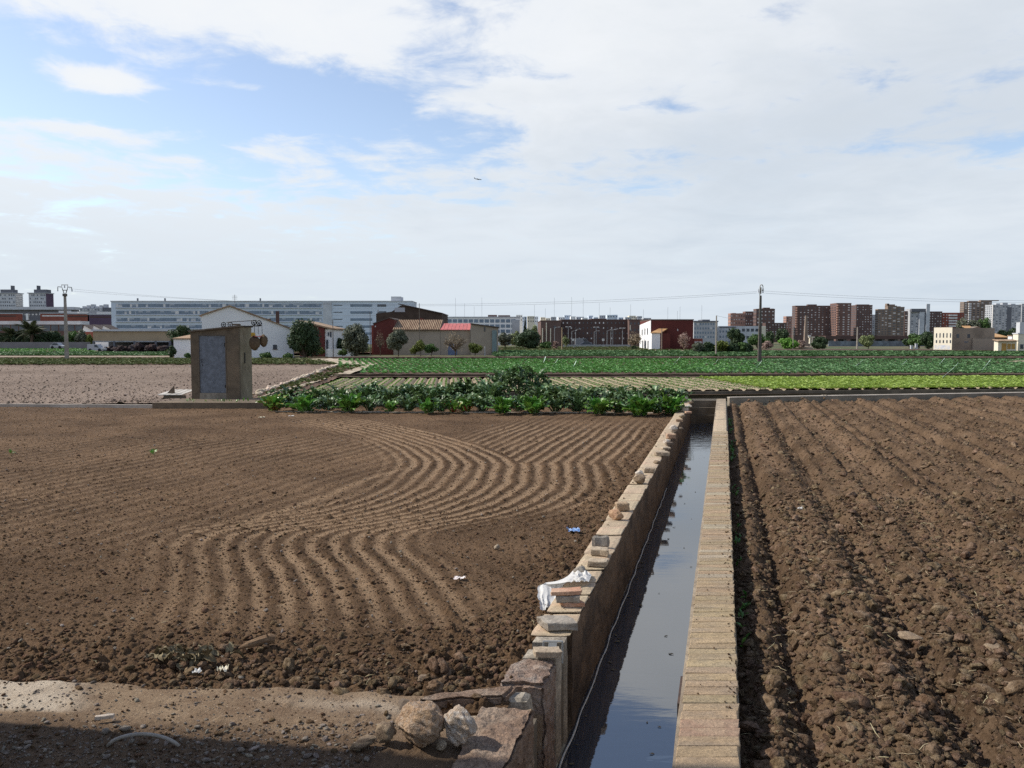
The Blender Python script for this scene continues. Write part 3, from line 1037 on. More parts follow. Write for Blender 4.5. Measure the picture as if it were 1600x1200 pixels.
BR = [brick_shape(s, m) for s, m in ((1, M_BRICK), (2, M_BRICK), (3, M_BRICK), (4, M_BRICK_G), (5, M_BRICK), (6, M_BRICK_G), (7, M_BRICK_R), (8, M_BRICK))]
d = 2.5
k = 0
while d < 20.3:
    bi = R.choice((0, 1, 2, 3, 4, 0, 2, 5, 7, 0, 1, 7, 4))
    if abs(d - 4.74) < 0.065 or R.random() < 0.01:
        bi = 6
    o = link('brick', BR[bi], rw, C(-0.0785 + R.uniform(-.006, .006), d + 0.0585, -0.033 + R.uniform(-.003, .002)) - Vector(rw.location),
             (R.uniform(-.012, .012), R.uniform(-.008, .008), R.uniform(-.006, .006)))
    pitch_ = R.uniform(0.100, 0.128)
    o.scale = (1, pitch_ / 0.1195, 1)
    o.location.y += (pitch_ - 0.117) / 2
    o.location.x += (pitch_ - 0.117) / 2 * KX
    d += pitch_
    k += 1
for j, (a, b) in enumerate(((20.35, 23.3), (23.32, 26.4), (26.42, 29.0), (29.02, 31.3))):
    skew_solid(-0.26, 0.10, a, b, -0.066, 0.0 - 0.003 * j, M_COPE, 'coping_slab', rw, 4, 24, 2, 0.004, 80 + j, 6, 0.006)
mb = MB().box(-.012, .012, -.22, .22, -.3, .012)
M_RUST = mat('rusty_iron', (0.05, 0.035, 0.03), (0.09, 0.055, 0.04), 9, 0.8, 0.002, 50)
mb.build('iron_plate', M_RUST, rw, C(-0.285, 5.35, -0.02) - Vector(rw.location), (0, 0, -math.atan(KX)))

# ---- end wall of the canal with stepped dark concrete
ew = thing('canal_end_wall', 'dark stepped concrete wall closing the far end of the canal', 'wall', C(-0.74, 30.5, -1.4))
skew_solid(-1.22, -0.255, 30.25, 30.6, -1.4, -0.55, M_CONC_D, 'lower_step', ew, 6, 3, 6, 0.008, 90, 4)
skew_solid(-1.22, -0.255, 30.42, 30.75, -0.549, -0.28, M_CONC_D, 'middle_step', ew, 6, 3, 4, 0.008, 91, 4)
skew_solid(-1.22, -0.255, 30.62, 30.95, -0.279, -0.02, M_CONC_D, 'upper_step', ew, 6, 3, 4, 0.006, 92, 4)
skew_solid(-1.30, -0.20, 31.0, 31.12, -0.3, 0.0, M_CONC, 'kerb_top', ew, 6, 2, 3, 0.004, 93, 4)

# white foam tide line, built as a thin tube, where the plaster meets the water
mb = MB()
pts = []
d = 3.4
while d < 17:
    pts.append(C(-1.212 + 0.006 * math.sin(d * 7.1) , d, WZ + 0.024 + 0.010 * math.sin(d * 2.3) + 0.006 * math.sin(d * 9.7)))
    d += 0.07
M_FOAM = mat('pale_foam', (0.62, 0.60, 0.55), (0.5, 0.48, 0.43), 30, 0.8)
mb.tube(pts, [0.0065 * (0.75 + 0.5 * R.random()) for _ in pts], 5)
tag(mb.build('foam', M_FOAM), 'thin white line of foam along the plastered wall at the waterline', 'foam')

# ---- slab and lip beside the branch ditch in the foreground
def free_block(name, top, z1, z0, m, sub=14, amp=0.012, seed=1, freq=9, parent=None, bottom=None):
    """uneven block with a four-cornered top (world x,y: near-left, near-right, far-right, far-left)"""
    bm = bmesh.new()
    bmesh.ops.create_cube(bm, size=1)
    bmesh.ops.subdivide_edges(bm, edges=list(bm.edges), cuts=sub - 1, use_grid_fill=True)
    T = [np.array([p[0], p[1]]) for p in top]
    c = sum(T) / 4
    v = np.array([p.co[:] for p in bm.verts])
    s, t, h = v[:, :1] + .5, v[:, 1:2] + .5, v[:, 2:3] + .5
    xy = (1 - s) * (1 - t) * T[0] + s * (1 - t) * T[1] + s * t * T[2] + (1 - s) * t * T[3]
    P = np.concatenate([xy, z0 + (z1 - z0) * h], 1)
    q = P * freq
    n1 = fbm(q[:, 0] + q[:, 2] + seed, q[:, 1] - q[:, 2] * 0.7, seed, 4)
    n2 = fbm(q[:, 1] + 7.7, q[:, 2] * 1.2 + q[:, 0] + seed, seed + 2, 4)
    n3 = fbm(q[:, 0] - q[:, 1] + 3.1, q[:, 2] + q[:, 1] * .6, seed + 3, 4)
    P += 2 * amp * np.stack([n2, n3, n1], -1)
    e = (np.abs(np.abs(v) - 0.5) < 1e-4).sum(1)
    P -= np.sign(v) * (np.abs(np.abs(v) - .5) < 1e-4) * (e >= 2)[:, None] * amp * 1.5
    base = Vector((c[0], c[1], z0))
    for p, w in zip(bm.verts, P - np.array(base[:])):
        p.co = w
    me = bpy.data.meshes.new(name)
    bm.to_mesh(me)
    bm.free()
    me.materials.append(m)
    return link(name, me, None, base)


M_SLAB = mat('earthy_slab', (0.275, 0.185, 0.13), (0.19, 0.125, 0.087), 5, 0.95, 0.03, 26, c3=(0.34, 0.26, 0.195), s3=2.6, grain=.3)
g = lambda x, y, z=-0.04: tuple(G(x, y, z)[:2])
nl, nr_ = g(560, 1255), (C(-1.23, 3.6).x, C(-1.23, 3.6).y)
fr_, fl = (C(-1.235, 5.13).x, C(-1.235, 5.13).y), g(752, 1103)
tag(free_block('earth_slab', (g(690, 1230), nr_, fr_, fl), -0.035, -1.3, M_SLAB, 60, 0.026, 5, 12), 'rough earthy concrete slab at the canal edge beside two boulders', 'slab')
a, b, c_, dd = g(650, 1096), g(790, 1086), g(806, 1072), g(668, 1086)
tag(free_block('ditch_lip', (a, b, c_, dd), -0.035, -0.40, M_SLAB, 20, 0.014, 8, 12), 'low concrete lip along the small branch ditch near the sluice', 'kerb')
# ------------------------------------------------------------------ stones, bricks and rubbish along the left wall
M_ST_TAN = mat('tan_stone', (0.50, 0.41, 0.30), (0.40, 0.32, 0.23), 5, 0.9, 0.008, 30, c3=(0.33, 0.26, 0.19), s3=2.5, grain=.2)
M_ST_WHITE = mat('whitish_stone', (0.66, 0.60, 0.52), (0.54, 0.47, 0.39), 5, 0.9, 0.008, 30, c3=(0.42, 0.34, 0.27), s3=2.5, grain=.2)
M_ST_ORANGE = mat('orange_stone', (0.55, 0.36, 0.22), (0.44, 0.27, 0.16), 6, 0.9, 0.010, 30, c3=(0.34, 0.2, 0.13), s3=3, grain=.2)
M_ST_DARK = mat('dark_stone', (0.20, 0.155, 0.115), (0.14, 0.105, 0.08), 6, 0.9, 0.01, 30)
M_ST_BROWN = mat('brown_stone', (0.36, 0.27, 0.18), (0.27, 0.20, 0.13), 5, 0.9, 0.01, 30, c3=(0.2, 0.14, 0.1), s3=3, grain=.2)
M_ST_GREY = mat('grey_stone', (0.42, 0.38, 0.32), (0.33, 0.295, 0.25), 5, 0.9, 0.008, 30, c3=(0.27, 0.23, 0.19), s3=2.5, grain=.2)
M_BOULDER = mat('boulder_stone', (0.48, 0.325, 0.20), (0.29, 0.185, 0.115), 6.0, 0.9, 0.02, 24, c3=(0.50, 0.39, 0.295), s3=9.0, grain=.2)
M_BOULDER2 = mat('pale_boulder_stone', (0.50, 0.385, 0.285), (0.38, 0.28, 0.20), 6.0, 0.9, 0.015, 24, c3=(0.64, 0.58, 0.51), s3=6.0, grain=.2)
M_TERRA = mat('terracotta', (0.50, 0.27, 0.17), (0.42, 0.22, 0.14), 6, 0.85, 0.004, 40, c3=(0.55, 0.37, 0.26), s3=3, grain=.2)


def stone(name, label, cat, px, py, wpx, hpx, m, seed, z=0.0, deep=None, kind='rock', rz=0.0, tilt=(0, 0), sub=4, rough=0.26, crag=0.2):
    """stone whose foot rests at a spot on a surface of height z; width and height measured at its distance"""
    p = G(px, py, z)
    k = p.y / FPX
    w, h = wpx * k, hpx * k
    dp = deep or w * 0.75
    p.y += dp * 0.4
    if kind == 'rock':
        me = rock_mesh(name, m, seed, sub, rough, 8, crag=crag)
        ext = np.array([[min(v.co[i] for v in me.vertices), max(v.co[i] for v in me.vertices)] for i in range(3)])
        s = (w / (ext[0, 1] - ext[0, 0]), dp / (ext[1, 1] - ext[1, 0]), h / (ext[2, 1] - ext[2, 0]))
        o = link(name, me, None, (p.x, p.y, z - ext[2, 0] * s[2] - 0.004), (tilt[0], tilt[1], 0), s)
    else:
        # a broken slab or brick: flat top, ragged ends
        bm = bmesh.new()
        bmesh.ops.create_cube(bm, size=1)
        bmesh.ops.subdivide_edges(bm, edges=list(bm.edges), cuts=5, use_grid_fill=True)
        v = np.array([q.co[:] for q in bm.verts])
        P = v * np.array([w, dp, h])
        rg2 = np.random.RandomState(seed)
        sk = rg2.uniform(-.25, .25, 4)
        P[:, 0] += sk[0] * P[:, 1] + sk[1] * 0.5 * P[:, 2]
        P[:, 1] += sk[2] * P[:, 0] * (P[:, 0] > 0)
        q = P / w * 5
        n1 = fbm(q[:, 0] + seed, q[:, 1] + q[:, 2], seed, 3)
        n2 = fbm(q[:, 1] + 3, q[:, 0] - q[:, 2] + seed, seed + 1, 3)
        P += np.stack([n1 * w * 0.12, n2 * dp * 0.12, (n1 + n2) * h * 0.12], -1)
        e = (np.abs(np.abs(v) - 0.5) < 1e-4).sum(1)
        P -= np.sign(v) * (np.abs(np.abs(v) - .5) < 1e-4) * (e >= 2)[:, None] * min(w, h) * 0.06
        P[:, 2] -= P[:, 2].min()
        for a_, b_ in zip(bm.verts, P):
            a_.co = b_
        me = bpy.data.meshes.new(name)
        bm.to_mesh(me)
        bm.free()
        me.materials.append(m)
        o = link(name, me, None, (p.x, p.y, z - 0.002), (tilt[0], tilt[1], rz))
    return tag(o, label, cat)


ROW = [
    ('stone', 'small brown stone at the far tip of the left canal wall', 1080, 631, 8, 4, M_ST_BROWN, 'rock'),
    ('stone', 'white lumpy stone beside the last leafy plant on the wall', 1077, 637, 10, 5, M_ST_WHITE, 'rock'),
    ('stone', 'big pale flat stone nearest the last leafy plant', 1069, 643, 13, 8, M_ST_WHITE, 'slab'),
    ('stone', 'pinkish flake of stone before the big pale flat one', 1076, 646, 9, 3, M_TERRA, 'slab'),
    ('stone', 'tan jagged stone between the pale flat stone and a red brick bit', 1066, 653, 11, 6, M_ST_TAN, 'rock'),
    ('broken_brick', 'thin red brick piece lying flat, farthest brick on the wall', 1062, 659, 11, 4, M_BRICK_R, 'slab'),
    ('stone', 'round whitish boulder sitting high on the far wall', 1053, 676, 14, 12, M_ST_WHITE, 'rock'),
    ('stone', 'small dark stone just right of the round whitish boulder', 1065, 671, 7, 4, M_ST_DARK, 'rock'),
    ('broken_brick', 'chunky red brick piece in front of the round whitish boulder', 1049, 686, 14, 8, M_BRICK_R, 'slab'),
    ('stone', 'pale pointed stone between red brick chunk and dark slab', 1042, 694, 11, 8, M_ST_WHITE, 'rock'),
    ('stone', 'dark flat stone beside the pale pointed stone', 1046, 696, 11, 5, M_ST_DARK, 'slab'),
    ('stone', 'thin flat tan flake before the dark flat stone', 1041, 702, 13, 3, M_ST_TAN, 'slab'),
    ('stone', 'wide tan slab with straight shaded front on the far wall', 1035, 713, 21, 7, M_ST_TAN, 'slab'),
    ('stone', 'small broken rubble stone between two tan slabs', 1027, 725, 13, 6, M_ST_BROWN, 'rock'),
    ('stone', 'arched tan slab with a dark gap under it', 1015, 739, 17, 8, M_ST_TAN, 'slab'),
    ('stone', 'pale jagged stone leaning behind the brown boulder', 1000, 744, 14, 9, M_ST_WHITE, 'rock'),
    ('stone', 'lumpy brown boulder midway along the wall', 1000, 756, 20, 15, M_ST_BROWN, 'rock'),
    ('broken_brick', 'red stepped brick chunk behind the round orange stone', 973, 799, 21, 13, M_BRICK_R, 'slab'),
    ('stone', 'round orange stone resting on the wall edge', 963, 813, 24, 17, M_ST_ORANGE, 'rock'),
    ('stone', 'upright grey slab standing on edge on the wall', 939, 857, 27, 19, M_ST_GREY, 'upright'),
    ('stone', 'low tan flat stone in front of the upright grey slab', 938, 869, 28, 11, M_ST_TAN, 'slab'),
    ('stone', 'long tan stone between the flat stone and the plastic bag', 935, 886, 30, 9, M_ST_TAN, 'slab'),
    ('stone', 'grey brown stone weighing down the white plastic bag', 909, 903, 24, 18, M_ST_GREY, 'rock'),
    ('broken_brick', 'small red brick at the bottom of the tile pile', 893, 948, 34, 7, M_TERRA, 'slab'),
    ('broken_brick', 'grey block in the middle of the tile pile', 889, 941, 38, 11, M_ST_GREY, 'stack1'),
    ('roof_tile', 'broad reddish tile on top of the pile by the bag', 887, 931, 50, 7, M_TERRA, 'stack2'),
    ('stone', 'long squared grey slab nearest the sluice slot', 871, 985, 50, 14, M_ST_GREY, 'slab'),
]
for i, (nm, lb, px, py, w, h, m, kd) in enumerate(ROW):
    if kd == 'rock':
        stone(nm, lb, nm.replace('_', ' ').replace('broken brick', 'brick'), px, py, w, h, m, 500 + i)
    elif kd == 'upright':
        stone(nm, lb, 'stone', px, py, w, h, m, 500 + i, 0, 0.05, 'slab', 0.1, (-0.25, 0))
    elif kd.startswith('stack'):
        z = {'stack1': 0.036, 'stack2': 0.102}[kd]
        p = G(892, 948, 0.0)
        k = p.y / FPX
        stone(nm, lb, 'brick' if nm == 'broken_brick' else 'tile', px, py, w, h, m, 500 + i, z, 0.12, 'slab', 0.1)
        ob = bpy.data.objects[nm] if False else col.objects[-1]
        ob.location.y = p.y + 0.05
        ob.location.x = (px - 800) * k
    else:
        stone(nm, lb, nm.replace('_', ' ').replace('broken brick', 'brick'), px, py, w, h, m, 500 + i, 0, None, 'slab', R.uniform(-.2, .2))
# foreground stones
stone('broken_brick', 'tan brick lying across the pink rubble beside the metal slot frame', 'brick', 855, 1028, 42, 11, M_ST_TAN, 601, 0.0, 0.11, 'slab', 0.0)
stone('boulder', 'large pinkish brown boulder with white flecks by the slab', 'boulder', 651, 1180, 84, 72, M_BOULDER, 613, -0.06, 0.26, 'rock', sub=5, rough=0.28, crag=0.22)
stone('boulder', 'smaller pale boulder right of the pinkish brown one', 'boulder', 716, 1171, 56, 64, M_BOULDER2, 617, -0.05, 0.2, 'rock', sub=5, rough=0.22, crag=0.15)
stone('stone', 'brown wedge of stone leaning on the large boulder', 'stone', 600, 1168, 34, 36, M_ST_BROWN, 624, -0.05, 0.12, 'rock', sub=4)
stone('stone', 'flat brown slab of stone at the left end of the boulders', 'stone', 566, 1174, 50, 20, M_ST_BROWN, 628, -0.05, 0.10, 'rock', sub=4, tilt=(0, -0.25))
stone('stone', 'small wedge of stone between the two boulders', 'stone', 688, 1174, 18, 16, M_ST_TAN, 633, -0.05, 0.07, 'rock')
stone('stone', 'dark earthy stone behind the large boulder', 'stone', 634, 1112, 36, 16, M_ST_DARK, 636, -0.08, 0.12, 'rock', sub=4)
stone('stone', 'grey stone with a flat face on the clods near the ditch', 'stone', 660, 1069, 20, 12, M_ST_BROWN, 640, -0.08, 0.09, 'rock')
stone('stone', 'pale stone standing out from the furrows below the canal wall', 'stone', 776, 861, 10, 11, M_ST_TAN, 643, -0.1, None, 'rock')
stone('stone', 'light buff stone half sunk in clods on the right field', 'stone', 1428, 1004, 36, 13, M_ST_BROWN, 645, -0.17, 0.16, 'rock', sub=4)
stone('stone', 'buff lump of stone beside a dark hollow on the right field', 'stone', 1560, 1030, 40, 22, M_ST_BROWN, 647, -0.17, 0.16, 'rock', sub=4)
stone('stone', 'slanting whitish stick of stone on the sunlit track', 'stone', 162, 1124, 28, 6, M_ST_WHITE, 650, -0.045, 0.03, 'slab', 0.25)

# wood chunk in the furrows
M_WOOD = mat('rotten_wood', (0.26, 0.17, 0.10), (0.17, 0.105, 0.06), 8, 0.9, 0.01, 30, stretch=(1, 6, 6))
p = G(402, 1014, -0.08)
k = p.y / FPX
mb = MB()
mb.tube([(-28 * k, -.01, .01), (-14 * k, .0, .03), (4 * k, .02, .045), (20 * k, .03, .055), (27 * k, .03, .05)], [.008, .026, .036, .042, .03], 9)
lg = thing('log', 'short rotten piece of wood lying in the furrows', 'log', (p.x, p.y, p.z))
mb.build('stem', M_WOOD, lg, (0, 0, 0.01), (0, 0, 0.2))
mb = MB().tube([(16 * k, .02, .08), (14 * k, .02, .13), (20 * k, .03, .15)], [.012, .007, .003], 5)
mb.build('twig', M_WOOD, lg)

# half-buried hoop of hose in the shade
pts = [G(168 + t * 112, 1166 - 0, -0.06) + Vector((0, 0, 0.075 * math.sin(math.pi * min(1, t * 1.02)) ** 0.6)) for t in [i / 16 for i in range(17)]]
M_HOSE = mat('grey_hose', (0.33, 0.30, 0.27), (0.25, 0.23, 0.2), 9, 0.7)
tag(MB().tube(pts, 0.011, 7).build('hose', M_HOSE, smooth=True), 'bent grey hose arching out of the shaded gravel', 'hose')

# crumpled scraps
def crumple(name, label, cat, pos, w, dpt, h, m, seed, n=14):
    s, t = np.meshgrid(np.linspace(-.5, .5, n), np.linspace(-.5, .5, n))
    z = np.abs(fbm(s * 4 + seed, t * 4, seed, 3)) * h * 2.2
    x = s * w * (1 + 0.3 * vn(t * 3 + seed, s * 2, seed)) + 0.1 * w * vn(s * 5, t * 5 + seed, seed + 4)
    y = t * dpt * (1 + 0.4 * vn(s * 3 + seed, t * 2, seed + 1))
    i = np.arange(n * n).reshape(n, n)
    Fq = np.stack([i[:-1, :-1], i[:-1, 1:], i[1:, 1:], i[1:, :-1]], -1).reshape(-1, 4)
    me = mesh_np(name, np.stack([x, y, z], -1).reshape(-1, 3), Fq, m, False)
    return tag(link(name, me, None, pos), label, cat)


M_PLW = mat('white_plastic', (0.80, 0.79, 0.76), (0.70, 0.69, 0.66), 6, 0.45, 0.004, 25, translucent=0.25)
M_PLB = mat('blue_plastic', (0.10, 0.22, 0.48), (0.55, 0.62, 0.72), 9, 0.5)
M_PLP = mat('pinkish_plastic', (0.72, 0.60, 0.58), (0.78, 0.74, 0.72), 9, 0.5)
M_PAPER = mat('pale_paper', (0.74, 0.68, 0.55), (0.66, 0.62, 0.4), 9, 0.7)
M_DRYLEAF = mat('withered_leaf', (0.13, 0.10, 0.055), (0.24, 0.20, 0.12), 12, 0.8)
crumple('plastic_scrap', 'crumpled blue and white plastic scrap on clods by the canal wall', 'plastic scrap', G(896, 829, -0.07), 0.15, 0.13, 0.06, M_PLB, 3)
crumple('plastic_scrap', 'small pinkish white plastic scrap at the end of the furrows', 'plastic scrap', G(718, 904, -0.08), 0.11, 0.07, 0.04, M_PLP, 5)
crumple('paper_scrap', 'yellowish paper scrap on the soil below the red stalked plant', 'paper scrap', G(409, 652, -0.08), 0.18, 0.12, 0.03, M_PAPER, 7)
crumple('paper_scrap', 'pale paper scrap on the soil right of the yellowish one', 'paper scrap', G(455, 650, -0.08), 0.16, 0.12, 0.03, M_PLW, 8)
crumple('paper_scrap', 'tiny white paper shred standing in the right hand clods', 'paper scrap', G(1250, 796, -0.13), 0.06, 0.05, 0.06, M_PLW, 9)
crumple('paper_scrap', 'whitish leaf scrap at the near edge of the furrows', 'paper scrap', G(348, 1047, -0.07), 0.07, 0.08, 0.05, M_PAPER, 12)
crumple('paper_scrap', 'folded whitish scrap left of the other at the field edge', 'paper scrap', G(308, 1050, -0.07), 0.06, 0.05, 0.03, M_PLW, 13)

# white plastic bag hanging over the wall edge
n, mm = 40, 26
us, vs_ = np.meshgrid(np.linspace(0, 1, n), np.linspace(0, 1, mm))
pA, pB, pC = G(922, 906, 0.02), G(872, 903, 0.02), G(850, 905, 0.01)
P0 = np.array(pA[:]); P1 = np.array(C(-1.50, pA.y, 0.035)[:]); P2 = np.array(G(866, 912, -0.01)[:]); P3 = np.array(G(864, 950, -0.085)[:])
path = np.where(us[..., None] < .5, P0 + (P1 - P0) * (us[..., None] / .5), np.where(us[..., None] < .62, P1 + (P2 - P1) * ((us[..., None] - .5) / .12), P2 + (P3 - P2) * ((us[..., None] - .62) / .38)))
wid = (0.20 + 0.14 * np.sin(us * 3.0)) * (vs_ - .45)
hang = sstep(.48, .66, us)
path[..., 1] += wid * 1.15 * (1 - .75 * hang)
path[..., 0] += wid * (0.25 + 0.55 * hang)
fold = fbm(us * 6, vs_ * 9, 17, 4)
path[..., 2] += np.clip(1.6 - us * 2, 0, 1) * np.abs(fold) * 0.22 * np.sin(np.clip(us, 0, .55) / .55 * math.pi) + 0.012
path[..., 0] -= sstep(.5, .7, us) * (0.03 + 0.10 * np.abs(fold))
path[..., 1] += sstep(.55, 1, us) * (vs_ - .5) * 0.16
path[..., 2] += 0.03 * vn(us * 3, vs_ * 12, 18) * sstep(.3, .8, us)
i = np.arange(n * mm).reshape(mm, n)
Fq = np.stack([i[:-1, :-1], i[:-1, 1:], i[1:, 1:], i[1:, :-1]], -1).reshape(-1, 4)
me = mesh_np('plastic_bag', path.reshape(-1, 3), Fq, M_PLW, True)
tag(link('plastic_bag', me), 'crumpled white plastic bag hanging over the left canal wall', 'bag')

# ------------------------------------------------------------------ pump hut on its concrete base
M_HUT = mat('hut_render', (0.150, 0.116, 0.080), (0.105, 0.081, 0.056), 2.2, 0.95, 0.015, 18, c3=(0.20, 0.15, 0.10), s3=1.1)
M_HUT_TOP = mat('hut_roof_render', (0.16, 0.125, 0.09), (0.12, 0.09, 0.065), 4, 0.95, 0.01, 22)
M_DOOR = mat('mottled_zinc_door', (0.150, 0.166, 0.190), (0.115, 0.128, 0.148), 12, 0.6, 0.002, 30, c3=(0.185, 0.205, 0.24), s3=7)
M_IRON = mat('black_iron', (0.018, 0.017, 0.017), (0.03, 0.025, 0.022), 9, 0.55, metal=0.2)
M_SACK = mat('woven_sack', (0.18, 0.125, 0.075), (0.13, 0.09, 0.053), 14, 0.95, 0.012, 50, c3=(0.10, 0.07, 0.045), s3=3)
M_REDCLOTH = mat('dark_red_cloth', (0.17, 0.035, 0.035), (0.10, 0.025, 0.025), 9, 0.9)
M_YELLOW = mat('yellow_plastic', (0.62, 0.40, 0.06), (0.5, 0.3, 0.04), 9, 0.6)

HY = 29.6                                     # depth of the hut front
hk = HY / FPX
hx0, hx1 = AX(297, HY), AX(373, HY)
zb = AZ(621, HY)
hb = thing('pump_hut', 'small rendered pump hut with grey metal door on a concrete base', 'hut', ((hx0 + hx1) / 2, HY, zb), -0.03)
W2 = (hx1 - hx0) / 2
zt0, zt1 = AZ(519, HY) - zb, AZ(511, HY) - zb
D = 1.35
dl, dr_ = AX(310, HY) - hb.location.x, AX(352, HY) - hb.location.x
dz0, dz1 = AZ(614, HY) - zb, AZ(524, HY) - zb
slope = lambda x: zt0 + (zt1 - zt0) * (x + W2) / (2 * W2)


def wall_strip(x0, x1, z0, tops, y0, y1, m, nm, seed):
    mb = MB()
    nx, nz = 10, 16
    for yy, s in ((y0, 0),):
        pass
    mb.hexa([(x0, y0, z0), (x1, y0, z0), (x1, y1, z0), (x0, y1, z0), (x0, y0, tops[0]), (x1, y0, tops[1]), (x1, y1, tops[1]), (x0, y1, tops[0])])
    return mb.build(nm, m, hb)


wall_strip(-W2, dl, -0.2, (slope(-W2), slope(dl)), 0, 0.16, M_HUT, 'front_wall', 1)
wall_strip(dr_, W2, -0.2, (slope(dr_), slope(W2)), 0, 0.16, M_HUT, 'front_wall', 2)
wall_strip(dl, dr_, dz1, (slope(dl), slope(dr_)), 0.002, 0.16, M_HUT, 'lintel', 3)
wall_strip(dl, dr_, -0.2, (dz0, dz0), 0.002, 0.16, M_CONC, 'door_sill', 4)
wall_strip(-W2, -W2 + .16, -0.2, (slope(-W2), slope(-W2 + .16)), 0.16, D, M_HUT, 'side_wall', 5)
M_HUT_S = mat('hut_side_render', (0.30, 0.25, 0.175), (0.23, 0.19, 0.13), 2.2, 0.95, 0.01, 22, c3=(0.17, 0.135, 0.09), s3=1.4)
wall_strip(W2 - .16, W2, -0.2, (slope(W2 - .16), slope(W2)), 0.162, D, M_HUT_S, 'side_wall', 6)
wall_strip(-W2 + .16, W2 - .16, -0.2, (slope(-W2 + .16), slope(W2 - .16)), D - .15, D, M_HUT, 'back_wall', 7)
mb = MB().hexa([(-W2 - .06, -.07, zt0 - .0), (W2 + .04, -.07, zt1), (W2 + .04, D + .05, zt1), (-W2 - .06, D + .05, zt0), (-W2 - .06, -.07, zt0 + .055), (W2 + .04, -.07, zt1 + .06), (W2 + .04, D + .05, zt1 + .06), (-W2 - .06, D + .05, zt0 + .055)])
mb.build('roof_slab', M_HUT_TOP, hb)
mb = MB().box(W2 - .20, W2 + .02, -.04, .2, zt1 + .06, zt1 + .12)
mb.build('corner_cap', M_HUT_TOP, hb)
dm_ = MB().box(dl + .004, dr_ - .004, 0.03, 0.06, dz0 + .006, dz1 - .005).build('door', M_DOOR, hb)
for zz in (0.12, 0.84):
    MB().box(dr_ - .05, dr_ + .012, 0.012, 0.03, dz0 + (dz1 - dz0) * zz - .06, dz0 + (dz1 - dz0) * zz + .06).build('hinge', M_IRON, dm_)
for a0_, a1_, z0_, z1_ in ((dl - .035, dl + .002, dz0, dz1 + .03), (dr_ - .002, dr_ + .035, dz0, dz1 + .03), (dl + .003, dr_ - .003, dz1 - .004, dz1 + .03)):
    MB().box(a0_, a1_, -.012, .05, z0_, z1_).build('door_frame', M_HUT_TOP, hb)
MB().tube([(dl + .11, .0, dz0 + (dz1 - dz0) * .52), (dl + .11, -.02, dz0 + (dz1 - dz0) * .52), (dl + .11, -.02, dz0 + (dz1 - dz0) * .585), (dl + .11, .0, dz0 + (dz1 - dz0) * .585), (dl + .11, .03, dz0 + (dz1 - dz0) * .585)], .009, 5).build('handle', M_IRON, dm_)
MB().box(dl + .10, dl + .125, 0.018, 0.03, dz0 + (dz1 - dz0) * .47, dz0 + (dz1 - dz0) * .50).build('keyhole', M_IRON, dm_)
MB().box(W2, W2 + .025, .52, .62, 1.25, 1.65).build('meter_slot', M_IRON, hb)
MB().box(-.02, W2 + .14, -.05, D, -.2, .30).box(W2 + .001, W2 + .14, -.03, D, .30, .31).build('plinth', M_CONC, hb) if False else None
# rail with four spoked wheels on the roof
rail = thing('x', '', '') if False else None
za = AZ(507, HY) - zb
wx = [AX(p, HY) - hb.location.x for p in (342, 352.6, 390.6, 398.8)]
wz = [AZ(p, HY) - zb for p in (507, 507, 503.7, 504.3)]
mb = MB().tube([(wx[0] + .1, .5, wz[0] + .09), (wx[2] + .1, .5, wz[2] + .085)], 0.014, 5)
mb.tube([(wx[1] - .35, .5, wz[0] - .105), (wx[3] + .08, .5, wz[2] - .115)], 0.022, 5)
for a, b in zip(wx, wz):
    mb.tube([(a, .5, slope(min(a, W2)) + .03), (a, .5, b)], .012, 5)
rl = mb.build('wheel_rail', M_IRON, hb)
wm = MB()
wm.ring((0, 0, 0), .088, .016, 'y', 18, 5)
for k in range(5):
    a = math.pi * 2 * k / 5 + .3
    wm.tube([(0, 0, 0), (.088 * math.cos(a), 0, .088 * math.sin(a))], .009, 4)
wm.tube([(0, -.03, 0), (0, .03, 0)], .02, 6)
w0 = wm.build('wheel', M_IRON, rl, (wx[0], .47, wz[0]))
for a, b in list(zip(wx, wz))[1:]:
    c2 = w0.copy()
    col.objects.link(c2)
    c2.parent = rl
    c2.location = (a, .47, b)
# hooks and sacks hanging from the rail
mb = MB()
for a in (wx[2] + .02, wx[2] + .16, wx[3] + .11):
    mb.tube([(a, .46, wz[3]), (a + .01, .46, wz[3] - .42)], .009, 4)
mb.build('hook_wire', M_IRON, hb)


def sack(label, pxc, py0, py1, wpx, seed, m=M_SACK):
    w, h = wpx * hk * .64, (py1 - py0) * hk
    x, z = AX(pxc, HY), AZ(py1, HY)
    bm = bmesh.new()
    bmesh.ops.create_icosphere(bm, subdivisions=4, radius=0.5)
    v = np.array([p_.co[:] for p_ in bm.verts])
    t = v[:, 2] + .5
    v[:, :2] *= (0.72 + 0.35 * np.sin(np.clip(t * 1.1, 0, 1) * math.pi * .9) - .25 * sstep(.75, 1, t))[:, None] * 1.25
    v[:, 2] = np.sign(v[:, 2]) * np.abs(v[:, 2] * 2) ** .75 / 2
    q = v * 5
    v *= (1 + 0.16 * fbm(q[:, 0] + seed, q[:, 1] + q[:, 2], seed, 4))[:, None]
    f = np.array([[q_.index for q_ in p_.verts] for p_ in bm.faces])
    bm.free()
    me = mesh_np('sack', v * np.array([w, w * .7, h]), f, m, True)
    o = thing('sack', label, 'sack', (x, HY + .46 - .1, z))
    link('bag_body', me, o, (0, 0, h * .5))
    return o


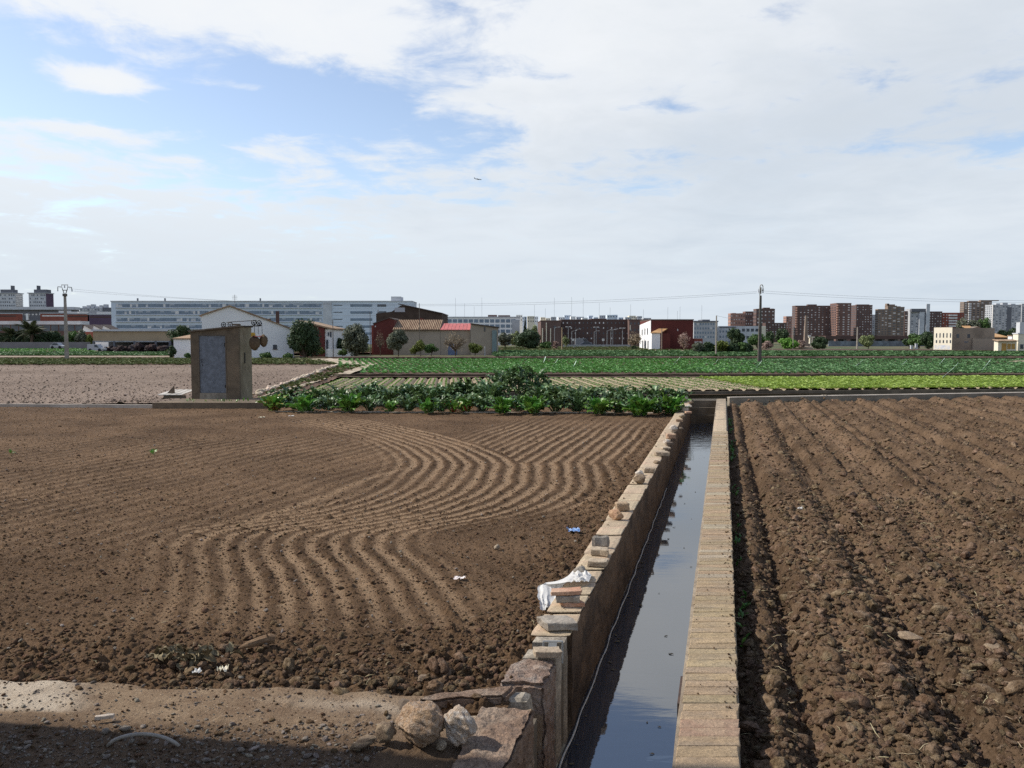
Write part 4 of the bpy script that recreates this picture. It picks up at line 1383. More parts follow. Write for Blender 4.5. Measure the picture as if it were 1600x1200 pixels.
s1 = sack('larger woven sack hanging beside the pump hut wall', 393, 524, 548, 20, 5)
crumple('cloth', '', None, (0, 0, 0), .3, .25, .1, M_REDCLOTH, 3).parent = s1
cl = col.objects[-1]
cl.location = (.10, 0, .50)
s2 = sack('smaller woven sack hanging right of the larger one', 405, 522, 543, 15, 9)
s2.location.y += .15
tag(MB().hexa([(-.07, -.05, 0), (.08, -.05, 0), (.08, .05, 0), (-.07, .05, 0), (-.06, -.04, .15), (.06, -.04, .15), (.06, .04, .15), (-.06, .04, .15)]).build('plastic_jug', M_YELLOW, None, (AX(390, HY), HY + .42, AZ(526, HY))), 'small yellow plastic jug hanging by the sacks', 'jug')

# concrete base and kerbs
def wall_px(name, label, pa, pb, ztop, h, thick, m, cat='kerb', n=40, amp=0.006, seed=3):
    a, b = G(*pa, ztop), G(*pb, ztop)
    L_ = (b - a).length
    bm = bmesh.new()
    bmesh.ops.create_cube(bm, size=1)
    bmesh.ops.subdivide_edges(bm, edges=[e for e in bm.edges if abs((e.verts[0].co - e.verts[1].co).x) > .5], cuts=n, use_grid_fill=True)
    bmesh.ops.subdivide_edges(bm, edges=[e for e in bm.edges if abs((e.verts[0].co - e.verts[1].co).z) > .5], cuts=2, use_grid_fill=True)
    v = np.array([p_.co[:] for p_ in bm.verts])
    P = v * np.array([L_, thick, h]) + np.array([L_ / 2, thick / 2, -h / 2])
    q = P * 2.5
    P[:, 1] += 2 * amp * fbm(q[:, 0] + seed, q[:, 2], seed, 3)
    P[:, 2] += 2 * amp * fbm(q[:, 0] + 9 + seed, q[:, 1], seed + 1, 3)
    for p_, w in zip(bm.verts, P):
        p_.co = w
    me = bpy.data.meshes.new(name)
    bm.to_mesh(me)
    bm.free()
    me.materials.append(m)
    o = link(name, me, None, a, (0, 0, math.atan2(b.y - a.y, b.x - a.x)))
    return tag(o, label, cat)


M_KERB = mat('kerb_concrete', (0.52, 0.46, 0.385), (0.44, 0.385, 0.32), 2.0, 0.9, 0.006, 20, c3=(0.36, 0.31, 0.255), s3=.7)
M_KERB_D = mat('damp_shaded_kerb_concrete', (0.30, 0.255, 0.20), (0.235, 0.20, 0.155), 2.0, 0.9, 0.008, 20, c3=(0.17, 0.14, 0.11), s3=.7)  # darker than the cap: the front's shade and damp put into the colour
wall_px('kerb', 'long pale concrete kerb running left from the pump hut base', (-260, 629.5), (238, 632.5), 0.02, 0.3, 0.12, M_KERB, n=120)
ba, bb = G(238, 629, 0.12), G(425, 629, 0.12)
tag(MB().hexa([(ba.x, ba.y - .0, -.3), (bb.x, bb.y, -.3), (bb.x + .1, bb.y + 2.1, -.3), (ba.x + .35, ba.y + 2.1, -.3), (ba.x, ba.y, .115), (bb.x, bb.y, .115), (bb.x + .1, bb.y + 2.1, .115), (ba.x + .35, ba.y + 2.1, .115)]).build('concrete_base', M_HUT), 'low concrete platform under the pump hut', 'platform')
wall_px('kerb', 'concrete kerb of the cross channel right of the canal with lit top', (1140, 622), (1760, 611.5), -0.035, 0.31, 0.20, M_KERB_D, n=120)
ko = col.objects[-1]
kc = wall_px('cap', None, (1140, 622), (1760, 611.5), 0.0, 0.034, 0.24, M_KERB, None, n=120, amp=0.003)  # paler cap, the sunlit top edge put into its colour
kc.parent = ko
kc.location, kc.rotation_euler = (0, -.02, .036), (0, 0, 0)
wall_px('kerb', 'concrete kerb hidden behind the leafy plants left of the canal', (425, 626), (1075, 620.5), -0.02, 0.3, 0.12, M_KERB, n=90)
wall_px('kerb', 'far dark bank of the cross channel below the pale crop', (470, 616), (1760, 606.5), -0.03, 0.4, 0.10, M_CONC_D, n=150)
wall_px('kerb', 'low pale edging strip along the foot of the leafy plants', (420, 643), (1062, 645), -0.085, 0.3, 0.10, M_KERB, n=140, amp=0.03)
tag(MB().box(-.09, -.03, -.02, .14, -.3, .02).box(.03, .09, -.02, .14, -.3, .02).build('sluice_post', M_CONC, None, G(1287, 627, -.25) + Vector((0, -.12, .25))), 'paired narrow concrete sluice posts in the right hand channel kerb', 'sluice')
# slatted cover left of the hut
M_BOARD = mat('weathered_board', (0.50, 0.48, 0.44), (0.40, 0.375, 0.34), 3, 0.9, 0.004, 30, stretch=(1, 6, 1), rnd=.12)
cv = thing('well_cover', 'low slatted board cover over the well left of the pump hut', 'cover', (AX(272, 30.2), 30.2, 0.11))
for j in range(4):
    a0, a1 = -.45 + j * .235, -.45 + j * .235 + .20
    MB().hexa([(a0 - .1, -.3, .12), (a1 - .1, -.3, .12), (a1 + .12, .55, .26), (a0 + .12, .55, .26), (a0 - .1, -.3, .145), (a1 - .1, -.3, .145), (a1 + .12, .55, .285), (a0 + .12, .55, .285)]).build('board', M_BOARD, cv)
MB().box(-.35, .48, -.24, -.2, 0, .115).build('support', M_CONC_D, cv)
tag(MB().prism_y([(0, 0), (.52, .08), (.50, .52)], 0, .05).build('board', M_HUT_TOP, None, (AX(249, 30.1), 30.1, .05)), 'dark triangular board leaning at the end of the well cover', 'board')

# ------------------------------------------------------------------ leafy row: artichokes and chard
M_ART = mat('artichoke_leaf', (0.088, 0.155, 0.052), (0.135, 0.215, 0.082), 5, 0.42, c3=(0.048, 0.095, 0.034), s3=1.3, spec=0.5, translucent=0.18, rnd=0.22)
M_CHARD = mat('chard_leaf', (0.070, 0.185, 0.028), (0.130, 0.275, 0.045), 6, 0.33, spec=0.5, translucent=0.25, rnd=0.22)
M_RIB = mat('pale_leaf_rib', (0.52, 0.60, 0.36), (0.42, 0.52, 0.28), 6, 0.45)
M_RIBR = mat('red_leaf_stalk', (0.55, 0.055, 0.03), (0.42, 0.04, 0.03), 6, 0.4)


def leaf_mesh(name, mats, L_, wid, n=11, lobes=0, droop=1.2, up=1.1, wave=0.03, stalk=0.2, seed=0, fold=0.25):
    """arching leaf with a midrib; from_pydata strip of 2*k columns"""
    rr = random.Random(seed)
    vs, fs, mi = [], [], []
    pts, an, p = [], up, Vector((0, 0, 0))
    ds = L_ / (n - 1)
    for i in range(n):
        pts.append((p.copy(), an))
        p = p + Vector((math.cos(an) * ds, 0, math.sin(an) * ds))
        an -= droop / (n - 1) * (0.4 + 1.3 * i / n)
    for i, (q, an) in enumerate(pts):
        t = i / (n - 1)
        if t < stalk:
            w = wid * .10
        else:
            u = (t - stalk) / (1 - stalk)
            w = wid * (math.sin(math.pi * min(1, u ** .75 * .96 + .04)) ** .8)
            if lobes:
                w *= 0.55 + 0.6 * (i % 2)
        nrm = Vector((-math.sin(an), 0, math.cos(an)))
        for s in (-1, -.5, 0, .5, 1):
            wz = fold * abs(s) * w * .5 + wave * math.sin(i * 1.9 + s * 2 + seed) * abs(s) + (rr.uniform(-.4, .4) * wave if abs(s) == 1 else 0)
            fwd = (0.28 * w * abs(s)) if lobes else 0
            vs.append(tuple(q + Vector((math.cos(an), 0, math.sin(an))) * fwd + Vector((0, s * w * .5, 0)) + nrm * wz))
    for i in range(n - 1):
        for j in range(4):
            a = i * 5 + j
            fs.append((a, a + 1, a + 6, a + 5))
            mi.append(0)
    # midrib as a slim raised strip
    k = len(vs)
    for i, (q, an) in enumerate(pts):
        w = wid * .07 * (1.25 - i / n)
        nrm = Vector((-math.sin(an), 0, math.cos(an)))
        vs += [tuple(q + Vector((0, -w, 0)) + nrm * .002), tuple(q + nrm * (w * .9)), tuple(q + Vector((0, w, 0)) + nrm * .002)]
    for i in range(n - 1):
        for j in range(2):
            a = k + i * 3 + j
            fs.append((a, a + 1, a + 4, a + 3))
            mi.append(1)
    me = bpy.data.meshes.new(name)
    me.from_pydata(vs, [], fs)
    for m in mats:
        me.materials.append(m)
    me.polygons.foreach_set('material_index', mi)
    me.polygons.foreach_set('use_smooth', [True] * len(fs))
    me.update()
    return me


M_ARTRIB = mat('artichoke_rib', (0.17, 0.23, 0.16), (0.13, 0.18, 0.12), 6, 0.5)
ART = [leaf_mesh('leaf', (M_ART, M_ARTRIB), R.uniform(.62, .85), R.uniform(.15, .21), 15, 1, R.uniform(1.5, 2.5), R.uniform(1.05, 1.45), .025, .10, s, .35) for s in range(7)]
CHA = [leaf_mesh('leaf', (M_CHARD, M_RIB), R.uniform(.42, .58), R.uniform(.17, .24), 10, 0, R.uniform(.7, 1.6), R.uniform(.65, 1.40), .04, .26, s + 20, .15) for s in range(6)]
CHR = [leaf_mesh('leaf', (M_CHARD, M_RIBR), R.uniform(.42, .55), R.uniform(.17, .22), 10, 0, R.uniform(.6, 1.4), R.uniform(.8, 1.3), .035, .42, s + 40, .15) for s in range(4)]


def leafy(name, label, group, px, py, protos, nl, scale, jit=0.12, z=-0.06, hgt=0.0):
    p = G(px, py, z)
    o = thing(name, label, name.replace('_', ' '), p, 0, group)
    for i in range(nl):
        t = i / nl
        lf = link('leaf', R.choice(protos), o)
        az = i * 2.399 + R.uniform(-.35, .35)
        r = jit * scale * (0.2 + t)
        lf.location = (math.cos(az) * r, math.sin(az) * r, hgt * R.random())
        # young leaves stand upright in the middle, old ones lie out
        lf.rotation_euler = (R.uniform(-.3, .3), 0.80 * t - 0.40 + R.uniform(-.12, .12), az)
        s = scale * (0.75 + 0.35 * math.sin(math.pi * min(1, .25 + t * .75))) * R.uniform(.88, 1.12)
        lf.scale = (s, s, s)
    return o


ga, gc = 'artichoke plants in the leafy row', 'chard plants in the leafy row'
ART_SPOTS = [
    (446, 632, .95, 24, 'greyish artichoke plant behind the red stalked chard'),
    (492, 633, .95, 24, 'artichoke plant between two light green chards at the left'),
    (575, 632, 1.05, 26, 'artichoke plant just right of the tall bright chard clump'),
    (608, 634, 1.0, 26, 'spreading artichoke plant second right of the bright chard clump'),
    (640, 631, 1.1, 26, 'tall artichoke plant before the seedling rows'),
    (668, 635, 1.0, 26, 'artichoke plant over the small yellow green chard'),
    (693, 632, 1.1, 26, 'artichoke plant just left of the red stemmed pair'),
    (735, 628, 1.25, 28, 'artichoke plant at the left foot of the tall mound'),
    (765, 633, 1.15, 28, 'silvery leaved artichoke in front of the tall mound'),
    (878, 633, 1.1, 26, 'artichoke plant at the right foot of the tall mound'),
    (905, 636, 1.05, 26, 'artichoke plant between the tall mound and the last three chards'),
    (968, 632, 1.0, 24, 'artichoke plant between the bright chards near the canal'),
    (1025, 631, 1.0, 24, 'artichoke plant between the last two chards'),
    (532, 630, .9, 20, 'artichoke plant hidden behind the bright chard clump'),
    (722, 640, .8, 18, 'low artichoke plant in front of the mound'),
    (512, 634, .85, 20, 'artichoke plant squeezed between the two left chards and the bright clump'),
    (590, 629, .95, 22, 'artichoke plant at the back of the row behind the small yellow chard'),
    (655, 628, 1.0, 22, 'artichoke plant at the back of the row before the seedlings'),
    (705, 629, 1.0, 22, 'artichoke plant behind the red stalked pair'),
    (848, 630, 1.1, 24, 'artichoke plant grown into the right flank of the mound'),
    (920, 630, .95, 22, 'artichoke plant at the back of the row right of the mound'),
    (950, 636, .85, 20, 'artichoke plant tucked behind the third chard from the wall'),
    (985, 630, .9, 20, 'artichoke plant at the back behind the large glossy chard'),
    (1060, 630, .85, 18, 'artichoke plant at the back beside the canal wall tip'),
    (462, 640, .70, 18, 'low artichoke plant between the red stalked and the drooping chard'),
    (515, 641, .75, 18, 'low artichoke plant in front between the two left chards'),
    (578, 642, .75, 18, 'low artichoke plant just right of the bright clump in front'),
    (638, 642, .80, 20, 'low artichoke plant in front between two yellowish chards'),
    (690, 643, .70, 18, 'low artichoke plant in front of the red stalked pair'),
    (755, 642, .85, 20, 'low front artichoke left of the round leaved chard'),
    (810, 642, .80, 20, 'low front artichoke between the two chards under the mound'),
    (868, 643, .85, 20, 'low front artichoke right of the broad chard'),
    (902, 643, .85, 20, 'low front artichoke left of the third chard from the wall'),
    (967, 645, .80, 20, 'low front artichoke between the third and second chards from the wall'),
    (1026, 646, .75, 18, 'low front artichoke between the last two chards'),
]
for px, py, s, nl, lb in ART_SPOTS:
    leafy('artichoke_plant', lb, ga, px, py, ART, int(nl * 1.35), s * 1.18)
# the tall mound: several old plants grown together, one thick bush
mo = thing('artichoke_bush', 'tall dark mound of overgrown artichoke rising above the leafy row', 'artichoke bush', G(800, 626, -.06), 0, None)
for i in range(240):
    a, r = R.uniform(0, 6.28), R.random() ** .5
    x, y = 1.50 * r * math.cos(a), .55 * r * math.sin(a)
    top = 1.02 * math.sqrt(max(0, 1 - r * r)) * (1 - .28 * sstep(.1, -1.4, x)) + .03
    lf = link('leaf', R.choice(ART), mo, (x + .12, y, max(0, top - R.uniform(.0, .55))))
    lf.rotation_euler = (R.uniform(-.4, .4), R.uniform(-.5, .35), R.uniform(0, 6.28))
    s = R.uniform(.75, 1.1)
    lf.scale = (s, s, s)
CH_SPOTS = [
    (478, 642, 1.0, 16, CHA, 'light green chard with drooping pale lower leaves at the left'),
    (546, 642, 1.05, 20, CHA, 'bright upright chard clump left of the artichokes'),
    (610, 643, .65, 12, CHA, 'small yellow green chard low in front of the artichokes'),
    (668, 645, .80, 14, CHA, 'yellowish chard with one big pale leaf before the artichokes'),
    (785, 645, .95, 18, CHA, 'round leaved chard at the foot of the tall mound'),
    (833, 645, 1.05, 20, CHA, 'broad chard below the right side of the tall mound'),
    (936, 646, 1.0, 20, CHA, 'bright chard third from the canal wall'),
    (1000, 648, 1.15, 26, CHA, 'large glossy chard second from the canal wall'),
    (1048, 646, 1.05, 22, CHA, 'leafy chard touching the canal wall'),
    (428, 641, 1.0, 14, CHR, 'red stalked chard at the far left end of the row'),
    (707, 644, .75, 10, CHR, 'short red stalked chard left of its taller red twin'),
    (728, 642, .85, 12, CHR, 'taller red stalked chard before the mound'),
]
for px, py, s, nl, pr, lb in CH_SPOTS:
    leafy('chard_plant', lb, gc, px, py, pr, int(nl * 1.25), s * 1.30, 0.10)
leafy('weed', 'small green weed sprouting alone in the left field', None, 240, 709, CHA, 5, .28, z=-.08)
leafy('weed', 'tiny green weed sprout near the left edge of the field', None, 17, 709, CHA, 4, .22, z=-.08)
# low weeds along the outside of the right wall
nn = 420
dd_ = rg.uniform(5.5, 30, nn)
dd_ = dd_[(fbm(dd_ * .8, dd_ * 0, 5, 2) > 0.02)]
LIT = [leaf_mesh('dry_leaf', (M_DRYLEAF, M_DRYLEAF), .11, .05, 6, 0, 1.6, .5, .008, .05, s, .5) for s in range(4)]
lx, ly = rg.normal(0, .13, 60), rg.normal(0, .05, 60)
g0 = G(298, 1032, -.07)
scatter('leaf_litter', np.stack([g0.x + lx, g0.y + ly, np.full(60, -.05) + rg.uniform(0, .04, 60)], -1), np.stack([rg.uniform(-.8, .8, 60), rg.uniform(-.8, .8, 60), rg.uniform(0, 6.3, 60)], -1), np.repeat(rg.uniform(.5, 1.2, 60)[:, None], 3, 1), LIT, rg.randint(0, 4, 60), 'withered dark leaves heaped at the near field edge')
WEED = [leaf_mesh('weed_leaf', (M_CHARD, M_CHARD), .09, .03, 5, 0, 1.2, 1.1, .004, .1, s) for s in range(3)]
pts = np.array([C(0.16 + rg.uniform(0, .1), d_, -.29)[:] for d_ in dd_])
rot = np.stack([rg.uniform(-.3, .3, len(dd_)), rg.uniform(-.3, .3, len(dd_)), rg.uniform(0, 6.3, len(dd_))], -1)
scatter('weeds', pts, rot, np.repeat(rg.uniform(.5, 1.4, len(dd_))[:, None], 3, 1), WEED, rg.randint(0, 3, len(dd_)), 'sparse low weeds in the shade along the brick topped wall')

pts = np.array([G(px_, 627.5 + R.uniform(-1, 1), .115)[:] for px_ in [R.uniform(292, 415) for _ in range(26)]])
scatter('weeds', pts, np.stack([rg.uniform(-.3, .3, 26), rg.uniform(-.3, .3, 26), rg.uniform(0, 6.3, 26)], -1), np.repeat(rg.uniform(.8, 2.0, 26)[:, None], 3, 1), WEED, rg.randint(0, 3, 26), 'small weeds at the foot of the pump hut')
# leaves and scum floating on the canal
nf = 90
df_ = rg.uniform(4, 29, nf)
pts = np.array([C(rg.uniform(-1.2, -.28) if rg.rand() < .35 else -1.19 + abs(rg.normal(0, .05)), d_, WZ + .004)[:] for d_ in df_])
FLO = [leaf_mesh('floating_leaf', (M_DRYLEAF, M_DRYLEAF), .06, .03, 5, 0, .25, .12, .002, .05, s, .1) for s in range(3)]
scatter('floating_leaves', pts, np.stack([np.zeros(nf), np.zeros(nf), rg.uniform(0, 6.3, nf)], -1), np.repeat(rg.uniform(.4, 1.1, nf)[:, None], 3, 1), FLO, rg.randint(0, 3, nf), 'withered leaf bits floating along the canal water')

# ------------------------------------------------------------------ farm building out of frame that shades the foreground
M_WHITEW = mat('unseen_house_lime_wash', (0.66, 0.64, 0.60), (0.58, 0.56, 0.52), 2, 0.9, 0.005, 20, c3=(0.5, 0.47, 0.42), s3=.5)
M_TILE = mat('unseen_house_roof_tiles', (0.36, 0.22, 0.13), (0.27, 0.165, 0.10), 3, 0.9, 0.03, 10, c3=(0.42, 0.30, 0.19), s3=1)
fb = thing('unseen_farm_house', 'tall unseen farm house whose shadow falls over the near gravel', 'house', (-6.1, 5.45, 0))
MB().hexa([(-12, -16, -.3), (0, -16, -.3), (0, 0, -.3), (-12, .75, -.3), (-12, -16, 7.0), (0, -16, 7.0), (0, 0, 7.0), (-12, .75, 7.0)]).build('wall', M_WHITEW, fb)
MB().hexa([(-12.2, -16.2, 7.0), (.12, -16.2, 7.0), (.12, .1, 7.0), (-12.2, .85, 7.0), (-12.2, -16.2, 7.12), (.12, -16.2, 7.12), (.12, .1, 7.12), (-12.2, .85, 7.12)]).build('roof', M_TILE, fb)
# ------------------------------------------------------------------ crops beyond the cross channel
ZF = -0.10
M_LETT = mat('seedling_leaf', (0.13, 0.26, 0.045), (0.19, 0.33, 0.07), 4, 0.5, translucent=0.2)
M_LETT2 = mat('lettuce_leaf', (0.235, 0.345, 0.058), (0.33, 0.42, 0.095), 0.5, 0.5, translucent=0.25)
M_CAB = mat('cabbage_leaf', (0.082, 0.225, 0.048), (0.130, 0.29, 0.072), 0.5, 0.45, translucent=0.2)
M_CABB = mat('bluish_cabbage_leaf', (0.092, 0.20, 0.072), (0.138, 0.26, 0.100), 0.5, 0.45, translucent=0.15)
M_DGREEN = mat('dark_crop_leaf', (0.068, 0.140, 0.050), (0.10, 0.185, 0.070), 0.5, 0.6, translucent=0.15)
M_GRASS = mat('verge_grass', (0.075, 0.115, 0.035), (0.13, 0.14, 0.055), 0.5, 0.8, translucent=0.15)
M_VIOLET = mat('red_lettuce_leaf', (0.085, 0.035, 0.045), (0.12, 0.055, 0.06), 0.5, 0.6)
M_DBANK = mat('ditch_shadow_earth', (0.072, 0.050, 0.036), (0.10, 0.072, 0.052), 2, 0.95, 0.03, 6, spec=.1)
M_PALETRK = mat('pale_track_earth', (0.42, 0.345, 0.255), (0.33, 0.265, 0.195), 1.2, 0.95, 0.04, 5, c3=(0.48, 0.41, 0.32), s3=.4, spec=.1)


def rosette(name, m, n, r, up, seed, wid=.5):
    """small leafy head: n short leaves round a centre, about 2r across"""
    rr = random.Random(seed)
    vs, fs = [], []
    for i in range(n):
        a = i * 2.4 + rr.uniform(-.3, .3)
        t = i / n
        e = up + (1 - t) * 0.75 - .35
        l = r * (0.65 + .5 * t) * rr.uniform(.85, 1.15)
        w = l * wid
        d = Vector((math.cos(a) * math.cos(e), math.sin(a) * math.cos(e), math.sin(e)))
        s = Vector((-math.sin(a), math.cos(a), 0))
        tip = d * l + Vector((0, 0, -l * .15 * t))
        k = len(vs)
        vs += [(0, 0, 0), tuple(d * l * .6 - s * w + Vector((0, 0, .08 * l))), tuple(tip), tuple(d * l * .6 + s * w + Vector((0, 0, .08 * l))), tuple(d * l * .55 - Vector((0, 0, .04 * l)))]
        fs += [(k, k + 1, k + 4), (k + 1, k + 2, k + 4), (k + 2, k + 3, k + 4), (k + 3, k, k + 4)]
    me = bpy.data.meshes.new(name)
    me.from_pydata(vs, [], fs)
    me.materials.append(m)
    me.update()
    return me


def plant_out(name, label, pts, m, size, n=9, up=.5, seed=0, jit=.3):
    protos = [rosette(name + '_shape', m, n, 0.5, up, seed + i) for i in range(4)]
    k = len(pts)
    s = size * rg.uniform(1 - jit, 1 + jit, k)
    rot = np.stack([rg.uniform(-.15, .15, k), rg.uniform(-.15, .15, k), rg.uniform(0, 6.28, k)], -1)
    return scatter(name, pts, rot, np.repeat(s[:, None], 3, 1), protos, rg.randint(0, 4, k), label)


# raised beds of seedlings: rows run away from the eye, leaning a little left
Q = (705 - 800) / FPX
YN0, YF0 = 34.6, 48.6
near_y = lambda x: 35.45 + (x + 9.3) * 0.108
far_y = lambda x: 48.4 + x * 0.05
PB = 0.66
vsb, fsb, sp, lp = [], [], [], []
X0 = -6.35
while X0 < 40:
    ya, yb = YN0, YF0
    # left edge slants along the earth bank
    k = len(vsb)
    for yy in np.linspace(0, 1, 24):
        xc0 = X0 + Q * 40
        y = near_y(xc0) + (far_y(xc0) - near_y(xc0)) * yy
        xc = X0 + Q * y
        j = 0.015 * vn(np.array([y * 3.0]), np.array([X0]), 3)[0]
        for dx, dz in ((-.33, -.055), (-.20, .055), (.20, .055), (.33, -.055)):
            vsb.append((xc + dx, y, ZF + dz + j))
    for i in range(23):
        for j in range(3):
            a = k + i * 4 + j
            fsb.append((a, a + 1, a + 5, a + 4))
    x_mid = X0 + Q * 41
    n_ = int((far_y(x_mid) - near_y(x_mid)) / (0.30 if X0 < 15.3 else 0.26))
    for i in range(n_):
        for sdx in (-.13, .13):
            y = near_y(x_mid) + .15 + i * (0.30 if X0 < 15.3 else 0.26) + R.uniform(-.04, .04)
            if R.random() < (.06 if X0 < 15.3 else .02):
                continue
            # lettuces get big towards the right, boundary slants along the row
            (lp if X0 > 15.3 + R.uniform(-.3, .3) else sp).append((X0 + Q * y + sdx + R.uniform(-.025, .025), y, ZF + .05))
    X0 += PB
me = mesh_np('seed_bed', np.array(vsb), np.array(fsb), M_BED, False, {'tone': np.zeros(len(vsb))})
tag(link('seed_beds', me), 'raised pale seed beds beyond the cross channel', kind='structure')
sp, lp = np.array(sp), np.array(lp)
plant_out('lettuce_seedlings', 'rows of small green lettuce seedlings on the pale beds', sp, M_LETT, 0.16, 6, .7, 1)
plant_out('lettuces', 'dense light green lettuces at the right of the beds', lp, M_LETT2, 0.36, 11, .45, 11, .2)
patch('brown_strip', (395, 619), (1900, 599), (1900, 607.5), (380, 625), ZF - .06, M_DBANK, (40, 3), 'earth strip coloured dark for the ditch shadow behind the cross channel')  # dark sheet that paints the shadow in the ditch
# purple patch at the far right of the lettuces
P = patch('brown_strip', (1478, 591), (1900, 588.5), (1900, 600), (1545, 599), ZF - .01, M_BROWN, (30, 6), 'bare dark strip by the red lettuces')
pts = on_patch(P, rg.uniform(0, 1, 500), rg.uniform(0, 1, 500))
plant_out('red_lettuces', 'patch of dark red lettuces at the far right', pts + [0, 0, .03], M_VIOLET, 0.32, 9, .4, 21)

# earth bank with pale stones between the tan field and the beds
P = patch('earth_bank', (520, 572.5), (585, 568), (470, 612), (395, 620), 0.0, M_BROWN, (14, 60), 'low earth bank dividing the tan field and the beds', 0.12, cell=.4)
P2 = patch('dirt_path', (575, 569), (590, 567.5), (545, 585), (515, 587), 0.06, M_PALETRK, (4, 8), 'pale trodden earth at the corner of the green crop', .04)
P3 = patch('dirt_path', (462, 560), (520, 558.5), (592, 568.5), (560, 571), 0.03, M_PALETRK, (12, 6), 'pale heap of earth along the ditch before the green crop', .10)
P4 = patch('dirt_path', (395, 622), (445, 606), (520, 588), (470, 604), 0.03, M_PALETRK, (4, 20), 'pale path along the earth bank', .04)
M_STN = mat('bank_stone', (0.52, 0.43, 0.33), (0.42, 0.34, 0.26), 3, .9, rnd=.25)
STN = [rock_mesh('bank_stone_shape', M_STN, 700 + i, 2, .2, 6, (1, .8, .6)) for i in range(4)]
s_ = rg.uniform(0, 1, 130)
pts = on_patch(P, rg.uniform(.0, .16, 130), s_) + [0, 0, .1]
sz = rg.uniform(.12, .42, 130)
rot = rg.uniform(-.4, .4, (130, 3)); rot[:, 2] *= 7
scatter('bank_stones', pts, rot, np.repeat(sz[:, None], 3, 1), STN, rg.randint(0, 4, 130), 'pale stones strewn along the crest of the earth bank')
pts = on_patch(P, rg.uniform(.2, .9, 160), rg.uniform(.0, .9, 160)) + [0, 0, .08]
plant_out('bank_weeds', 'tufts of weeds on the earth bank', pts, M_GRASS, .35, 8, .8, 31, .5)

# dark bank and the cabbage field
patch('dark_bank', (545, 583.2), (1900, 583), (1900, 589.8), (500, 588.8), -0.02, M_DBANK, (60, 3), 'dark earth bank in front of the green crop', .06)
o = wall_px('earth_bank', 'steep dark earth bank between the lettuce beds and the cabbages', (505, 584.6), (1900, 584.6), 0.10, 0.4, 0.25, M_DBANK, 'bank', 200, .03, 7)
o = wall_px('earth_bank', 'low dark bank along the far side of the cabbage field', (480, 558.2), (1900, 558.6), 0.16, 0.5, 0.3, M_DBANK, 'bank', 200, .04, 9)
P = patch('crop_field', (500, 559.8), (1900, 562.5), (1900, 583.5), (560, 583.8), -0.08, M_BROWN, (60, 30), 'earth under the broad green crop', .05)
pc, pbl = [], []
y = 54.6
while y < 92:
    x0 = AX(565 if y < 62 else 530, y)
    x1 = AX(1720, y)
    x = x0 + R.uniform(0, .2)
    while x < x1:
        if R.random() < .96 and not (abs((x - Q * y * 1.0) % 5.2) < .2 and y < 63 and x < 12):
            yy = y + R.uniform(-.09, .09)
            blue = (x * 0.045 + (70 - yy) * 0.012 + R.uniform(-.22, .22)) > .85
            (pbl if blue else pc).append((x, yy, -.04))
        x += .50 * (1 if y < 70 else 1.2)
    y += .46 if y < 70 else .62
plant_out('cabbages', 'broad field of bright green cabbages', np.array(pc), M_CAB, .46, 9, .5, 41, .25)
plant_out('cabbages', 'bluish green cabbages filling the right of the field', np.array(pbl), M_CABB, .46, 9, .5, 51, .25)

# strips beyond
def strip_crop(nm, label, q, m, n, size, z=-.1, base=None, gnd='crop_field'):
    P = patch(gnd, *q, z, base or M_BROWN, (40, 4), None)
    pts = on_patch(P, rg.uniform(0, 1, n), rg.uniform(0, 1, n)) + [0, 0, .02]
    plant_out(nm, label, pts, m, size, 8, .55, 61 + n, .35)


patch('brown_strip', (520, 557.3), (1900, 557.0), (1900, 562), (480, 560), -0.06, M_BROWN, (60, 3), 'bare brown strip behind the green crop', .06)
patch('dark_bank', (780, 560.2), (1900, 560.8), (1900, 562.4), (760, 561.4), 0.0, M_DBANK, (60, 2), 'dark line of bank behind the cabbages')
strip_crop('field_greens', 'dark green crop strip in front of the far track', ((770, 548.5), (1900, 550.5), (1900, 557), (770, 557.6)), M_DGREEN, 11000, .75)
patch('dirt_path', (770, 546.8), (1900, 546.3), (1900, 548.6), (770, 549.0), -.07, M_PALETRK, (50, 3), 'pale dusty track in front of the far houses', .04)
patch('dark_bank', (1150, 545.3), (1900, 545.3), (1900, 547.6), (1150, 547.3), .05, M_DBANK, (30, 2), 'dark bank along the dusty track')
# left hand strips
strip_crop('verge_greens', 'dull green verge behind the tan field', ((-420, 560.5), (500, 560.5), (525, 569.8), (-420, 570.5)), M_GRASS, 6000, .5)
patch('brown_strip', (-420, 557), (470, 556.5), (500, 561), (-420, 561.5), -.05, M_BROWN, (40, 3), 'bare brown strip behind the verge', .05)
patch('dirt_path', (-420, 556.2), (300, 556.0), (300, 557.1), (-420, 557.5), -.04, M_PALETRK, (30, 2), 'thin pale strip of track at the left')
strip_crop('field_greens', 'green vegetable strip left of the white house', ((-420, 551), (268, 551), (268, 556.2), (-420, 556.4)), M_DGREEN, 5000, .7)
patch('dirt_path', (-420, 549.9), (220, 549.9), (220, 550.9), (-420, 551), -.02, M_PALETRK, (30, 2), 'second thin pale strip of track at the left')
strip_crop('field_greens', 'darker vegetable strip near the van', ((-420, 543.5), (140, 543.5), (150, 549.9), (-420, 550)), M_CAB, 5000, .5)
patch('dirt_path', (-420, 541.8), (300, 541.5), (300, 543.4), (-420, 543.6), -.02, M_PALETRK, (30, 2), 'pale strip of track by the grey boundary wall')
strip_crop('verge_greens', 'dull green grass around the far houses', ((260, 545), (1150, 541.5), (1150, 547.5), (260, 553)), M_GRASS, 7000, .6)

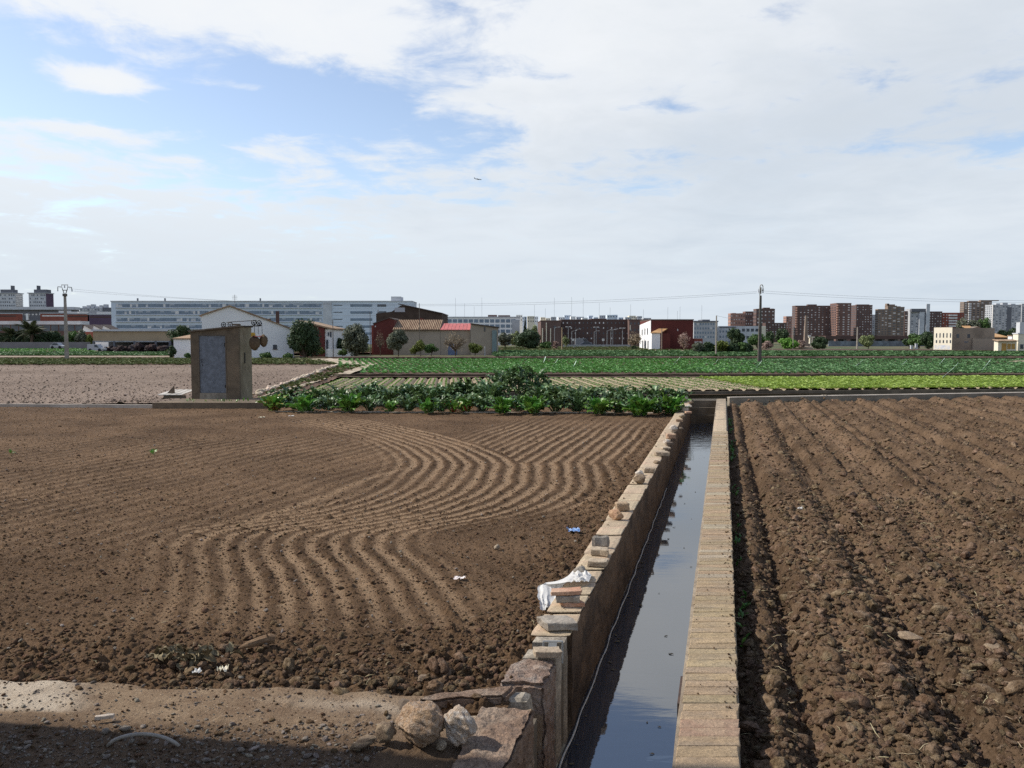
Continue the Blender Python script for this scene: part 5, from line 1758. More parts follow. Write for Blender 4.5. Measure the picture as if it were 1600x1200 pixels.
# white tapes strung over the crop
M_TAPE = mat('pale_tape', (0.70, 0.82, 0.76), (0.60, 0.76, 0.68), 3, .5)
for ti, (a, b) in enumerate((((656, 573), (674, 564)), ((674, 564), (685, 557)), ((658, 561), (676, 554)), ((815, 565), (830, 557)), ((849, 567), (853, 559)),
             ((862, 574), (873, 563)), ((895, 574), (901, 567)), ((1052, 570), (1064, 559)), ((1113, 571), (1124, 563)), ((1180, 576), (1192, 566)),
             ((1334, 574), (1351, 564)), ((1407, 571), (1418, 567)), ((1467, 570), (1477, 562)), ((1473, 590), (1500, 569)), ((1534, 579), (1549, 564)))):
    p, q = G(*a, 0.0), G(*b, 0.12)
    q = p + (q - p) * 0.85
    p.z, q.z = .02, .32
    md_ = (p + q) / 2 + Vector((0, 0, -.05))
    tp = MB()
    for u, v in ((p, md_), (md_, q)):
        w = Vector((.03, 0, .035))
        tp.hexa([u - w, u + w, u + w + Vector((0, .02, 0)), u - w + Vector((0, .02, 0)), v - w, v + w, v + w + Vector((0, .02, 0)), v - w + Vector((0, .02, 0))])
    tag(tp.build('marker_tape', M_TAPE), 'pale plastic tape slanting over the green crop, %s from the left' % ORD[ti], 'tape', 'pale tapes over the cabbage field')
# ------------------------------------------------------------------ far buildings
ZB = -0.3


def bmat(name, c, var=.85, c3=None, rough=.85):
    return mat(name, c, tuple(v * var for v in c), .35, rough, c3=c3, s3=.12)


M_WHITE = bmat('white_wall', (0.82, 0.82, 0.81), .95)
M_WHITEB = bmat('white_panel', (0.60, 0.67, 0.755), .95)
M_GREYW = bmat('grey_wall', (0.45, 0.46, 0.48))
M_LGREY = bmat('light_grey_wall', (0.56, 0.575, 0.60))
M_DGREY = bmat('dark_grey_wall', (0.16, 0.165, 0.185))
M_DWALL = bmat('dull_boundary_wall', (0.21, 0.20, 0.205))
M_PURPLE = bmat('plum_wall', (0.115, 0.075, 0.12))
M_REDW = bmat('deep_red_wall', (0.125, 0.032, 0.026), .85)
M_REDB = bmat('red_brick_wall', (0.27, 0.085, 0.06))
M_BRK = bmat('brick_wall', (0.185, 0.112, 0.094))
M_BRK2 = bmat('brown_brick_wall', (0.150, 0.096, 0.083))
M_BRK3 = bmat('sandy_brick_wall', (0.250, 0.190, 0.150))
M_BRK4 = bmat('salmon_brick_wall', (0.40, 0.235, 0.185))
M_BRKD = bmat('dark_brick_wall', (0.105, 0.066, 0.058))
M_TANW = bmat('tan_wall', (0.42, 0.32, 0.21))
M_BEIGE = bmat('beige_wall', (0.36, 0.30, 0.235), .85)
M_CREAM = bmat('cream_wall', (0.74, 0.675, 0.54), .92)
M_STONEW = bmat('dark_stone_wall', (0.245, 0.195, 0.15), .75, (0.32, 0.26, 0.2))
M_GLASS = mat('dark_window_glass', (0.035, 0.045, 0.06), (0.06, 0.075, 0.095), .6, 0.12, spec=.6)
M_GLASSB = mat('bluish_window_glass', (0.10, 0.15, 0.21), (0.15, 0.21, 0.28), .6, 0.12, spec=.6)
M_SHUT = mat('white_shutter', (0.72, 0.70, 0.68), (0.6, 0.58, 0.56), .5, .6)
M_ROOFT = mat('clay_tile', (0.33, 0.225, 0.145), (0.25, 0.165, 0.105), .8, .9, .03, 4, c3=(.4, .29, .19), s3=.3)
M_ROOFO = mat('ochre_tile', (0.46, 0.27, 0.12), (0.36, 0.2, 0.09), .8, .9, .03, 4, c3=(.5, .33, .18), s3=.3)
M_ROOFR = mat('red_sheet_roof', (0.50, 0.155, 0.14), (0.42, 0.12, 0.11), .8, .6)
M_ROOFB = mat('dark_sheet_roof', (0.11, 0.085, 0.07), (0.08, 0.06, 0.05), .8, .8)
M_POLE = mat('concrete_pole', (0.33, 0.295, 0.25), (0.27, 0.24, 0.205), 2, .85)
M_DPOLE = mat('dark_pole', (0.085, 0.075, 0.065), (0.12, 0.105, 0.09), 2, .85)
M_STEEL = mat('dull_steel', (0.33, 0.34, 0.35), (0.25, 0.26, 0.27), 2, .5, metal=.5)
M_WIRE = mat('black_wire', (0.06, 0.06, 0.065), (0.05, 0.05, 0.055), 2, .6)


class Bld:
    """a building set at depth Y whose front spans two photo columns"""
    def __init__(self, name, label, px0, px1, ytop, Y, depth=12.0, m=M_WHITE, group=None, cat='building', z0=ZB, body=True, turn=0.0):
        self.Y, self.m = Y, m
        x0, x1 = AX(px0, Y), AX(px1, Y)
        self.x = (x0 + x1) / 2
        self.z0 = z0
        self.w = x1 - x0
        self.h = AZ(ytop, Y) - z0
        self.d = depth
        self.o = thing(name, label, cat, (self.x, Y, z0), 0, group)
        if turn:                              # swung about its right front corner
            a = math.radians(turn)
            self.o.rotation_euler = (0, 0, a)
            self.o.location = (x1 - self.w / 2 * math.cos(a), Y - self.w / 2 * math.sin(a), z0)
        if body:
            MB().box(-self.w / 2, self.w / 2, 0, depth, -.2, self.h).build('wall', m, self.o)

    def X(self, px):
        return AX(px, self.Y) - self.x

    def Z(self, py):
        return AZ(py, self.Y) - self.z0

    def box(self, nm, px0, px1, py0, py1, m, y0=-.05, y1=.3, parent=None):
        return MB().box(self.X(px0), self.X(px1), y0, y1, self.Z(py1), self.Z(py0)).build(nm, m, parent or self.o)

    def roof(self, m=M_GREYW, over=.25, th=.35):
        MB().box(-self.w / 2 - over, self.w / 2 + over, -over, self.d + over, self.h + .004, self.h + th).build('roof', m, self.o)
        return self

    def panes(self, nm, rects, m, y0=-.04, y1=.06, kind=None):
        mb = MB()
        for a, b, c, d in rects:
            mb.box(a, b, y0, y1, c, d)
        o = mb.build(nm, m, self.o)
        if kind:
            o['kind'] = kind
        return o

    def facade(self, floors, cols, w=.5, hh=.5, m=M_GLASS, x0=None, x1=None, z0=1.0, z1=None, shut=.0, nm='windows', seed=0, frame=None):
        """rows of windows over the front; some with white shutters let down"""
        x0 = -self.w / 2 if x0 is None else x0
        x1 = self.w / 2 if x1 is None else x1
        z1 = self.h if z1 is None else z1
        cw, fh = (x1 - x0) / cols, (z1 - z0) / floors
        rr = random.Random(seed)
        a, b, c = [], [], []
        for i in range(floors):
            for j in range(cols):
                xa, za = x0 + cw * (j + .5 - w / 2), z0 + fh * (i + .5 - hh / 2)
                r = (xa, xa + cw * w, za, za + fh * hh)
                (b if rr.random() < shut else a).append(r)
                c.append((xa - .12, xa + cw * w + .12, za - .16, za - .02))
        if a:
            self.panes(nm, a, m, -.03, .05, 'stuff')
        if b:
            self.panes('shutters', b, M_SHUT, -.05, .05, 'stuff')
        if frame is not None:
            self.panes('window_sills', c, frame, -.12, .05, 'stuff')
        return self

    def side(self, floors, cols, w=.4, hh=.5, m=M_GLASS, sgn=-1, z0=1.0, nm='side_windows', proud=.04):
        """windows on the left (-1) or right (+1) flank"""
        mb = MB()
        cw, fh = self.d / cols, (self.h - z0) / floors
        xf = sgn * self.w / 2
        for i in range(floors):
            for j in range(cols):
                ya, za = cw * (j + .5 - w / 2), z0 + fh * (i + .5 - hh / 2)
                mb.box(min(xf, xf + sgn * proud), max(xf, xf + sgn * proud), ya, ya + cw * w, za, za + fh * hh)
        o = mb.build(nm, m, self.o)
        o['kind'] = 'stuff'
        return self

    def balconies(self, floors, px0, px1, m, z0=1.0, dep=1.1):
        x0, x1 = self.X(px0), self.X(px1)
        fh = (self.h - z0) / floors
        for i in range(floors):
            z = z0 + fh * i + fh * .08
            MB().box(x0, x1, -dep, -.05, z, z + 1.0).build('balcony', m, self.o)
        return self


# ---- far left
for nm, px0, px1, dark, lb in (('a', -6, 33, (26, 33), 'pale tower block cut by the left edge of the photo'), ('b', 47, 85, (74, 85), 'pale tower block with a plum coloured right side')):
    b = Bld('tower_block', lb, px0, dark[0], 458.5, 520, 8, M_LGREY)
    b.roof(M_GREYW, .6, .5)
    b.facade(9, 9, .55, .42, M_DGREY, b.X(px0 + 1), b.X(dark[0] - .5), z0=b.h * .35, seed=3, shut=.3)
    if nm == 'b':
        MB().box(b.w / 2 + .01, b.w / 2 + .25, -.1, 8.1, 0, b.h).build('plum_flank', M_PURPLE, b.o)
    else:
        b.side(18, 1, .9, .45, M_SHUT, 1, z0=b.h * .3, nm='pale_bands', proud=.5)
    cxp = (px0 + px1) / 2
    MB().box(b.X(cxp - 12), b.X(cxp + 8), 1, 6, b.h + .5, b.h + 2.6).build('roof_house', M_DGREY, b.o)
    MB().box(b.X(cxp - 9 + (12 if nm == 'a' else 0)), b.X(cxp - 7 + (12 if nm == 'a' else 0)), 2, 5, b.h + 2.6, b.h + 5.2).build('chimney', M_DGREY, b.o)
b = Bld('station_building', 'long low dark building with a pale roof band under the two towers', -30, 118, 484, 470, 5, M_DGREY)
MB().box(-b.w / 2 - 1, b.w / 2 + .5, -2, 5.2, b.h, b.h + 1.6).build('roof', M_LGREY, b.o)
b.facade(1, 26, .5, .18, M_SHUT, z0=b.h - 5, z1=b.h - .5, nm='pale_signs', seed=2)
b.box('white_pier', 43.2, 46.6, 490, 500, M_WHITE, -1, .5)
b.facade(3, 8, .5, .45, M_GLASSB, b.X(47), b.X(64), z0=2, z1=b.h - 5)
for px0, px1, yt, yb, m, lb in ((-30, 29, 490.5, 503.5, M_REDB, 'low red brick building at the far left edge'), (64, 104, 490, 503, M_REDB, 'low red brick building behind the left pole'),
                               (104, 140, 491, 503, M_REDB, 'dull red building right of the left pole'), (138, 178, 492, 504, M_PURPLE, 'plum and red building beside the long office block')):
    b = Bld('low_building', lb, px0, px1, yt, 420, 4, m)
    MB().box(-b.w / 2 - .2, b.w / 2 + .2, -.3, 4.2, b.h, b.h + .5).build('roof', M_GREYW, b.o)
    b.panes('window_strip', [(-b.w / 2 + 1, b.w / 2 - 1, b.h - 1.5, b.h - .8)], M_SHUT if px0 == 64 else M_BRKD)
for px0, px1, yt, lb in ((93, 108, 486, 'small white flat roofed house left of the row of white roofs'), (108, 122, 487.5, 'white roof house right behind the left pole'),
                        (125, 139, 487, 'white boxy house under the grey housing block'), (139, 152, 486.5, 'grey boxy house in the row of white roofs'), (152, 173, 487.5, 'white house closest to the long office block')):
    b = Bld('white_house', lb, px0, px1, yt, 450, 3, M_WHITE if px0 != 139 else M_GREYW)
    b.facade(1, 4, .4, .3, M_GREYW, z0=b.h - 3.5, z1=b.h, seed=px0).roof(M_LGREY, .1, .25)
b = Bld('housing_block', 'grey housing block with stepped roof left of the long office block', 126, 172, 481, 560, 5, M_GREYW)
b.facade(3, 12, .4, .4, M_DGREY, z0=b.h - 8, seed=5, shut=.3)
b.box('dark_end', 162, 174, 480.5, 492, M_DGREY, -.3, 8)
for j in range(6):
    xx = b.X(129 + j * 6.6)
    MB().box(xx, xx + 2.2, 1, 4, b.h, b.h + 1.2 + 1.3 * ((j * 37) % 3) / 2).build('roof_house', M_LGREY, b.o)

# ---- factory with saw-tooth roof
b = Bld('factory', 'low factory with long glazed front and saw tooth roofs behind the palms', -20, 126, 507, 210, 4, M_BRKD)
MB().box(-b.w / 2 - .2, b.w / 2 + .2, -.4, 4.2, b.h, b.h + .9).build('roof', M_LGREY, b.o)
zg0, zg1 = b.Z(517), b.Z(508)
b.panes('glazing', [(b.X(-20 + j * 12.5) + .12, b.X(-20 + j * 12.5 + 12) - .1, zg0, zg1) for j in range(12)], M_GLASS)
b2 = Bld('factory_hall', 'white saw tooth factory hall between pole and warehouse', 127, 176, 516, 205, 4, M_WHITE)
for j in range(3):
    xa = 129 + j * 15
    MB().prism_y([(b2.X(xa), b2.h - .05), (b2.X(xa + 18), b2.h - .05), (b2.X(xa + 3), b2.Z(508.5))], .1, 3.8).build('gable', M_WHITE, b2.o)
    MB().hexa([(b2.X(xa + 2), -.4, b2.Z(507.8)), (b2.X(xa + 18.5), -.4, b2.Z(516.2)), (b2.X(xa + 18.5), 4.1, b2.Z(516.2)), (b2.X(xa + 2), 4.1, b2.Z(507.8)),
               (b2.X(xa + 2), -.4, b2.Z(507)), (b2.X(xa + 18.5), -.4, b2.Z(515.4)), (b2.X(xa + 18.5), 4.1, b2.Z(515.4)), (b2.X(xa + 2), 4.1, b2.Z(507))]).build('roof', M_ROOFB, b2.o)
b2.box('red_base', 128, 146, 518.5, 541, M_REDB, -.1, .2)
b2.box('door', 131, 133, 523, 533, M_LGREY, -.2, .2)

# ---- warehouse, its scrap yard and the van
b = Bld('warehouse', 'long open fronted warehouse with tan upper wall', 145.5, 266, 517.5, 160, 7, M_TANW, body=False)
MB().box(-b.w / 2, b.w / 2, 0, 7, b.Z(532.5), b.h).build('wall', M_TANW, b.o)
MB().box(-b.w / 2, b.w / 2, 6, 7, -.2, b.Z(532.6)).build('back_wall', M_DGREY, b.o)
MB().box(-b.w / 2 - .2, b.w / 2 + .2, -.4, 7.2, b.h, b.h + .35).build('roof', M_LGREY, b.o)
MB().box(-b.w / 2, b.w / 2, -.02, .1, b.Z(534.5), b.Z(532.55)).build('door_rail', M_STEEL, b.o)
for p in (146, 178, 210, 243, 265):
    MB().box(b.X(p) - .18, b.X(p) + .18, -.06, .3, -.2, b.Z(532.6)).build('post', M_DGREY, b.o)
M_SCRAP = mat('rusty_scrap', (0.022, 0.017, 0.018), (0.05, 0.026, 0.024), 1.2, .9, c3=(.03, .03, .04), s3=.6)
for j, (p, w_, h_, lb) in enumerate(((168, 14, 7, 'dark scrap heap at the left end of the open warehouse'), (190, 18, 8, 'dark scrap heap in the second bay of the warehouse'), (214, 16, 11, 'tall reddish scrap heap in the middle of the warehouse'),
                                     (236, 14, 8, 'dark scrap heap in the last bay of the warehouse'), (256, 16, 7, 'dark scrap heap beside the white annex'))):
    rs = rock_mesh('scrap_heap', M_SCRAP, 800 + j, 4, .9, 3, (1, .7, 1), crag=1.6)
    k = 158 / FPX
    tag(link('scrap_heap', rs, None, (AX(p, 158), 158, ZB + .2), (0, 0, 0), (w_ * k * 1.1, 3, h_ * k * 1.5)), lb, 'scrap heap')
M_VAN = mat('van_paint', (0.42, 0.43, 0.45), (0.38, 0.39, 0.41), 1, .5)
M_TYRE = mat('black_tyre', (0.02, 0.02, 0.02), (0.03, 0.03, 0.03), 3, .8)


def car(label, pxc, Y, L_, H_, m, kind='car', flip=1, z=ZB):
    o = thing('parked_' + kind, label, kind, (AX(pxc, Y), Y, z))
    h = H_
    if kind == 'van':
        prof = [(-.5, .18), (.5, .18), (.5, .45), (.30, .55), (.12, 1.0), (-.48, 1.0), (-.5, .5)]
        win = [(.26, .60), (.12, .93), (-.02, .93), (-.02, .60)]
    else:
        prof = [(-.5, .2), (.5, .2), (.5, .5), (.25, .6), (.08, 1.0), (-.22, 1.0), (-.42, .62), (-.5, .58)]
        win = [(.2, .62), (.07, .93), (-.2, .93), (-.36, .62)]
    MB().prism_y([(x * L_ * flip, z_ * h) for x, z_ in (prof if flip > 0 else prof[::-1])], 0, 1.6).build('body', m, o)
    MB().prism_y([(x * L_ * flip, z_ * h) for x, z_ in (win if flip > 0 else win[::-1])][::-1], -.02, .05).build('window', M_GLASS, o)
    for xx in (-.3, .3):
        wv = MB()
        pts = [(xx * L_, -.04, .3), (xx * L_, .2, .3)]
        wv.tube(pts, .3, 12)
        wv.build('wheel', M_TYRE, o)
    return o


car('small pale van parked in front of the open warehouse', 147.5, 150, 2.9, 1.4, M_VAN, 'van', 1)
car('white car half hidden behind the grey boundary wall', 87, 168, 2.6, 1.25, M_VAN, 'car', 1, ZB + .3)
b = Bld('boundary_wall', 'low grey boundary wall before the palms at the left', -60, 140, 534.5, 175, .3, M_DWALL, cat='wall')

# ---- the long office block
b = Bld('office_block', 'long five storey white office block with window bands', 175, 644, 471.5, 330, 16, M_WHITEB)
MB().box(-b.w / 2 - .15, b.w / 2 + .15, -.3, 16.2, b.h + .003, b.h + .4).build('roof', M_LGREY, b.o)
rr = random.Random(3)
FRA = mat('grey_window_frame', (0.40, 0.43, 0.47), (0.36, 0.39, 0.43), .5, .6)
for fl, yc in enumerate((477.3, 488.2, 499.2, 510.2, 521.2)):
    za, zb_ = b.Z(yc + 2.4), b.Z(yc - 2.3)
    bd = b.panes('window_band', [(b.X(182.5), b.X(503.5), za - .1, zb_ + .1)], FRA, -.03, .05)
    rects, lite = [], []
    x = 183.0
    while x < 501:
        w_ = rr.choice((2.6, 3.2, 3.2, 5.4))
        if rr.random() < .04:
            x += 1.6
            continue
        (lite if rr.random() < .16 else rects).append((b.X(x), b.X(min(x + w_, 503)), za, zb_ - (.6 if rr.random() < .25 else 0)))
        x += w_ + .55
    mb = MB()
    for r in rects:
        mb.box(r[0], r[1], -.07, -.02, r[2], r[3])
    q = mb.build('panes', M_GLASSB, bd)
    q['kind'] = 'stuff'
    mb = MB()
    for r in lite:
        mb.box(r[0], r[1], -.08, -.02, r[2], r[3])
    q = mb.build('blinds', M_SHUT, bd)
    q['kind'] = 'stuff'
    b.panes('ledge', [(b.X(182), b.X(504), za - .55, za - .25)], M_LGREY, -.45, .05)
    # right wing: narrow slots and a last run of windows
    b.panes('window_slot', [(b.X(521.5), b.X(535.5), za + .55, zb_ - .35)], M_GLASS, -.06, .05)
    b.panes('window_band', [(b.X(548), b.X(582), za + .1, zb_ - .1)], M_GLASSB, -.05, .05)
    b.panes('window_band', [(b.X(590), b.X(604), za + .1, zb_ - .1)], M_GLASS, -.05, .05)
    b.panes('floor_joint', [(b.X(505), b.X(643), za - .75, za - .6)], M_LGREY, -.02, .05)
b.panes('stair_bay', [(b.X(505.5), b.X(519), -.2, b.h - .02)], M_LGREY, -.35, .05)
MB().box(b.X(611), b.X(626), 1, 9, b.h + .4, b.h + 2.2).build('roof_house', M_LGREY, b.o)
for p in (211, 254, 404):
    MB().box(b.X(p) - .25, b.X(p) + .25, 3, 3.5, b.h + .4, b.h + 1.6).build('vent', M_DGREY, b.o)

# ---- white farmhouse with gable
b = Bld('farmhouse', 'white gabled farmhouse with brick chimney behind the pump hut', 325, 457.5, 515, 97, 13, M_WHITE, cat='house', body=False, turn=16.5)
ridge_x, ridge_z = b.X(365), b.Z(480)
xl, xr = b.X(325), b.X(457.5)
zl, zr = b.Z(494.5), b.Z(515.5)
MB().prism_y([(xl, -.2), (xr, -.2), (xr, zr), (ridge_x, ridge_z), (xl, zl)], 0, 13).build('wall', M_WHITE, b.o)


def pitch(mb, xa, za, xb, zb2, y0, y1, th=.16):
    mb.hexa([(xa, y0, za), (xb, y0, zb2), (xb, y1, zb2), (xa, y1, za), (xa, y0, za + th), (xb, y0, zb2 + th), (xb, y1, zb2 + th), (xa, y1, za + th)])


mb = MB()
sl = (zr - ridge_z) / (xr - ridge_x)
pitch(mb, ridge_x, ridge_z + .01, xr + .35, zr + sl * .35 + .01, -.22, 13.2)
sl2 = (ridge_z - zl) / (ridge_x - xl)
pitch(mb, xl - .25, zl - sl2 * .25 + .01, ridge_x - .002, ridge_z + .01, -.22, 13.2)
rf = mb.build('roof', M_ROOFT, b.o)
MB().box(b.X(432.5), b.X(438), 3, 3.5, b.Z(508), b.Z(485)).build('chimney', M_BRKD, rf)
MB().box(b.X(419), b.X(425), 5, 5.6, b.Z(503), b.Z(497)).build('chimney', M_BRK2, rf)
MB().box(b.X(398), b.X(458), .001, 2.5, b.Z(559), b.Z(531)).build('annex', M_WHITE, b.o) if False else None
wn = b.box('window', 427.5, 433.5, 538.5, 545, M_GLASS, -.04, .1)
MB().box(b.X(426.6), b.X(434.4), -.1, -.02, b.Z(546), b.Z(545.1)).build('sill', M_BRK2, wn)
an = MB().tube([(b.X(370.5), 4, ridge_z - .3), (b.X(370.5), 4, b.Z(459))], .03, 5)
for z_ in (.3, .6, .9):
    an.tube([(b.X(370.5) - .3, 4, b.Z(459) - z_ * .6), (b.X(370.5) + .3, 4, b.Z(459) - z_ * .6)], .018, 4)
an.build('antenna', M_STEEL, b.o)
MB().tube([(xr + .06, -.1, 0), (xr + .06, -.1, zr - .1)], .06, 6).build('downpipe', M_GREYW, b.o)
b = Bld('outhouse', 'low white outhouse with sloping tile roof left of the pump hut', 271, 324, 530, 96, 5, M_WHITE, cat='house')
mb = MB()
mb.hexa([(-b.w / 2 - .1, -.2, b.h), (b.w / 2, -.2, b.h), (b.w / 2, 5, b.Z(519)), (-b.w / 2 + 2.1, 5, b.Z(519)), (-b.w / 2 - .1, -.2, b.h + .12), (b.w / 2, -.2, b.h + .12), (b.w / 2, 5, b.Z(519) + .12), (-b.w / 2 + 2.1, 5, b.Z(519) + .12)])
mb.build('roof', M_ROOFT, b.o)

# ---- red house with white front
b = Bld('red_house', 'dark red house with white porch and tiled roof beside the round dark tree', 468, 507, 512, 118, 9, M_REDW, cat='house', body=False)
MB().prism_y([(-b.w / 2, -.2), (b.w / 2, -.2), (b.w / 2, b.Z(513)), (-b.w / 2, b.Z(503))], 0, 9).build('wall', M_REDW, b.o)
MB().box(b.X(507) + .01, b.X(518.5), .3, 8, -.2, b.Z(514)).build('porch', M_WHITE, b.o)
mb = MB()
pitch(mb, -b.w / 2, b.Z(503) + .02, b.X(521), b.Z(515.3), -.3, 9.3, .22)
mb.build('roof', M_ROOFT, b.o)
b.box('window', 511.5, 513.6, 519.5, 525, M_GLASS, .2, .4)
b.box('window', 515.2, 517.3, 518, 527, M_GLASS, .2, .4)
b.box('door', 509, 512, 531, 545, M_GLASS, .2, .4)
b.box('gate_post', 519, 521, 528, 551, M_LGREY, -.4, .2)
b = Bld('garden_wall', 'low white garden wall between the red house and the round tree', 512, 552, 545, 117, .3, M_WHITE, cat='wall')

# ---- red gabled farm with tile roofed barn and sheds
b = Bld('red_farm', 'dark red gabled farm building at the left end of the tiled barn', 580, 616, 503, 130, 8, M_REDW, cat='house', body=False)
gx = b.X(608)
MB().prism_y([(b.X(583.5), -.2), (b.X(616.5), -.2), (b.X(616.5), b.Z(500)), (gx, b.Z(497.5)), (b.X(583.5), b.Z(506))], 0, 10).build('wall', M_REDW, b.o)
mb = MB()
pitch(mb, b.X(582.8), b.Z(506.4), gx, b.Z(497.3), -.15, 10.2, .14)
pitch(mb, gx + .002, b.Z(497.3), b.X(617), b.Z(500), -.15, 10.2, .14)
mb.build('roof', M_ROOFB, b.o)
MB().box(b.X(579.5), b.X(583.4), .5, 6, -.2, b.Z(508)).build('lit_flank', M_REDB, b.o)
b.box('window', 586, 587.6, 509, 511, M_SHUT, -.05, .1)
b = Bld('tiled_barn', 'long barn with brown ridged tile roof and plain wall', 614.5, 688, 516, 129, 9, M_BEIGE, cat='barn')
za, zb_ = b.Z(516), b.Z(500)
for j in range(26):                               # tile courses running down the slope
    xa = b.X(614 + j * 74.5 / 26)
    xb = b.X(614 + (j + 1) * 74.5 / 26)
    dz = .10
    MB().hexa([(xa, -.35, za), (xb - .05, -.35, za), (xb - .05, 5, zb_), (xa, 5, zb_), (xa + .04, -.35, za + dz + .06), (xb - .12, -.35, za + dz + .06), (xb - .12, 5, zb_ + dz + .06), (xa + .04, 5, zb_ + dz + .06)]).build('tile_course', M_ROOFT, b.o)
MB().hexa([(b.X(613.5), -.3, za - .05), (b.X(689), -.3, za - .05), (b.X(689), 5, zb_ - .05), (b.X(613.5), 5, zb_ - .05), (b.X(613.5), -.3, za + .04), (b.X(689), -.3, za + .04), (b.X(689), 5, zb_ + .04), (b.X(613.5), 5, zb_ + .04)]).build('roof', M_ROOFB, b.o)
MB().prism_y([(b.X(640), zb_ - .1), (b.X(664), zb_ - .1), (b.X(655), b.Z(496.5)), (b.X(652), b.Z(495.5))], 5.1, 5.5).build('pediment', M_REDW, b.o)
b = Bld('metal_roof_shed', 'lean-to shed with red sheet metal roof beside the tiled barn', 688.3, 735, 516, 129, 8, M_BEIGE, cat='shed')
za, zb_ = b.Z(516), b.Z(505.5)
for j in range(8):
    xa, xb = b.X(688 + j * 47 / 8), b.X(688 + (j + 1) * 47 / 8)
    MB().hexa([(xa, -.3, za), (xb - .05, -.3, za), (xb - .05, 4, zb_), (xa, 4, zb_), (xa, -.3, za + .1), (xb - .05, -.3, za + .1), (xb - .05, 4, zb_ + .1), (xa, 4, zb_ + .1)]).build('roof_panel', M_ROOFR, b.o)
M_BLUED = mat('faded_blue_door', (0.16, 0.20, 0.30), (0.13, 0.165, 0.26), 1, .7)
b.box('door', 700, 714, 537, 555, M_BLUED, -.06, .1)
b = Bld('beige_shed', 'beige rendered shed with low sloping roof at the right of the farm', 735.3, 777, 507, 128, 9, M_BEIGE, cat='shed', body=False)
MB().prism_y([(-b.w / 2, -.2), (b.w / 2, -.2), (b.w / 2, b.Z(512.3)), (-b.w / 2, b.Z(506.6))], 0, 9).build('wall', M_BEIGE, b.o)
mb = MB()
pitch(mb, -b.w / 2, b.Z(506.4), b.X(779.5), b.Z(512.5), -.3, 9.2, .16)
mb.build('roof', M_ROOFB, b.o)
b.box('window', 756.5, 758, 511, 518, M_GLASS, -.05, .1)
M_MESH = mat('bluish_mesh', (0.20, 0.26, 0.26), (0.16, 0.21, 0.215), 1, .8)
b.box('mesh_screen', 769, 776, 516, 553, M_MESH, -.3, -.2)
b = Bld('old_barn', 'big dark barn rising behind the tiled barn', 588, 690, 490, 150, 14, M_STONEW, cat='barn', body=False)
MB().prism_y([(b.X(588), -.2), (b.X(690.5), -.2), (b.X(690.5), b.Z(490.5)), (b.X(627), b.Z(477)), (b.X(612), b.Z(487)), (b.X(588), b.Z(490))], 0, 14).build('wall', mat('barn_boards', (0.085, 0.06, 0.045), (0.06, 0.042, 0.032), .6, .95), b.o)
mb = MB()
pitch(mb, b.X(623), b.Z(475.6), b.X(691.5), b.Z(490.4), -.3, 14.2, .18)
mb.build('roof', M_ROOFB, b.o)
b.box('pale_gable', 617, 633, 480.5, 487.5, M_GREYW, -.06, .1)
b.box('window', 590, 592, 484, 488, M_GREYW, -.06, .1)

# ---- white block with big windows, right of the farm
b = Bld('white_block', 'low white block with rows of large bluish windows', 688, 812, 496.5, 290, 14, M_WHITE)
b.roof(M_LGREY, .2, .4)
for yc in (501.5, 509.5, 517.5):
    for j in range(14):
        x0 = 691 + j * 8.3
        if x0 > 803:
            continue
        b.panes('window', [(b.X(x0), b.X(x0 + 6.6), b.Z(yc + 2.6), b.Z(yc - 2.6))], M_GLASSB, -.05, .05)
for p0, p1, t in ((725, 742, 494.5), (762, 776, 491.5), (778, 797, 492)):
    MB().box(b.X(p0), b.X(p1), 4, 9, b.h + .4, b.Z(t)).build('roof_house', M_BRK2, b.o)
b.box('grey_end', 800, 812, 500, 530, M_GREYW, -.2, .1)

# ---- pale city roofs behind the brown brick building
for j in range(22):
    p = 806 + j * 9.4 + R.uniform(-2, 2)
    b = Bld('rooftop_block', 'pale flat roofed block in the row behind the brown brick building, %s from the left' % ORD[j], p, p + R.uniform(6, 13), R.uniform(491.5, 497.5), 520 + R.uniform(0, 60), 9,
            R.choice((M_WHITE, M_LGREY, M_WHITEB, M_GREYW, M_CREAM)), 'pale blocks behind the brown brick building')
    b.facade(2, 3, .45, .35, M_DGREY, z0=b.h - 4.5, seed=j, nm='windows')
for j in range(17):
    p = (712, 726, 741, 753, 835, 852, 866, 893, 911, 936, 953, 985, 1005, 1043, 1058, 1062, 1096)[j]
    t = R.uniform(464, 486)
    Y = 500
    tag(MB().tube([(0, 0, 0), (0, 0, AZ(t, Y) - ZB)], .07, 4).build('antenna_mast', M_STEEL, None, (AX(p, Y), Y, ZB)), 'thin antenna mast above the distant rooftops, %s from the left' % ORD[j], 'antenna', 'antenna masts over the city')

# ---- brown brick complex and its street lamps
b = Bld('brick_complex', 'long dark brown brick building behind the street lamps', 877, 990, 500.5, 262, 30, M_BRKD)
b.roof(M_BRK2, .1, .3)
b.facade(4, 18, .28, .3, M_GLASS, z0=1.5, seed=8, shut=.25)
MB().box(b.X(925), b.X(949), 2, 14, b.h + .3, b.Z(497.5)).build('roof_house', M_BRKD, b.o)
MB().box(b.X(950), b.X(984), 3, 15, b.h + .3, b.Z(499)).build('parapet', M_CREAM, b.o)
b = Bld('brick_wing', 'lighter brown brick wing with pale pilasters at the left of the brick building', 845, 876.5, 502, 255, 30, M_BRK2)
b.roof(M_BRK2, .1, .3)
for p in (847, 853, 859.5):
    MB().box(b.X(p), b.X(p + 1.3), -.5, -.02, -.2, b.Z(504 if p == 853 else 513)).build('pilaster', M_CREAM, b.o)
b.box('window', 865, 868.5, 509, 514, M_GLASS, -.06, .1)
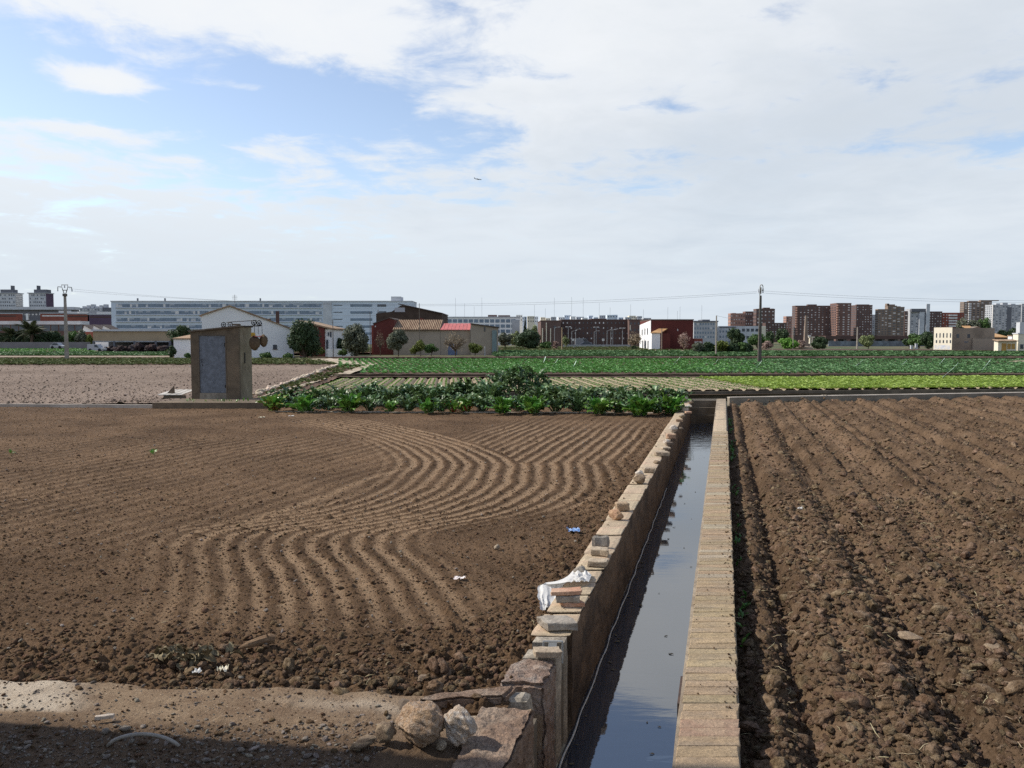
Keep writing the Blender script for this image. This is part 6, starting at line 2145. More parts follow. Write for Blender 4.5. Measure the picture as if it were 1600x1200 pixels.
b = Bld('brick_wing', 'brown brick wing behind the bare trees by the red and white house', 983, 1012, 500.5, 258, 20, M_BRK2)
b.roof(M_BRK2, .1, .3).facade(3, 5, .4, .3, M_GLASS, z0=2, seed=4)
b.box('pale_slot', 984, 985.2, 508, 516, M_CREAM, -.08, .1)


def lamp(label, group, px, ytop, kind, Y=235, ybase=None, z=ZB):
    H_ = AZ(ytop, Y) - z
    o = thing('street_lamp', label, 'street lamp', (AX(px, Y), Y, z), 0, group)
    MB().tube([(0, 0, 0), (0, 0, H_)], [.10, .07], 6).build('pole', M_STEEL, o)
    if kind == 'double':
        MB().tube([(-.55, 0, H_), (.55, 0, H_)], .05, 5).build('crossbar', M_STEEL, o)
        for s in (-1, 1):
            MB().box(s * .55 - .28, s * .55 + .28, -.15, .15, H_ - .12, H_ + .08).build('lamp_head', M_SHUT, o)
    else:
        pts = [(0, 0, H_ - .4), (.12, 0, H_ - .1), (.5, 0, H_ + .1), (1.1 if kind == 'curved' else 1.7, 0, H_ + .2)]
        MB().tube(pts, .05, 5).build('arm', M_STEEL, o)
        e = pts[-1]
        MB().box(e[0] - .1, e[0] + .45, -.12, .12, e[2] - .06, e[2] + .06).build('lamp_head', M_SHUT, o)


for j, (px, yt) in enumerate(((888, 510.5), (931.5, 511), (972.5, 512.5))):
    lamp(('leftmost', 'middle', 'rightmost')[j] + ' tall twin headed street lamp before the dark brick building', 'twin headed lamps by the brick building', px, yt, 'double')
for j, (px, yt) in enumerate(((893.5, 517.5), (899.5, 515), (928.5, 518), (948.5, 516.5), (954.5, 516), (957.5, 515))):
    lamp('single armed street lamp before the dark brick building, %s from the left' % ORD[j], 'single armed lamps by the brick building', px, yt, 'curved')
lamp('tall street lamp in front of the brown brick wing', None, 866.5, 512, 'curved')
car('dark car parked below the street lamps', 918, 236, 4.4, 1.4, mat('dark_car_paint', (0.06, 0.07, 0.10), (0.08, 0.09, 0.12), 1, .3), 'car')
car('grey van parked behind the dark car by the lamps', 912, 244, 5.2, 2.4, mat('grey_van_paint', (0.22, 0.22, 0.24), (0.2, 0.2, 0.22), 1, .4), 'van')
for px, lb in ((895.5, 'white roadside sign under the leftmost curved lamp'), (942.5, 'white roadside sign left of the last lamps')):
    o = thing('road_sign', lb, 'sign', (AX(px, 236), 236, ZB))
    MB().tube([(0, 0, 0), (0, 0, 2.2)], .04, 5).build('pole', M_STEEL, o)
    MB().box(-.35, .35, -.05, -.02, 1.6, 2.3).build('plate', M_SHUT, o)
b = Bld('road_barrier', 'grey metal road barrier running below the street lamps', 880, 985, 538.6, 228, .2, M_GREYW, cat='barrier')
MB().box(-b.w / 2, b.w / 2, -.12, -.03, b.h - .35, b.h - .05).build('rail', M_STEEL, b.o)

# ---- red and white house
b = Bld('red_white_house', 'boxy house with white front and tall dark red side wall', 1017, 1083, 500.5, 165, 14, M_REDW, cat='house')
MB().box(-b.w / 2 - .01, b.w / 2 + .1, -.1, 14.1, b.h + .002, b.h + .22).build('roof', M_ROOFB, b.o)
# its white flank runs back on the left
xa = -b.w / 2 - .08
zn, zf = b.h - .02, HC - (508 - 527) / FPX * 179 - ZB
MB().hexa([(xa, -.03, -.2), (xa + .07, -.03, -.2), (xa + .07, 14.05, -.2), (xa, 14.05, -.2), (xa, -.03, zn), (xa + .07, -.03, zn), (xa + .07, 14.05, zf), (xa, 14.05, zf)]).build('white_front', M_WHITE, b.o)
for y0_, y1_, z0_, z1_, nm in ((2.2, 3.4, 0, 2.0, 'door'), (5.2, 6.3, 0, 2.0, 'door'), (9.0, 10.2, 0, 2.0, 'door'), (3.0, 4.0, 3.4, 4.6, 'window'), (6.4, 7.4, 3.4, 4.6, 'window'), (10.0, 11.0, 3.3, 4.4, 'window')):
    fo = MB().box(xa - .04, xa + .03, y0_, y1_, z0_, z1_).build(nm, M_GLASS, b.o)
    if nm == 'window':
        MB().box(xa - .12, xa + .03, y0_ - .1, y1_ + .1, z0_ - .12, z0_ - .003).build('sill', M_GREYW, fo)
MB().box(b.X(1014), b.X(1027), -3.2, -.1, -.2, b.Z(521)).build('annex', M_WHITE, b.o)
mb = MB()
mb.hexa([(b.X(1014) - .3, -3.4, b.Z(521)), (b.X(1028), -3.4, b.Z(521)), (b.X(1043), -.1, b.Z(514)), (b.X(1030), -.1, b.Z(514)), (b.X(1014) - .3, -3.4, b.Z(521) + .15), (b.X(1028), -3.4, b.Z(521) + .15), (b.X(1043), -.1, b.Z(514) + .15), (b.X(1030), -.1, b.Z(514) + .15)])
mb.build('annex_roof', M_ROOFO, b.o)
MB().box(b.X(1027) + .01, b.X(1043), -2.9, -.1, -.2, b.Z(521)).build('annex_flank', M_REDW, b.o)
b.box('vent', 1058, 1059.3, 514, 517, M_SHUT, -.05, .1)
b = Bld('brick_annex', 'low red brick annex with white rail beside the red house', 1083.5, 1098, 529, 166, 6, M_REDB, cat='shed')
b.panes('rail', [(-b.w / 2 + .2, b.w / 2 - .2, b.h - .9, b.h - .6)], M_SHUT)

# ---- grey office blocks right of it
b = Bld('grey_office', 'bluish grey office building with a dark roof right of the red house', 1084, 1121, 503, 300, 16, M_GREYW)
MB().box(-b.w / 2 - .2, b.w / 2 + .2, -.4, 16, b.h, b.Z(501.2)).build('roof', M_DGREY, b.o)
b.facade(4, 9, .5, .45, M_GLASSB, z0=2, seed=6, shut=.15)
MB().box(b.X(1100), b.X(1112), 3, 10, b.Z(501.2), b.Z(499)).build('roof_house', M_DGREY, b.o)
b = Bld('grey_office', 'pale office building with two dark square windows behind the trees', 1121.5, 1196, 509.5, 310, 16, M_LGREY)
b.facade(2, 4, .66, .4, M_GLASS, b.X(1158), b.X(1186), z0=b.Z(533), z1=b.Z(510), seed=1)
b.box('dark_band', 1124, 1150, 510.3, 512, M_DGREY, -.2, .1)
b.facade(3, 7, .5, .4, M_GLASSB, b.X(1123), b.X(1156), z0=b.Z(538), z1=b.Z(514), seed=2)
b.box('end_bay', 1189, 1196, 510, 540, M_CREAM, -.3, .1)

# ---- brick apartment towers on the right
def tower(label, px0, px1, yt, Y, m, floors=11, cols=6, lit=None, depth=6, shut=.55, wnd=.34, roofs=(), name='apartment_tower', hh=.36, balc=None):
    b = Bld(name, label, px0, px1, yt, Y, depth, m)
    b.roof(m, .05, .6)
    b.facade(floors, cols, wnd, hh, M_GLASS, z0=4, seed=int(px0), shut=shut)
    if lit:
        b.side(floors, 4, .45, .5, M_GLASS, -1, 4)
    for p0, p1, t in roofs:
        MB().box(b.X(p0), b.X(p1), .8, 3.4, b.h + .6, b.Z(t)).build('roof_house', m, b.o)
    if balc:
        b.balconies(floors, balc[0], balc[1], balc[2], 4)
    return b


tower('salmon apartment block with balconies, first of the stepped trio', 1141, 1164, 491, 520, M_BRK4, 6, 6, True, roofs=((1144, 1150, 489), (1155, 1162, 489.3)))
tower('brown apartment block in the middle of the stepped trio', 1164, 1178, 488, 520, M_BRK, 7, 4, True, roofs=((1168, 1176, 486.5),))
tower('brick apartment block with plum front, tallest of the stepped trio', 1181, 1210, 484, 500, M_BRK2, 7, 5, True, roofs=((1186, 1196, 482), (1193, 1203, 480.5), (1205, 1209, 482)))
tower('salmon low apartment block peeping out left of the wide brick tower', 1228, 1240, 495.5, 540, M_BRK4, 8, 3, True)
tower('wide dark brick apartment tower behind the factory chimney', 1242, 1299, 479, 500, M_BRK2, 12, 10, True, roofs=((1262, 1276, 475.5), (1248, 1252, 477.8), (1284, 1290, 478)), balc=(1242.5, 1245, M_BRK4))
tower('tall brick apartment tower with an orange lit flank', 1306, 1329, 475, 490, M_BRK, 13, 3, True, 10, roofs=((1309, 1323, 473.3),), balc=(1306.2, 1309, M_BRK4))
tower('dark brick tower with pale stippled flank', 1337, 1362, 478, 500, M_BRK2, 12, 6, True, 8, roofs=((1339, 1358, 475.5),))
tower('narrow grey tower between the dark brick and sandy towers', 1362, 1370, 493, 540, M_GREYW, 9, 2)
tower('sandy brick tower with a narrow lit edge', 1371, 1386, 484.5, 500, M_BRK3, 11, 3, True, 4, .2, .5)
tower('sandy tower with stepped roof house', 1386, 1400, 479, 502, M_BRK3, 11, 2, False, 4, .35, .6, roofs=((1386, 1398, 475.5), (1385.5, 1389, 474.2)))
tower('sandy tower joined right of the stepped one', 1400.3, 1412, 481, 504, M_BRK3, 11, 2, False, 4, .35, .6, roofs=((1401, 1407, 478.5),))
tower('dark brown block left of the glazed stair tower', 1412.5, 1433, 487.5, 515, M_BRK2, 10, 4, False, 4, .45, .6)
b = tower('grey framed tower with a pale glazed stair and thin chimney', 1421, 1449.5, 484, 512, M_GREYW, 10, 4, False)
b.box('stair_glazing', 1434, 1442, 487.5, 530, M_LGREY, -1.4, -.1)
b.box('dark_frame', 1421, 1444.5, 482.5, 487.2, M_DGREY, -1.6, .5)
b.box('dark_side', 1442.3, 1444.4, 487.3, 530, M_DGREY, -1.6, -.1)
b.box('chimney', 1443.5, 1449, 475, 530, M_LGREY, -2.2, -1.7)
tower('long dull brown block right of the thin chimney', 1450, 1471, 488, 520, M_BRK2, 9, 5, False)
b = tower('dark red block with white balcony bands', 1471, 1505, 490, 522, M_REDB, 8, 7, False)
b.balconies(8, 1481, 1494, M_SHUT, 4, .8)
tower('greyish beige tall tower behind the old cream house', 1504.5, 1530, 473, 560, M_BRK3, 15, 4, True, 5, .7, .5, roofs=((1513, 1527, 470),), balc=(1511, 1515, M_SHUT))
tower('beige tower slab with dark roof canopy', 1530.3, 1548, 471.5, 562, M_BRK3, 15, 3, False, 4, .6, .5, roofs=((1532, 1560, 468.8),))
b = tower('big grey tower at the right with white edged balconies', 1549, 1594, 477.5, 520, M_GREYW, 14, 9, True, 8, .45, .5, roofs=((1556, 1562, 474), (1566, 1574, 473), (1579, 1586, 474.5)))
b.box('white_edge', 1548.8, 1549.8, 476.5, 530, M_SHUT, -.6, .2)
b.box('dark_slot', 1572, 1579, 480, 528, M_DGREY, -.12, .1)
tower('grey tower cut off by the right edge of the photo', 1595, 1640, 476, 530, M_GREYW, 14, 8, False, 3, .4, .5)
tower('dark brick block low between the brick trio and the salmon block', 1196, 1228, 506, 470, M_BRKD, 5, 7, False)

# bridge like dark band and graffiti wall
b = Bld('viaduct', 'dark concrete viaduct band along the foot of the brick towers', 1290, 1470, 525.5, 330, 8, M_DGREY, body=False)
MB().box(-b.w / 2, b.w / 2, 0, 8, b.Z(530), b.Z(524.8)).build('deck', M_BRKD, b.o)
for j in range(9):
    xx = b.X(1300 + j * 20)
    MB().box(xx, xx + 1.2, 1, 7, -.2, b.Z(530)).build('pier', M_DGREY, b.o)
M_GRAF = mat('graffiti_wall_paint', (0.105, 0.115, 0.135), (0.155, 0.165, 0.185), .25, .9, c3=(.20, .23, .26), s3=.5)
b = Bld('graffiti_wall', 'long low dark wall with faded graffiti below the viaduct', 1295, 1462, 533, 255, .5, M_GRAF, cat='wall')

# old factory chimney and the little ruin beside it
YC = 190
o = thing('brick_chimney', 'lone square brick chimney tapering up in front of the wide tower', 'chimney', (AX(1259, YC), YC, ZB))
H_ = AZ(493, YC) - ZB
w0_, w1_ = 2.9 * YC / FPX, 1.4 * YC / FPX
zb_ = AZ(537, YC) - ZB
MB().hexa([(-w0_, -w0_, zb_), (w0_, -w0_, zb_), (w0_, w0_, zb_), (-w0_, w0_, zb_), (-w1_, -w1_, H_), (w1_, -w1_, H_), (w1_, w1_, H_), (-w1_, w1_, H_)]).build('shaft', M_BRK3, o)
MB().box(-.8, .75, -.8, .8, -.2, zb_).build('base', M_BRK3, o)
b = Bld('ruin', 'small pale ruin with two pillars beside the brick chimney', 1264, 1271, 530, 192, 3, M_CREAM, cat='ruin', body=False)
for p in (1265.2, 1268.6):
    MB().box(b.X(p), b.X(p + 1.6), 0, .5, -.2, b.Z(526)).build('pillar', M_CREAM, b.o)
MB().box(b.X(1262.5), b.X(1267), -.1, .7, b.Z(526), b.Z(523.5)).build('cap', M_SHUT, b.o)
MB().box(b.X(1267.5), b.X(1273), -.1, 2, b.Z(527.5), b.Z(526)).build('cap', M_CREAM, b.o)
rs = rock_mesh('rubble_mound', M_PALETRK, 850, 4, .4, 4, (1, .6, .4))
tag(link('rubble_mound', rs, None, (AX(1252, 186), 186, ZB + .2), (0, 0, 0), (5.5, 3, 2.2)), 'pale rubble mound at the foot of the brick chimney', 'mound')

# ---- old cream house and porch house at the right
b = Bld('old_cream_house', 'old cream fronted house with long dark stone side and graffiti', 1487.5, 1554, 512.5, 150, 4.6, M_STONEW, cat='house')
xa = b.X(1487.5)
xq = b.X(1459)
YB = 8.0
fr_ = [(xq, 6.0), (xa, -.02)]
tz = b.Z(511.5)
# cream front turned to the left, catching the sun
F0, F1 = Vector((AX(1459, b.Y + 3.0) - b.x, 3.0, 0)), Vector((xa - .003, -.03, 0))
dv = (F1 - F0)
nv = Vector((-dv.y, dv.x, 0)).normalized()
inn = nv * 4 if nv.y > 0 else -nv * 4
MB().hexa([(F0.x, F0.y, -.2), (F1.x, F1.y, -.2), (F1.x, F1.y + 6, -.2), (F0.x + .4, F0.y + .6, -.2), (F0.x, F0.y, tz), (F1.x, F1.y, tz), (F1.x, F1.y + 6, tz), (F0.x + .4, F0.y + .6, tz)]).build('front', M_CREAM, b.o)
for row, (za_, zb3, ww, n_) in enumerate(((b.Z(527.5), b.Z(520.5), .05, 5), (b.Z(536), b.Z(531.5), .06, 5))):
    for j in range(n_):
        t = .12 + j * .19
        p, q = F0 + dv * t, F0 + dv * (t + ww)
        out_ = Vector((0, -.05, 0))
        MB().hexa([(p.x, p.y - .05, za_), (q.x, q.y - .05, za_), (q.x, q.y + .05, za_), (p.x, p.y + .05, za_), (p.x, p.y - .05, zb3), (q.x, q.y - .05, zb3), (q.x, q.y + .05, zb3), (p.x, p.y + .05, zb3)]).build('window', M_GLASS, b.o)
M_SPRAY = mat('faded_spray_paint', (0.60, 0.60, 0.60), (0.68, 0.62, 0.50), 2.5, .8, c3=(.42, .46, .55), s3=1.6)
p, q = F0 + dv * .06, F0 + dv * .9
MB().hexa([(p.x, p.y - .02, b.Z(546)), (q.x, q.y - .02, b.Z(546)), (q.x, q.y + .05, b.Z(546)), (p.x, p.y + .05, b.Z(546)), (p.x, p.y - .02, b.Z(539.5)), (q.x, q.y - .02, b.Z(539.5)), (q.x, q.y + .05, b.Z(539.5)), (p.x, p.y + .05, b.Z(539.5))]).build('graffiti', M_SPRAY, b.o)
for p in (1494.5, 1511.5):
    b.box('window', p, p + 4, 522, 528, M_GLASS, -.04, .1)
b.box('beam', 1507, 1513, 533.5, 535.5, M_DGREY, -.04, .1)
b.box('window', 1556, 1559, 530, 534, M_GLASS, -.04, .1)
b.box('low_wall_strip', 1519, 1553, 529, 547, M_BEIGE, -.4, -.06)
b = Bld('tiled_annex', 'ochre tiled roof annex behind the dark stone side wall', 1534, 1575, 528, 156, 8, M_STONEW, cat='house')
za, zb_ = b.h, b.Z(520.5)
MB().hexa([(-b.w / 2 - 2.2, -.3, za), (b.w / 2 + .2, -.3, za), (b.w / 2 - .8, 4, zb_), (-b.w / 2 - 1, 4, zb_), (-b.w / 2 - 2.2, -.3, za + .15), (b.w / 2 + .2, -.3, za + .15), (b.w / 2 - .8, 4, zb_ + .15), (-b.w / 2 - 1, 4, zb_ + .15)]).build('roof', M_ROOFO, b.o)
MB().prism_y([(b.X(1533), b.h - 1), (b.X(1568), b.h - 1), (b.X(1564), b.Z(517)), (b.X(1549), b.Z(509.5)), (b.X(1537), b.Z(513))], 4.5, 8).build('gable', M_STONEW, b.o)
MB().hexa([(b.X(1532), 4.3, b.Z(515)), (b.X(1546), 4.3, b.Z(515)), (b.X(1551), 8, b.Z(509)), (b.X(1538), 8, b.Z(509)), (b.X(1532), 4.3, b.Z(514)), (b.X(1546), 4.3, b.Z(514)), (b.X(1551), 8, b.Z(508)), (b.X(1538), 8, b.Z(508))]).build('upper_roof', M_ROOFO, b.o)
b = Bld('porch_house', 'small cream porch with tiled lean-to at the right edge', 1560, 1589, 533.5, 140, 1.2, M_CREAM, cat='house')
MB().hexa([(-b.w / 2 - .3, -.5, b.h), (b.w / 2, -.5, b.h), (b.w / 2, 1.2, b.h + .25), (-b.w / 2 - .3, 1.2, b.h + .25), (-b.w / 2 - .3, -.5, b.h + .12), (b.w / 2, -.5, b.h + .12), (b.w / 2, 1.2, b.h + .37), (-b.w / 2 - .3, 1.2, b.h + .37)]).build('roof', M_ROOFT, b.o)
M_OCH = bmat('ochre_door_paint', (0.46, 0.27, 0.08), .9)
b.box('door', 1565.5, 1573, 536.5, 549.5, M_OCH, -.05, .1)
for p in (1574.5, 1581):
    b.box('window', p, p + 5.2, 537, 545.5, M_OCH, -.05, .1)
b = Bld('cream_house', 'cream house cut off by the right edge of the photo', 1591, 1640, 522, 141, 1.5, M_CREAM, cat='house')
b.roof(M_LGREY, .1, .2)
b.box('window', 1594.5, 1599.5, 538, 545, M_GLASS, -.05, .1)
b = Bld('white_shed', 'white shed peeping over the porch at the right', 1581, 1600, 525, 150, 1.2, M_WHITE, cat='shed')
b.roof(M_ROOFT, .1, .15)
b = Bld('grey_tank', 'pale blue grey tank house at the right edge behind the trees', 1593, 1640, 503.5, 200, 1.5, M_LGREY)
tag(rock_mesh and link('earth_heap', rock_mesh('earth_heap', M_PALETRK, 861, 4, .35, 4, (1, .6, .4)), None, G(1594, 566, -.05), (0, 0, 0), (2.6, 1.4, .8)), 'pale pinkish heap of earth at the right edge of the cabbage field', 'mound')

# ------------------------------------------------------------------ poles, wires, aeroplane
YP1, YP2 = 89.0, 78.0
p1 = Vector((AX(103.5, YP1), YP1, -.15))
p2 = Vector((AX(1187.3, YP2), YP2, -.15))
o = thing('power_pole', 'concrete power pole with a forked steel head at the left', 'power pole', p1)
k = YP1 / FPX
ht = AZ(459, YP1) - p1.z
MB().hexa([(-.19, -.15, -.2), (.19, -.15, -.2), (.19, .15, -.2), (-.19, .15, -.2), (-.10, -.09, ht), (.10, -.09, ht), (.10, .09, ht), (-.10, .09, ht)]).build('pole', M_POLE, o)
hz = lambda py: AZ(py, YP1) - p1.z
hx = lambda px: (px - 103.5) * k
mb = MB()
for pts in ([(102.5, 459), (100, 452), (98.7, 445.2), (108.6, 445.2), (107.6, 452), (105, 459)], [(99.2, 448.5), (93, 448), (92.6, 454.5)], [(108.2, 448.5), (114.3, 449), (114.8, 455)], [(100.3, 453.5), (107.2, 453.5)]):
    mb.tube([(hx(a), 0, hz(c)) for a, c in pts], .045, 5)
mb.build('crossarm', M_DPOLE, o)
for a, c in ((92.6, 455), (114.8, 455.5), (103.5, 450)):
    MB().tube([(hx(a), 0, hz(c)), (hx(a), 0, hz(c) + .28)], [.07, .05], 6).build('insulator', M_LGREY, o)
MB().box(-.16, .16, -.2, .2, hz(463), hz(459)).build('collar', M_DPOLE, o)
o = thing('power_pole', 'tall dark power pole with a hooked top standing in the green crop', 'power pole', p2)
ht2 = AZ(457, YP2) - p2.z
k2 = YP2 / FPX
MB().hexa([(-.17, -.14, -.2), (.17, -.14, -.2), (.17, .14, -.2), (-.17, .14, -.2), (-.085, -.08, ht2 - .3), (.085, -.08, ht2 - .3), (.085, .08, ht2 - .3), (-.085, .08, ht2 - .3)]).build('pole', M_DPOLE, o)
zz = lambda py: AZ(py, YP2) - p2.z
MB().tube([(-.07, 0, ht2 - .4), (-.07, 0, zz(448)), (-.02, 0, zz(445.6)), (.10, 0, zz(444.6)), (.21, 0, zz(447)), (.22, 0, zz(451)), (.14, 0, zz(455))], .045, 6).build('hook', M_POLE, o)
MB().box(-.06, .06, -.06, .06, zz(459), zz(449)).build('top_post', M_POLE, o)
for a, c in ((-.22, 455), (.24, 454.5), (-.2, 458), (.22, 458)):
    MB().tube([(a, 0, zz(c)), (a, 0, zz(c) + .22)], [.06, .045], 6).build('insulator', M_LGREY, o)


def wire(label, a, b, sag, group=None, r=.008, n=28):
    pts = []
    for i in range(n + 1):
        t = i / n
        p = a.lerp(b, t)
        p.z -= sag * 4 * t * (1 - t)
        pts.append(p)
    tag(MB().tube(pts, r, 4).build('power_line', M_WIRE), label, 'power line', group)


gw = 'power lines between the two poles'
for (ax, ay), (bx, by), sg in (((115, 455), (1183, 455.5), 1.35), ((108, 451), (1183, 457.8), 1.55)):
    wire('%s of the two thin lines sagging from the left pole to the dark hooked pole' % ('upper' if sg < 1.4 else 'lower'), A(ax, ay, YP1), A(bx, by, YP2), sg, gw)
for ay, by in ((454.5, 456), (457.8, 459.5)):
    wire('%s power line running right from the dark hooked pole' % ('upper' if ay < 456 else 'lower'), A(1191, ay, YP2), A(2100, by, 76), .9, 'power lines right of the hooked pole')
wire('thin line from the slim concrete pole towards the brick trio', A(1119, 493, 112), A(1190, 500, 150), .3, None, .012)


def slim(label, px, yt, yb, Y, m=M_POLE, r=.11, name='utility_pole', z=-.2):
    tag(MB().tube([(0, 0, -.2), (0, 0, AZ(yt, Y) - z)], [r, r * .7], 6).build(name, m, None, (AX(px, Y), Y, z)), label, 'pole')


slim('slim pale concrete pole by the bushes right of the red house', 1119, 493, 552, 112, M_POLE, .12)
slim('slim concrete pole beside the willow and graffiti wall', 1339.5, 511, 546, 165, M_POLE, .17)
slim('weathered wooden post before the dark brick building', 878, 511.5, 545, 160, M_TANW, .12)
slim('thin dark pole rising from the tiled barn roof', 655.5, 474, 555, 127, M_DPOLE, .07)
slim('thin dark pole just left of the round olive tree', 520.3, 499, 551, 116, M_DPOLE, .07)
slim('thin pole right of the round olive tree', 578.5, 487, 552, 122, M_DPOLE, .06)
slim('short brown pole in front of the red annex', 1034, 513.5, 546, 160, M_BRK3, .13)
slim('thin white pole beside the lime green bush', 1239.3, 512, 546, 170, M_POLE, .09)
slim('thin pale garden post beside the beige shed', 757.5, 541, 556, 120, M_LGREY, .07)
for px, yt, yb, lb in ((1425.5, 540, 546, 'small grey cabinet at the end of the graffiti wall'), (1433, 537.5, 544, 'narrow grey cabinet right of the small one by the graffiti wall')):
    Y = 178
    w_ = 1.6 * Y / FPX
    o = thing('utility_cabinet', lb, 'cabinet', (AX(px, Y), Y, ZB))
    MB().box(-w_, w_, 0, .5, -.1, AZ(yt, Y) - ZB).build('body', M_GREYW, o)
    MB().box(-w_ - .05, w_ + .05, -.05, .55, AZ(yt, Y) - ZB + .002, AZ(yt, Y) - ZB + .08).build('lid', M_LGREY, o)

# aeroplane
YA = 2600
pa = A(747, 280, YA)
s = YA / FPX
M_JET = mat('airliner_paint', (0.45, 0.47, 0.50), (0.40, 0.42, 0.45), .1, .4)
M_JETD = mat('airliner_dark_paint', (0.12, 0.13, 0.17), (0.10, 0.11, 0.14), .1, .4)
o = thing('airliner', 'small airliner flying across the clouds', 'aeroplane', pa, math.radians(12))
o.rotation_euler = (math.radians(8), math.radians(4), math.radians(14))
fl = MB().tube([(-6.2 * s, 0, .15 * s), (-5.2 * s, 0, .25 * s), (-3.5 * s, 0, .05 * s), (0, 0, 0), (3.5 * s, 0, 0), (5.0 * s, 0, -.05 * s), (5.7 * s, 0, -.15 * s)], [.15 * s, .35 * s, .65 * s, .72 * s, .72 * s, .55 * s, .12 * s], 10)
fl.build('fuselage', M_JET, o, smooth=True)
for sgn in (1, -1):
    MB().hexa([(1.6 * s, 0, -.3 * s), (-1.0 * s, 0, -.3 * s), (-3.2 * s, sgn * 6.2 * s, .5 * s), (-2.4 * s, sgn * 6.2 * s, .5 * s), (1.6 * s, 0, -.1 * s), (-1.0 * s, 0, -.1 * s), (-3.2 * s, sgn * 6.2 * s, .58 * s), (-2.4 * s, sgn * 6.2 * s, .58 * s)]).build('wing', M_JETD, o)
    MB().tube([(1.2 * s, sgn * 2.0 * s, -.55 * s), (-.3 * s, sgn * 2.0 * s, -.5 * s)], .36 * s, 8).build('engine', M_JETD, o)
    MB().hexa([(-4.6 * s, 0, .3 * s), (-5.6 * s, 0, .3 * s), (-6.3 * s, sgn * 2.2 * s, .5 * s), (-5.8 * s, sgn * 2.2 * s, .5 * s), (-4.6 * s, 0, .4 * s), (-5.6 * s, 0, .4 * s), (-6.3 * s, sgn * 2.2 * s, .56 * s), (-5.8 * s, sgn * 2.2 * s, .56 * s)]).build('tailplane', M_JETD, o)
MB().hexa([(-4.3 * s, -.06 * s, .5 * s), (-5.8 * s, -.06 * s, .4 * s), (-5.8 * s, .06 * s, .4 * s), (-4.3 * s, .06 * s, .5 * s), (-6.0 * s, -.04 * s, 2.1 * s), (-6.7 * s, -.04 * s, 2.1 * s), (-6.7 * s, .04 * s, 2.1 * s), (-6.0 * s, .04 * s, 2.1 * s)]).build('tail_fin', M_JETD, o)

# ------------------------------------------------------------------ trees and bushes
M_BARK = mat('tree_bark', (0.12, 0.09, 0.065), (0.085, 0.062, 0.045), 3, .95)


def leafmat(name, a, b):
    return mat(name, a, b, .8, .6, attr=('tint', tuple(v * 1.55 for v in b)), translucent=.18)


LV = {
    'dark': leafmat('dark_foliage', (0.028, 0.048, 0.020), (0.038, 0.062, 0.026)),
    'olive': leafmat('olive_foliage', (0.070, 0.082, 0.052), (0.095, 0.105, 0.07)),
    'green': leafmat('green_foliage', (0.045, 0.085, 0.024), (0.06, 0.11, 0.03)),
    'lime': leafmat('lime_foliage', (0.085, 0.19, 0.025), (0.11, 0.23, 0.035)),
    'lemon': leafmat('lemon_foliage', (0.075, 0.105, 0.020), (0.11, 0.13, 0.028)),
    'dry': leafmat('dry_foliage', (0.15, 0.115, 0.075), (0.19, 0.15, 0.10)),
    'willow': leafmat('willow_foliage', (0.12, 0.145, 0.060), (0.15, 0.175, 0.075)),
    'pink': leafmat('pinkish_foliage', (0.20, 0.13, 0.11), (0.24, 0.17, 0.14)),
    'palm': leafmat('palm_foliage', (0.045, 0.058, 0.028), (0.06, 0.075, 0.036)),
    'cyp': leafmat('cypress_foliage', (0.016, 0.026, 0.014), (0.022, 0.034, 0.018)),
}


